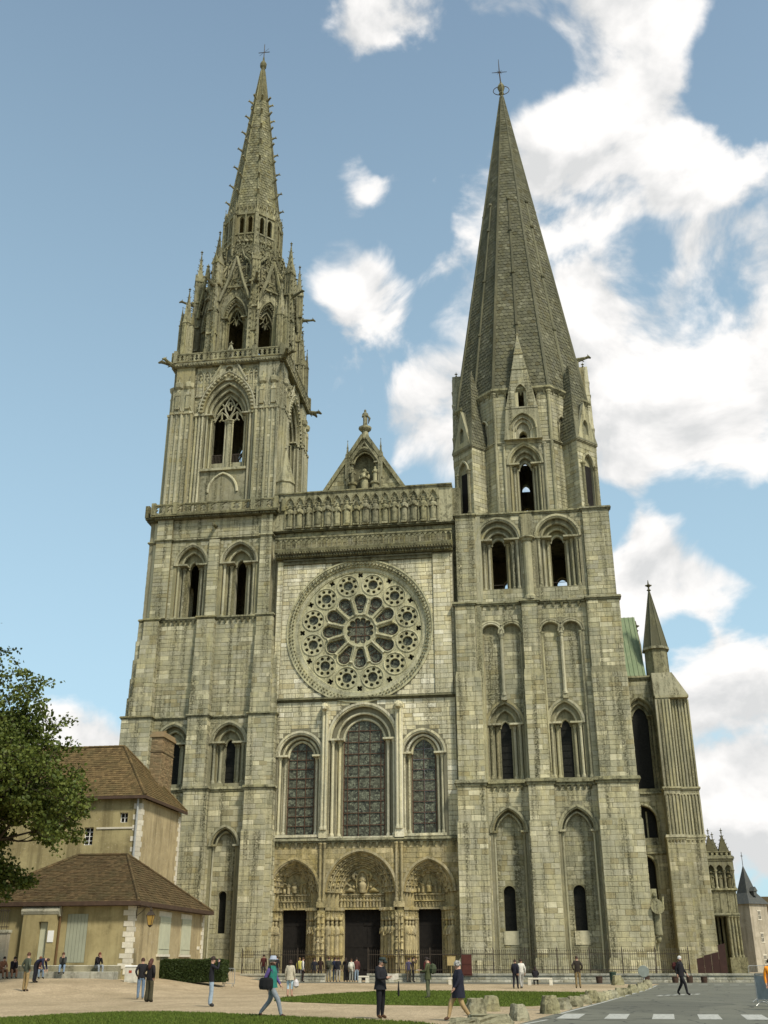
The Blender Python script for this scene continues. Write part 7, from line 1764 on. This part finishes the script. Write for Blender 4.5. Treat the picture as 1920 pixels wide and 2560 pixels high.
# ------------------------------------------------------------------ people
SKIN = plain('skin', (.42, .25, .17), .55, .08, 9, 0)
CLOTH = {}
def cloth(c):
    k = tuple(c)
    if k not in CLOTH: CLOTH[k] = plain('cloth %d' % len(CLOTH), k, .9, .22, 14, .25)
    return CLOTH[k]
HAIRM = {}
def person(label, x, y, h=1.72, face=0., top=(.03, .03, .035), legs=(.03, .03, .03), shoes=(.02, .015, .01), hair=(.03, .018, .01), hairstyle='short', pose='stand', z=None, build=1.08, flare=0., arms=None, coat=None, hat=None, sleeve=None, skirt=None, fine=False, stride=0., group=None):
    root = empty('person', (x, y, gz(x, y) if z is None else z), face)
    tag(root, label, 'person', group); k = h/1.75
    J = {'pel': (0, .0, .95), 'spi': (0, .01, 1.12), 'che': (0, .01, 1.32), 'nck': (0, .005, 1.49), 'hd0': (0, -.01, 1.575), 'hd1': (0, -.015, 1.665)}
    for s_, n in ((-1, 'l'), (1, 'r')):
        J.update({'sh'+n: (s_*.175, .01, 1.42), 'el'+n: (s_*.235, .04, 1.14), 'wr'+n: (s_*.24, -.04, .9), 'ha'+n: (s_*.235, -.07, .81),
                  'hp'+n: (s_*.095, 0, .9), 'kn'+n: (s_*.105, -.015, .5), 'an'+n: (s_*.11, .02, .085), 'to'+n: (s_*.125, -.14, .035)})
    if pose == 'walk' or stride:
        a = stride or .22
        J['knl'] = (-.1, -a*.75-.04, .51); J['anl'] = (-.1, -a*1.25, .09); J['tol'] = (-.105, -a*1.25-.15, .05)
        J['knr'] = (.1, a*.25, .5); J['anr'] = (.1, a*1.35, .13); J['tor'] = (.105, a*1.35-.12, .035)
        J['ell'] = (-.23, .14, 1.15); J['wrl'] = (-.22, .1, .92); J['hal'] = (-.21, .08, .84); J['elr'] = (.23, -.06, 1.14); J['wrr'] = (.22, -.2, .95); J['har'] = (.2, -.25, .87)
    if pose in ('sit', 'bend', 'squat'):
        if pose == 'sit':
            dz = -.50
            for n in ('pel', 'spi', 'che', 'nck', 'hd0', 'hd1', 'shl', 'shr', 'ell', 'elr', 'hpl', 'hpr'): v = J[n]; J[n] = (v[0], v[1]-(.12 if n in ('che', 'shl', 'shr') else .2 if n in ('nck', 'hd0', 'hd1') else 0), v[2]+dz)
            for s_, n in ((-1, 'l'), (1, 'r')): J['kn'+n] = (s_*.14, -.46, .50); J['an'+n] = (s_*.13, -.50, .09); J['to'+n] = (s_*.14, -.66, .04); J['el'+n] = (s_*.23, -.2, .72); J['wr'+n] = (s_*.12, -.42, .62); J['ha'+n] = (s_*.08, -.5, .60)
        else:
            J.update({'spi': (0, -.1, 1.05), 'che': (0, -.32, 1.12), 'nck': (0, -.48, 1.1), 'hd0': (0, -.56, 1.08), 'hd1': (0, -.64, 1.05)})
            for s_, n in ((-1, 'l'), (1, 'r')): J['sh'+n] = (s_*.17, -.40, 1.12); J['el'+n] = (s_*.2, -.46, .84); J['wr'+n] = (s_*.15, -.55, .62); J['ha'+n] = (s_*.13, -.57, .53)
    if arms == 'camera':
        for s_, n in ((-1, 'l'), (1, 'r')): J['el'+n] = (s_*.27, -.2, 1.3); J['wr'+n] = (s_*.11, -.24, 1.54); J['ha'+n] = (s_*.06, -.22, 1.60)
    if arms == 'read':
        for s_, n in ((-1, 'l'), (1, 'r')): J['el'+n] = (s_*.24, -.08, 1.12); J['wr'+n] = (s_*.12, -.32, 1.16); J['ha'+n] = (s_*.07, -.40, 1.18)
        J['hd0'] = (0, -.04, 1.57); J['hd1'] = (0, -.07, 1.655)
    if arms == 'pockets':
        for s_, n in ((-1, 'l'), (1, 'r')): J['el'+n] = (s_*.3, .1, 1.16); J['wr'+n] = (s_*.2, -.03, .98); J['ha'+n] = (s_*.15, -.08, .92)
    if arms == 'chin':
        for s_, n in ((-1, 'l'), (1, 'r')): J['el'+n] = tuple(Vector(J['kn'+n])+Vector((0, .1, .08))); J['wr'+n] = (s_*.05, J['nck'][1]-.16, J['nck'][2]-.06); J['ha'+n] = (s_*.02, J['nck'][1]-.14, J['nck'][2]+.03)
    E_ = [('pel', 'spi'), ('spi', 'che'), ('che', 'nck'), ('nck', 'hd0'), ('hd0', 'hd1')]
    for n in 'lr': E_ += [('che', 'sh'+n), ('sh'+n, 'el'+n), ('el'+n, 'wr'+n), ('wr'+n, 'ha'+n), ('pel', 'hp'+n), ('hp'+n, 'kn'+n), ('kn'+n, 'an'+n), ('an'+n, 'to'+n)]
    b = build; f = flare
    RAD = {'pel': (.155*b, .115*b), 'spi': (.14*b, .105*b), 'che': (.155*b, .115*b), 'nck': (.058, .058), 'hd0': (.078, .09), 'hd1': (.072, .082), 'sh': (.075*b, .07*b), 'el': (.052*b, .052*b), 'wr': (.036, .036), 'ha': (.042, .028), 'hp': (.098*b, .1*b), 'kn': (.07*b+f*.25, .07*b+f*.25), 'an': (.055+f, .058+f), 'to': (.045, .036)}
    names = list(J); idx = {n: i for i, n in enumerate(names)}
    me = bpy.data.meshes.new('body'); me.from_pydata([tuple(c*k for c in J[n]) for n in names], [(idx[a], idx[c]) for a, c in E_], [])
    ob = bpy.data.objects.new('body', me); COL.objects.link(ob)
    sk = ob.modifiers.new('skin', 'SKIN'); sk.use_smooth_shade = True
    lay = me.skin_vertices[0].data if len(me.skin_vertices) else None
    for n in names:
        r_ = RAD.get(n) or RAD[n[:2]]; lay[idx[n]].radius = (r_[0]*k, r_[1]*k); lay[idx[n]].use_root = (n == 'pel')
    ss = ob.modifiers.new('sub', 'SUBSURF'); ss.levels = ss.render_levels = 2 if fine else 1
    dg = bpy.context.evaluated_depsgraph_get(); dg.update(); ev = ob.evaluated_get(dg); nm = bpy.data.meshes.new_from_object(ev)
    COL.objects.unlink(ob); bpy.data.objects.remove(ob)
    # paint each face with the garment of its nearest bone
    for mm in (SKIN, cloth(top), cloth(legs), cloth(shoes), cloth(sleeve or top)): nm.materials.append(mm)
    seg = []
    for a, c in E_:
        if a in ('nck', 'hd0') or a.startswith('wr'): s_ = 0
        elif a.startswith('an'): s_ = 3
        elif a.startswith(('hp', 'kn')) or c.startswith('hp'): s_ = 2
        elif a.startswith(('sh', 'el')): s_ = 4
        else: s_ = 1
        seg.append((Vector(J[a])*k, Vector(J[c])*k, s_))
    for p in nm.polygons:
        c = p.center; best = (9, 0)
        for a, d, s_ in seg:
            t = d-a; q = max(0, min(1, (c-a).dot(t)/t.length_squared)); e = (c-a-t*q).length
            if e < best[0]: best = (e, s_)
        s_ = best[1]
        if pose == 'stand' and s_ == 2 and c.z > .86*k: s_ = 1
        if skirt is not None and s_ == 2 and c.z < skirt*k: s_ = 0
        p.material_index = s_; p.use_smooth = True
    # nose, ears and fingers belong to the body
    X = MB(); hc = Vector(J['hd0'])*k; up = (Vector(J['hd1'])-Vector(J['hd0'])).normalized(); fwd = Vector((0, -1, 0)); fwd = (fwd-up*fwd.dot(up)).normalized()
    e = hc+up*.035*k; X.tube([e+fwd*.085*k, e+fwd*.108*k-up*.03*k], [.006*k, .014*k], 5); X.ball(tuple(e-up*.065*k+fwd*.078*k), .016*k, 5)
    for s_ in (-1, 1): X.ball(tuple(e+Vector((s_*.078*k, 0, -.005*k))), .022*k, 5)
    for n, s_ in (('l', -1), ('r', 1)):
        w_, hh = Vector(J['wr'+n])*k, Vector(J['ha'+n])*k; d = (hh-w_).normalized(); sd_ = d.cross(Vector((0, 1, .2))).normalized()
        for i, L_ in enumerate((.075, .085, .08, .06)):
            p0 = hh+sd_*(i-1.5)*.017*k; X.tube([p0, p0+d*L_*.55*k+fwd*.008*k, p0+d*L_*k+fwd*.028*k], [.010*k, .009*k, .007*k], 4)
        p0 = w_+(hh-w_)*.4; X.tube([p0, p0+fwd*.04*k+d*.03*k, p0+fwd*.05*k+d*.07*k], [.013*k, .011*k, .008*k], 4)
    o0 = len(nm.vertices); import bmesh
    bm = bmesh.new(); bm.from_mesh(nm); vs = [bm.verts.new(v) for v in X.v]
    for q in X.f:
        try: fc = bm.faces.new([vs[i] for i in q]); fc.material_index = 0; fc.smooth = True
        except ValueError: pass
    bm.to_mesh(nm); bm.free()
    body = bpy.data.objects.new('body', nm); COL.objects.link(body); body.parent = root
    # eyes
    m = MB()
    for s_ in (-1, 1): m.ball(tuple(e+fwd*.082*k+up*.008*k+Vector((s_*.03*k, 0, 0))), .011*k, 5)
    m.build('eyes', cloth((.02, .015, .01)), root)
    # hair
    H = MB(); c = hc+up*.065*k; n = 12; rows = []
    for j in range(6):
        th = pi*.58*j/5
        for i in range(n):
            a = 2*pi*i/n; d = Vector((sin(th)*cos(a), sin(th)*sin(a), cos(th))); rr = .103*k*(1+.05*sin(7*a+j))
            if d.y < -.25 and d.z < .45: rr *= .80
            p = c+Vector((d.x*rr*.92, d.y*rr*1.06, d.z*rr*1.08)); rows.append(p)
    H.add(rows, [(j*n+i, j*n+(i+1) % n, (j+1)*n+(i+1) % n, (j+1)*n+i) for j in range(5) for i in range(n)])
    if hairstyle == 'long': H.tube([c+Vector((0, .05*k, 0)), c+Vector((0, .085*k, -.1*k)), c+Vector((0, .10*k, -.25*k)), c+Vector((0, .09*k, -.36*k))], [.085*k, .1*k, .09*k, .04*k], 8)
    if hairstyle == 'bob': H.tube([c+Vector((0, .03*k, 0)), c+Vector((0, .05*k, -.12*k))], [.1*k, .09*k], 10)
    if hairstyle == 'bun': H.ball(tuple(c+Vector((0, .11*k, .02*k))), .05*k, 7)
    if hairstyle == 'curly':
        rr_ = random.Random(int(x*10))
        for _ in range(40):
            d = Vector((rr_.uniform(-1, 1), rr_.uniform(-.6, 1), rr_.uniform(-.35, 1))).normalized(); H.ball(tuple(c+d*.1*k), .028*k, 5)
    if hair not in HAIRM: HAIRM[hair] = plain('hair %d' % len(HAIRM), hair, .6, .3, 30, .3)
    H.build('hair', HAIRM[hair], root, True)
    if hat:
        m = MB(); c2 = c+up*.03*k
        if hat[0] == 'brim': m.lathe([(.17*k, 0), (.165*k, .012*k), (.105*k, .02*k), (.098*k, .09*k), (.07*k, .115*k), (.01, .11*k)], tuple(c2), 14)
        else: m.lathe([(.108*k, 0), (.112*k, .04*k), (.085*k, .085*k), (.01, .095*k)], tuple(c2), 12); m.tube([c2+fwd*.07*k, c2+fwd*.175*k-up*.012*k], [.06*k, .035*k], 8)
        m.build('hat', cloth(hat[1]), root, True)
    if coat:
        L_, cc = coat; m = MB(); n = 14
        prof = [(1.47, .085, .08), (1.42, .19, .11), (1.30, .185*b, .145*b), (1.10, .168*b, .135*b), (.95, .185*b, .150*b), (L_, .205*b, .17*b)]
        vs = []
        for (zz, rx, ry) in prof:
            off = 0
            for i in range(n): a = 2*pi*i/n; q = 1+(.04*sin(5*a+zz*4) if zz < 1.2 else 0); vs.append((rx*cos(a)*q*k, (.005+ry*sin(a)*q)*k, zz*k))
        m.add(vs, [(j*n+i, j*n+(i+1) % n, (j+1)*n+(i+1) % n, (j+1)*n+i) for j in range(len(prof)-1) for i in range(n)]); m.build('coat', cloth(cc), root, True)
    return root
def prop(name, label, cat, loc, mb, ma, rz=0.):
    o = mb.build(name, ma, None, False); o.location = loc; o.rotation_euler = (0, 0, rz); tag(o, label, cat); return o
DARK = (.018, .018, .022); JEAN = (.13, .18, .24); LJEAN = (.26, .32, .37); KHAKI = (.20, .15, .075); OLIVE = (.065, .070, .030)
# walkers in the foreground
person('man in grey brimmed hat and purple and green jacket walking with head bowed', 5.5, -56.4, 1.74, pi/2-.1, (.02, .13, .10), (.19, .21, .22), (.05, .02, .015), (.3, .28, .25), 'short', 'walk', hat=('brim', (.30, .33, .38)), sleeve=(.085, .055, .17), stride=.3, build=1.12, fine=True, coat=(.86, (.02, .14, .105)))
m = MB(); m.lathe([(.05, -.2), (.2, -.19), (.23, -.1), (.22, .08), (.17, .14), (.03, .15)], (0, 0, 0), 10, None, 0, 1., .5); m.tube([(.06, 0, .1), (.12, .05, .35), (.08, .0, .6)], .018, 5); prop('shoulder_bag', 'black shoulder bag on the hip of the man in the brimmed hat', 'bag', (5.38, -56.66, 1.0), m, cloth((.01, .01, .01)))
person('man in black jacket and dark flat cap reading a folded map', 8.93, -56.4, 1.72, pi/2-.45, (.012, .012, .014), (.010, .010, .012), (.07, .035, .015), (.2, .18, .16), 'short', 'stand', arms='read', hat=('cap', (.025, .035, .03)), fine=True, build=1.12, coat=(.82, (.013, .013, .015)))
m = MB(); m.add([(-.14, -.02, -.08), (.02, -.06, -.1), (.2, -.02, -.07), (-.14, .02, .09), (.02, -.02, .07), (.2, .02, .1)], [(0, 1, 4, 3), (1, 2, 5, 4)]); prop('folded_map', 'pale folded map in the hands of the man in the flat cap', 'map', (9.32, -56.62, 1.17), m, cloth((.42, .38, .30)))
m = MB(); m.tube([(0, 0, .0), (0, 0, .05), (.0, 0, .14), (0, 0, .42)], [.012, .03, .035, .012], 6); prop('folded_umbrella', 'small folded umbrella dangling beside the man in the flat cap', 'umbrella', (9.5, -56.5, .62), m, cloth((.012, .012, .012)))
person('grey-haired woman in long navy coat and beige trousers stepping to the left', 11.4, -57.4, 1.62, -pi/2+.4, (.014, .015, .024), (.33, .23, .11), (.09, .05, .03), (.30, .29, .26), 'curly', 'walk', stride=.25, build=1.25, coat=(.66, (.014, .015, .024)), fine=True)
person('dark-haired visitor in olive suit with backpack holding a booklet on the island lawn', 8.45, -38.4, 1.80, -pi/2-.15, OLIVE, (.085, .09, .05), (.03, .03, .025), (.02, .012, .008), 'bun', 'stand', arms='read', build=.95, coat=(.8, OLIVE))
m = MB(); m.ball((0, 0, 0), .19, 8, None, 1.25); m.box(-.02, .02, -.17, -.12, -.2, .22); prop('backpack', 'olive backpack on the visitor with the booklet', 'backpack', (8.68, -38.42, 1.28), m, cloth((.05, .06, .03)))
m = MB(); m.box(-.1, .1, -.07, .07, -.008, .008); o = prop('booklet', 'white booklet in the hands of the visitor in olive', 'booklet', (8.0, -38.36, 1.22), m, cloth((.6, .58, .5)))
person('woman in cream jacket and pale blue cropped trousers seen from behind', 1.4, -36.4, 1.68, pi-.1, (.42, .37, .27), (.36, .47, .52), (.2, .1, .06), (.035, .018, .012), 'bob', 'stand', build=1.1, coat=(.8, (.42, .37, .27)), skirt=.36)
m = MB(); m.lathe([(.05, -.2), (.14, -.12), (.12, .08), (.03, .2)], (0, 0, 0), 8); prop('carrier_bag', 'pale plastic carrier bag carried by the woman in the cream jacket', 'bag', (1.72, -36.45, .62), m, cloth((.5, .46, .44)))
person('visitor in grey trousers behind the man in the brimmed hat', .15, -35.2, 1.7, pi-.5, (.10, .10, .09), (.20, .18, .15), pose='stand')
person('photographer in black tracksuit top and pale jeans aiming a camera', .97, -48.0, 1.80, pi/2+.35, (.013, .013, .016), LJEAN, (.03, .03, .03), (.03, .016, .01), 'short', 'stand', arms='camera', flare=.035, fine=True, build=.98)
m = MB(); m.box(-.06, .06, -.05, .03, -.04, .045); m.lathe([(.035, 0), (.035, .06)], (0, -.06, 0), 8); prop('camera_body', 'small camera held up by the photographer in black', 'camera', (1.17, -47.92, 1.64), m, cloth((.05, .05, .05)), pi/2)
person('long-haired woman in black top and flared olive trousers standing with her back turned', -3.2, -43.5, 1.74, pi-.35, (.014, .012, .012), (.050, .045, .024), (.03, .025, .02), (.06, .022, .014), 'long', 'stand', arms='pockets', flare=.06, fine=True)
person('companion in black top and blue jeans partly hidden by the long-haired woman', -4.75, -40.4, 1.78, pi+.5, (.014, .013, .014), JEAN, (.4, .38, .35), (.05, .02, .012), 'short', 'stand', arms='pockets')
# middle distance
person('man in dark leather jacket and khaki trousers looking up from behind', 15.8, -18.9, 1.86, pi, (.030, .024, .018), (.19, .14, .065), (.03, .02, .01), (.04, .022, .014), 'short', 'stand', arms='pockets', build=1.1)
person('man in dark navy clothes walking away on the gravel', 11.95, -20.4, 1.68, pi-.2, (.016, .016, .024), (.014, .014, .018), (.01, .01, .01), (.03, .016, .01), 'short', 'walk', stride=.14, build=1.1)
person('girl in white top beside the man in navy', 12.3, -19.6, 1.70, pi+.4, (.55, .53, .46), (.35, .34, .3), (.1, .1, .1), (.04, .02, .012), 'short', 'walk', stride=.12)
person('dark-haired woman in black sitting on the pale stone bench', 13.1, -13.7, 1.62, pi, (.014, .012, .014), (.02, .02, .025), hair=(.022, .012, .008), hairstyle='long', pose='sit')
person('white-haired man in black striding across the road', 20.65, -32.1, 1.84, pi/2-.5, (.013, .012, .013), (.012, .012, .013), (.012, .01, .01), (.55, .53, .48), 'short', 'walk', stride=.22, build=1.1, coat=(.84, (.013, .012, .013)))
m = MB(); m.ball((0, 0, 0), .17, 8, None, 1.2); prop('backpack', 'dark red backpack on the white-haired man in black', 'backpack', (20.42, -31.9, 1.35), m, cloth((.06, .015, .012)))
person('person in orange jacket cut by the right edge', 21.84, -49.4, 1.68, 0, (.75, .26, .02), (.1, .1, .1), hair=(.05, .03, .015))
# crowd before the portals
V = [(-4.6, -6.6, 1.74, pi/2+.4, (.55, .53, .48), (.03, .018, .016), 'visitor in white shirt and dark trousers before the left portal', 'short', None), (-3.75, -6.4, 1.7, pi, DARK, (.05, .04, .03), 'visitor in black, left of two before the left pier', 'short', 'shoulder'), (-3.35, -6.1, 1.74, pi+.3, (.03, .016, .012), (.06, .05, .04), 'visitor in dark brown, right of two before the left pier', 'bob', None),
     (-2.75, -5.7, 1.78, pi, (.05, .055, .035), (.17, .16, .13), 'tall visitor with rucksack at the left of the portal queue', 'short', 'r'), (-2.35, -5.3, 1.74, pi, (.02, .025, .05), JEAN, 'visitor in navy and blue jeans second in the portal queue', 'short', None), (-2.0, -5.8, 1.74, pi, (.014, .014, .018), (.28, .26, .22), 'visitor in black top and pale trousers in the portal queue', 'short', None),
     (-1.45, -5.6, 1.72, pi, (.012, .011, .012), (.012, .012, .014), 'long-haired visitor all in black in the portal queue', 'long', None), (-1.0, -5.7, 1.64, pi, (.45, .44, .36), (.24, .24, .2), 'visitor with a white rucksack in the portal queue', 'short', 'w'), (-.62, -5.5, 1.72, pi+.4, (.10, .035, .03), (.22, .28, .33), 'visitor in dark red and pale jeans at the right of the portal queue', 'short', None),
     (3.6, -6.9, 1.68, pi, (.075, .065, .11), (.10, .08, .055), 'visitor in purple-grey top before the right portal', 'short', None), (3.95, -7.0, 1.76, pi/2, (.075, .055, .035), (.014, .012, .012), 'visitor in brown with raised arms before the right portal', 'short', 'cam'), (5.0, -6.9, 1.72, pi, (.10, .02, .022), (.03, .025, .02), 'visitor in maroon beside the right portal', 'short', None),
     (-6.9, -5.6, 1.74, pi, (.02, .018, .024), JEAN, 'visitor in dark top and blue jeans by the left portal', 'short', None), (-7.9, -5.8, 1.72, pi, (.09, .02, .018), (.05, .05, .06), 'visitor in red left of the left portal', 'short', None)]
for (x, y, h, fa, tp, lg, lb, hs, ex) in V: person(lb, x, y, h, fa, tp, lg, hairstyle=hs, hair=RND.choice(((.03, .016, .01), (.05, .025, .012), (.02, .012, .008))), arms='camera' if ex == 'cam' else None, build=RND.uniform(.95, 1.12), group='visitors before the portals')
m = MB(); m.ball((0, 0, 0), .18, 8, None, 1.3); prop('rucksack', 'green rucksack of the tall visitor in the portal queue', 'backpack', (-2.75, -5.92, 1.35), m, cloth((.05, .05, .03))); m = MB(); m.ball((0, 0, 0), .17, 8, None, 1.3); prop('rucksack', 'white rucksack in the portal queue', 'backpack', (-1.0, -5.92, 1.25), m, cloth((.55, .52, .42)))
person('visitor in yellow top on the steps of the left portal', -6.1, -1.1, 1.7, pi, (.45, .42, .10), (.1, .1, .1), z=.2, hair=(.25, .16, .06))
# left side, by the pavilion steps
G1 = 'people resting by the pavilion steps'
person('man in grey-green shirt and tan trousers standing by the steps', -11.25, -38.8, 1.75, pi-.5, (.065, .075, .050), (.27, .19, .085), (.05, .03, .02), (.07, .03, .016), 'short', 'stand', arms='pockets', group=G1)
person('person in navy bending forward by the steps', -13.1, -34.0, 1.8, pi/2, (.018, .020, .045), (.014, .014, .02), hair=(.03, .02, .012), pose='bend', group=G1)
ZS = .95
for (x, y, fa, tp, lg, lb, hs, hr, ar) in ((-16.6, -29.6, pi/2-.9, (.016, .014, .018), (.16, .085, .05), 'seated person in black with brown trousers left of the standing man', 'short', (.02, .01, .006), 'chin'), (-17.0, -30.2, pi/2-.6, (.20, .09, .05), (.18, .09, .05), 'seated person in rust brown at the left edge', 'short', (.02, .01, .006), None),
        (-14.6, -30.6, pi/2-.7, (.12, .05, .04), (.14, .18, .22), 'red-haired seated person behind the bending figure', 'short', (.16, .06, .025), None), (-14.1, -28.5, pi/2-1.2, (.040, .042, .038), (.17, .23, .30), 'seated young man in dark grey jacket and jeans on the lower step', 'short', (.08, .035, .02), 'chin'), (-12.3, -27.7, pi/2-.7, (.014, .012, .014), (.23, .25, .26), 'red-haired seated woman in black on the step by the pavilion corner', 'bob', (.12, .035, .018), 'chin')):
    person(lb, x, y, 1.65, fa, tp, lg, hairstyle=hs, hair=hr, pose='sit', z=max(gz(x, y), .72)-.0 if y < -29 else .95, arms=ar, group=G1)
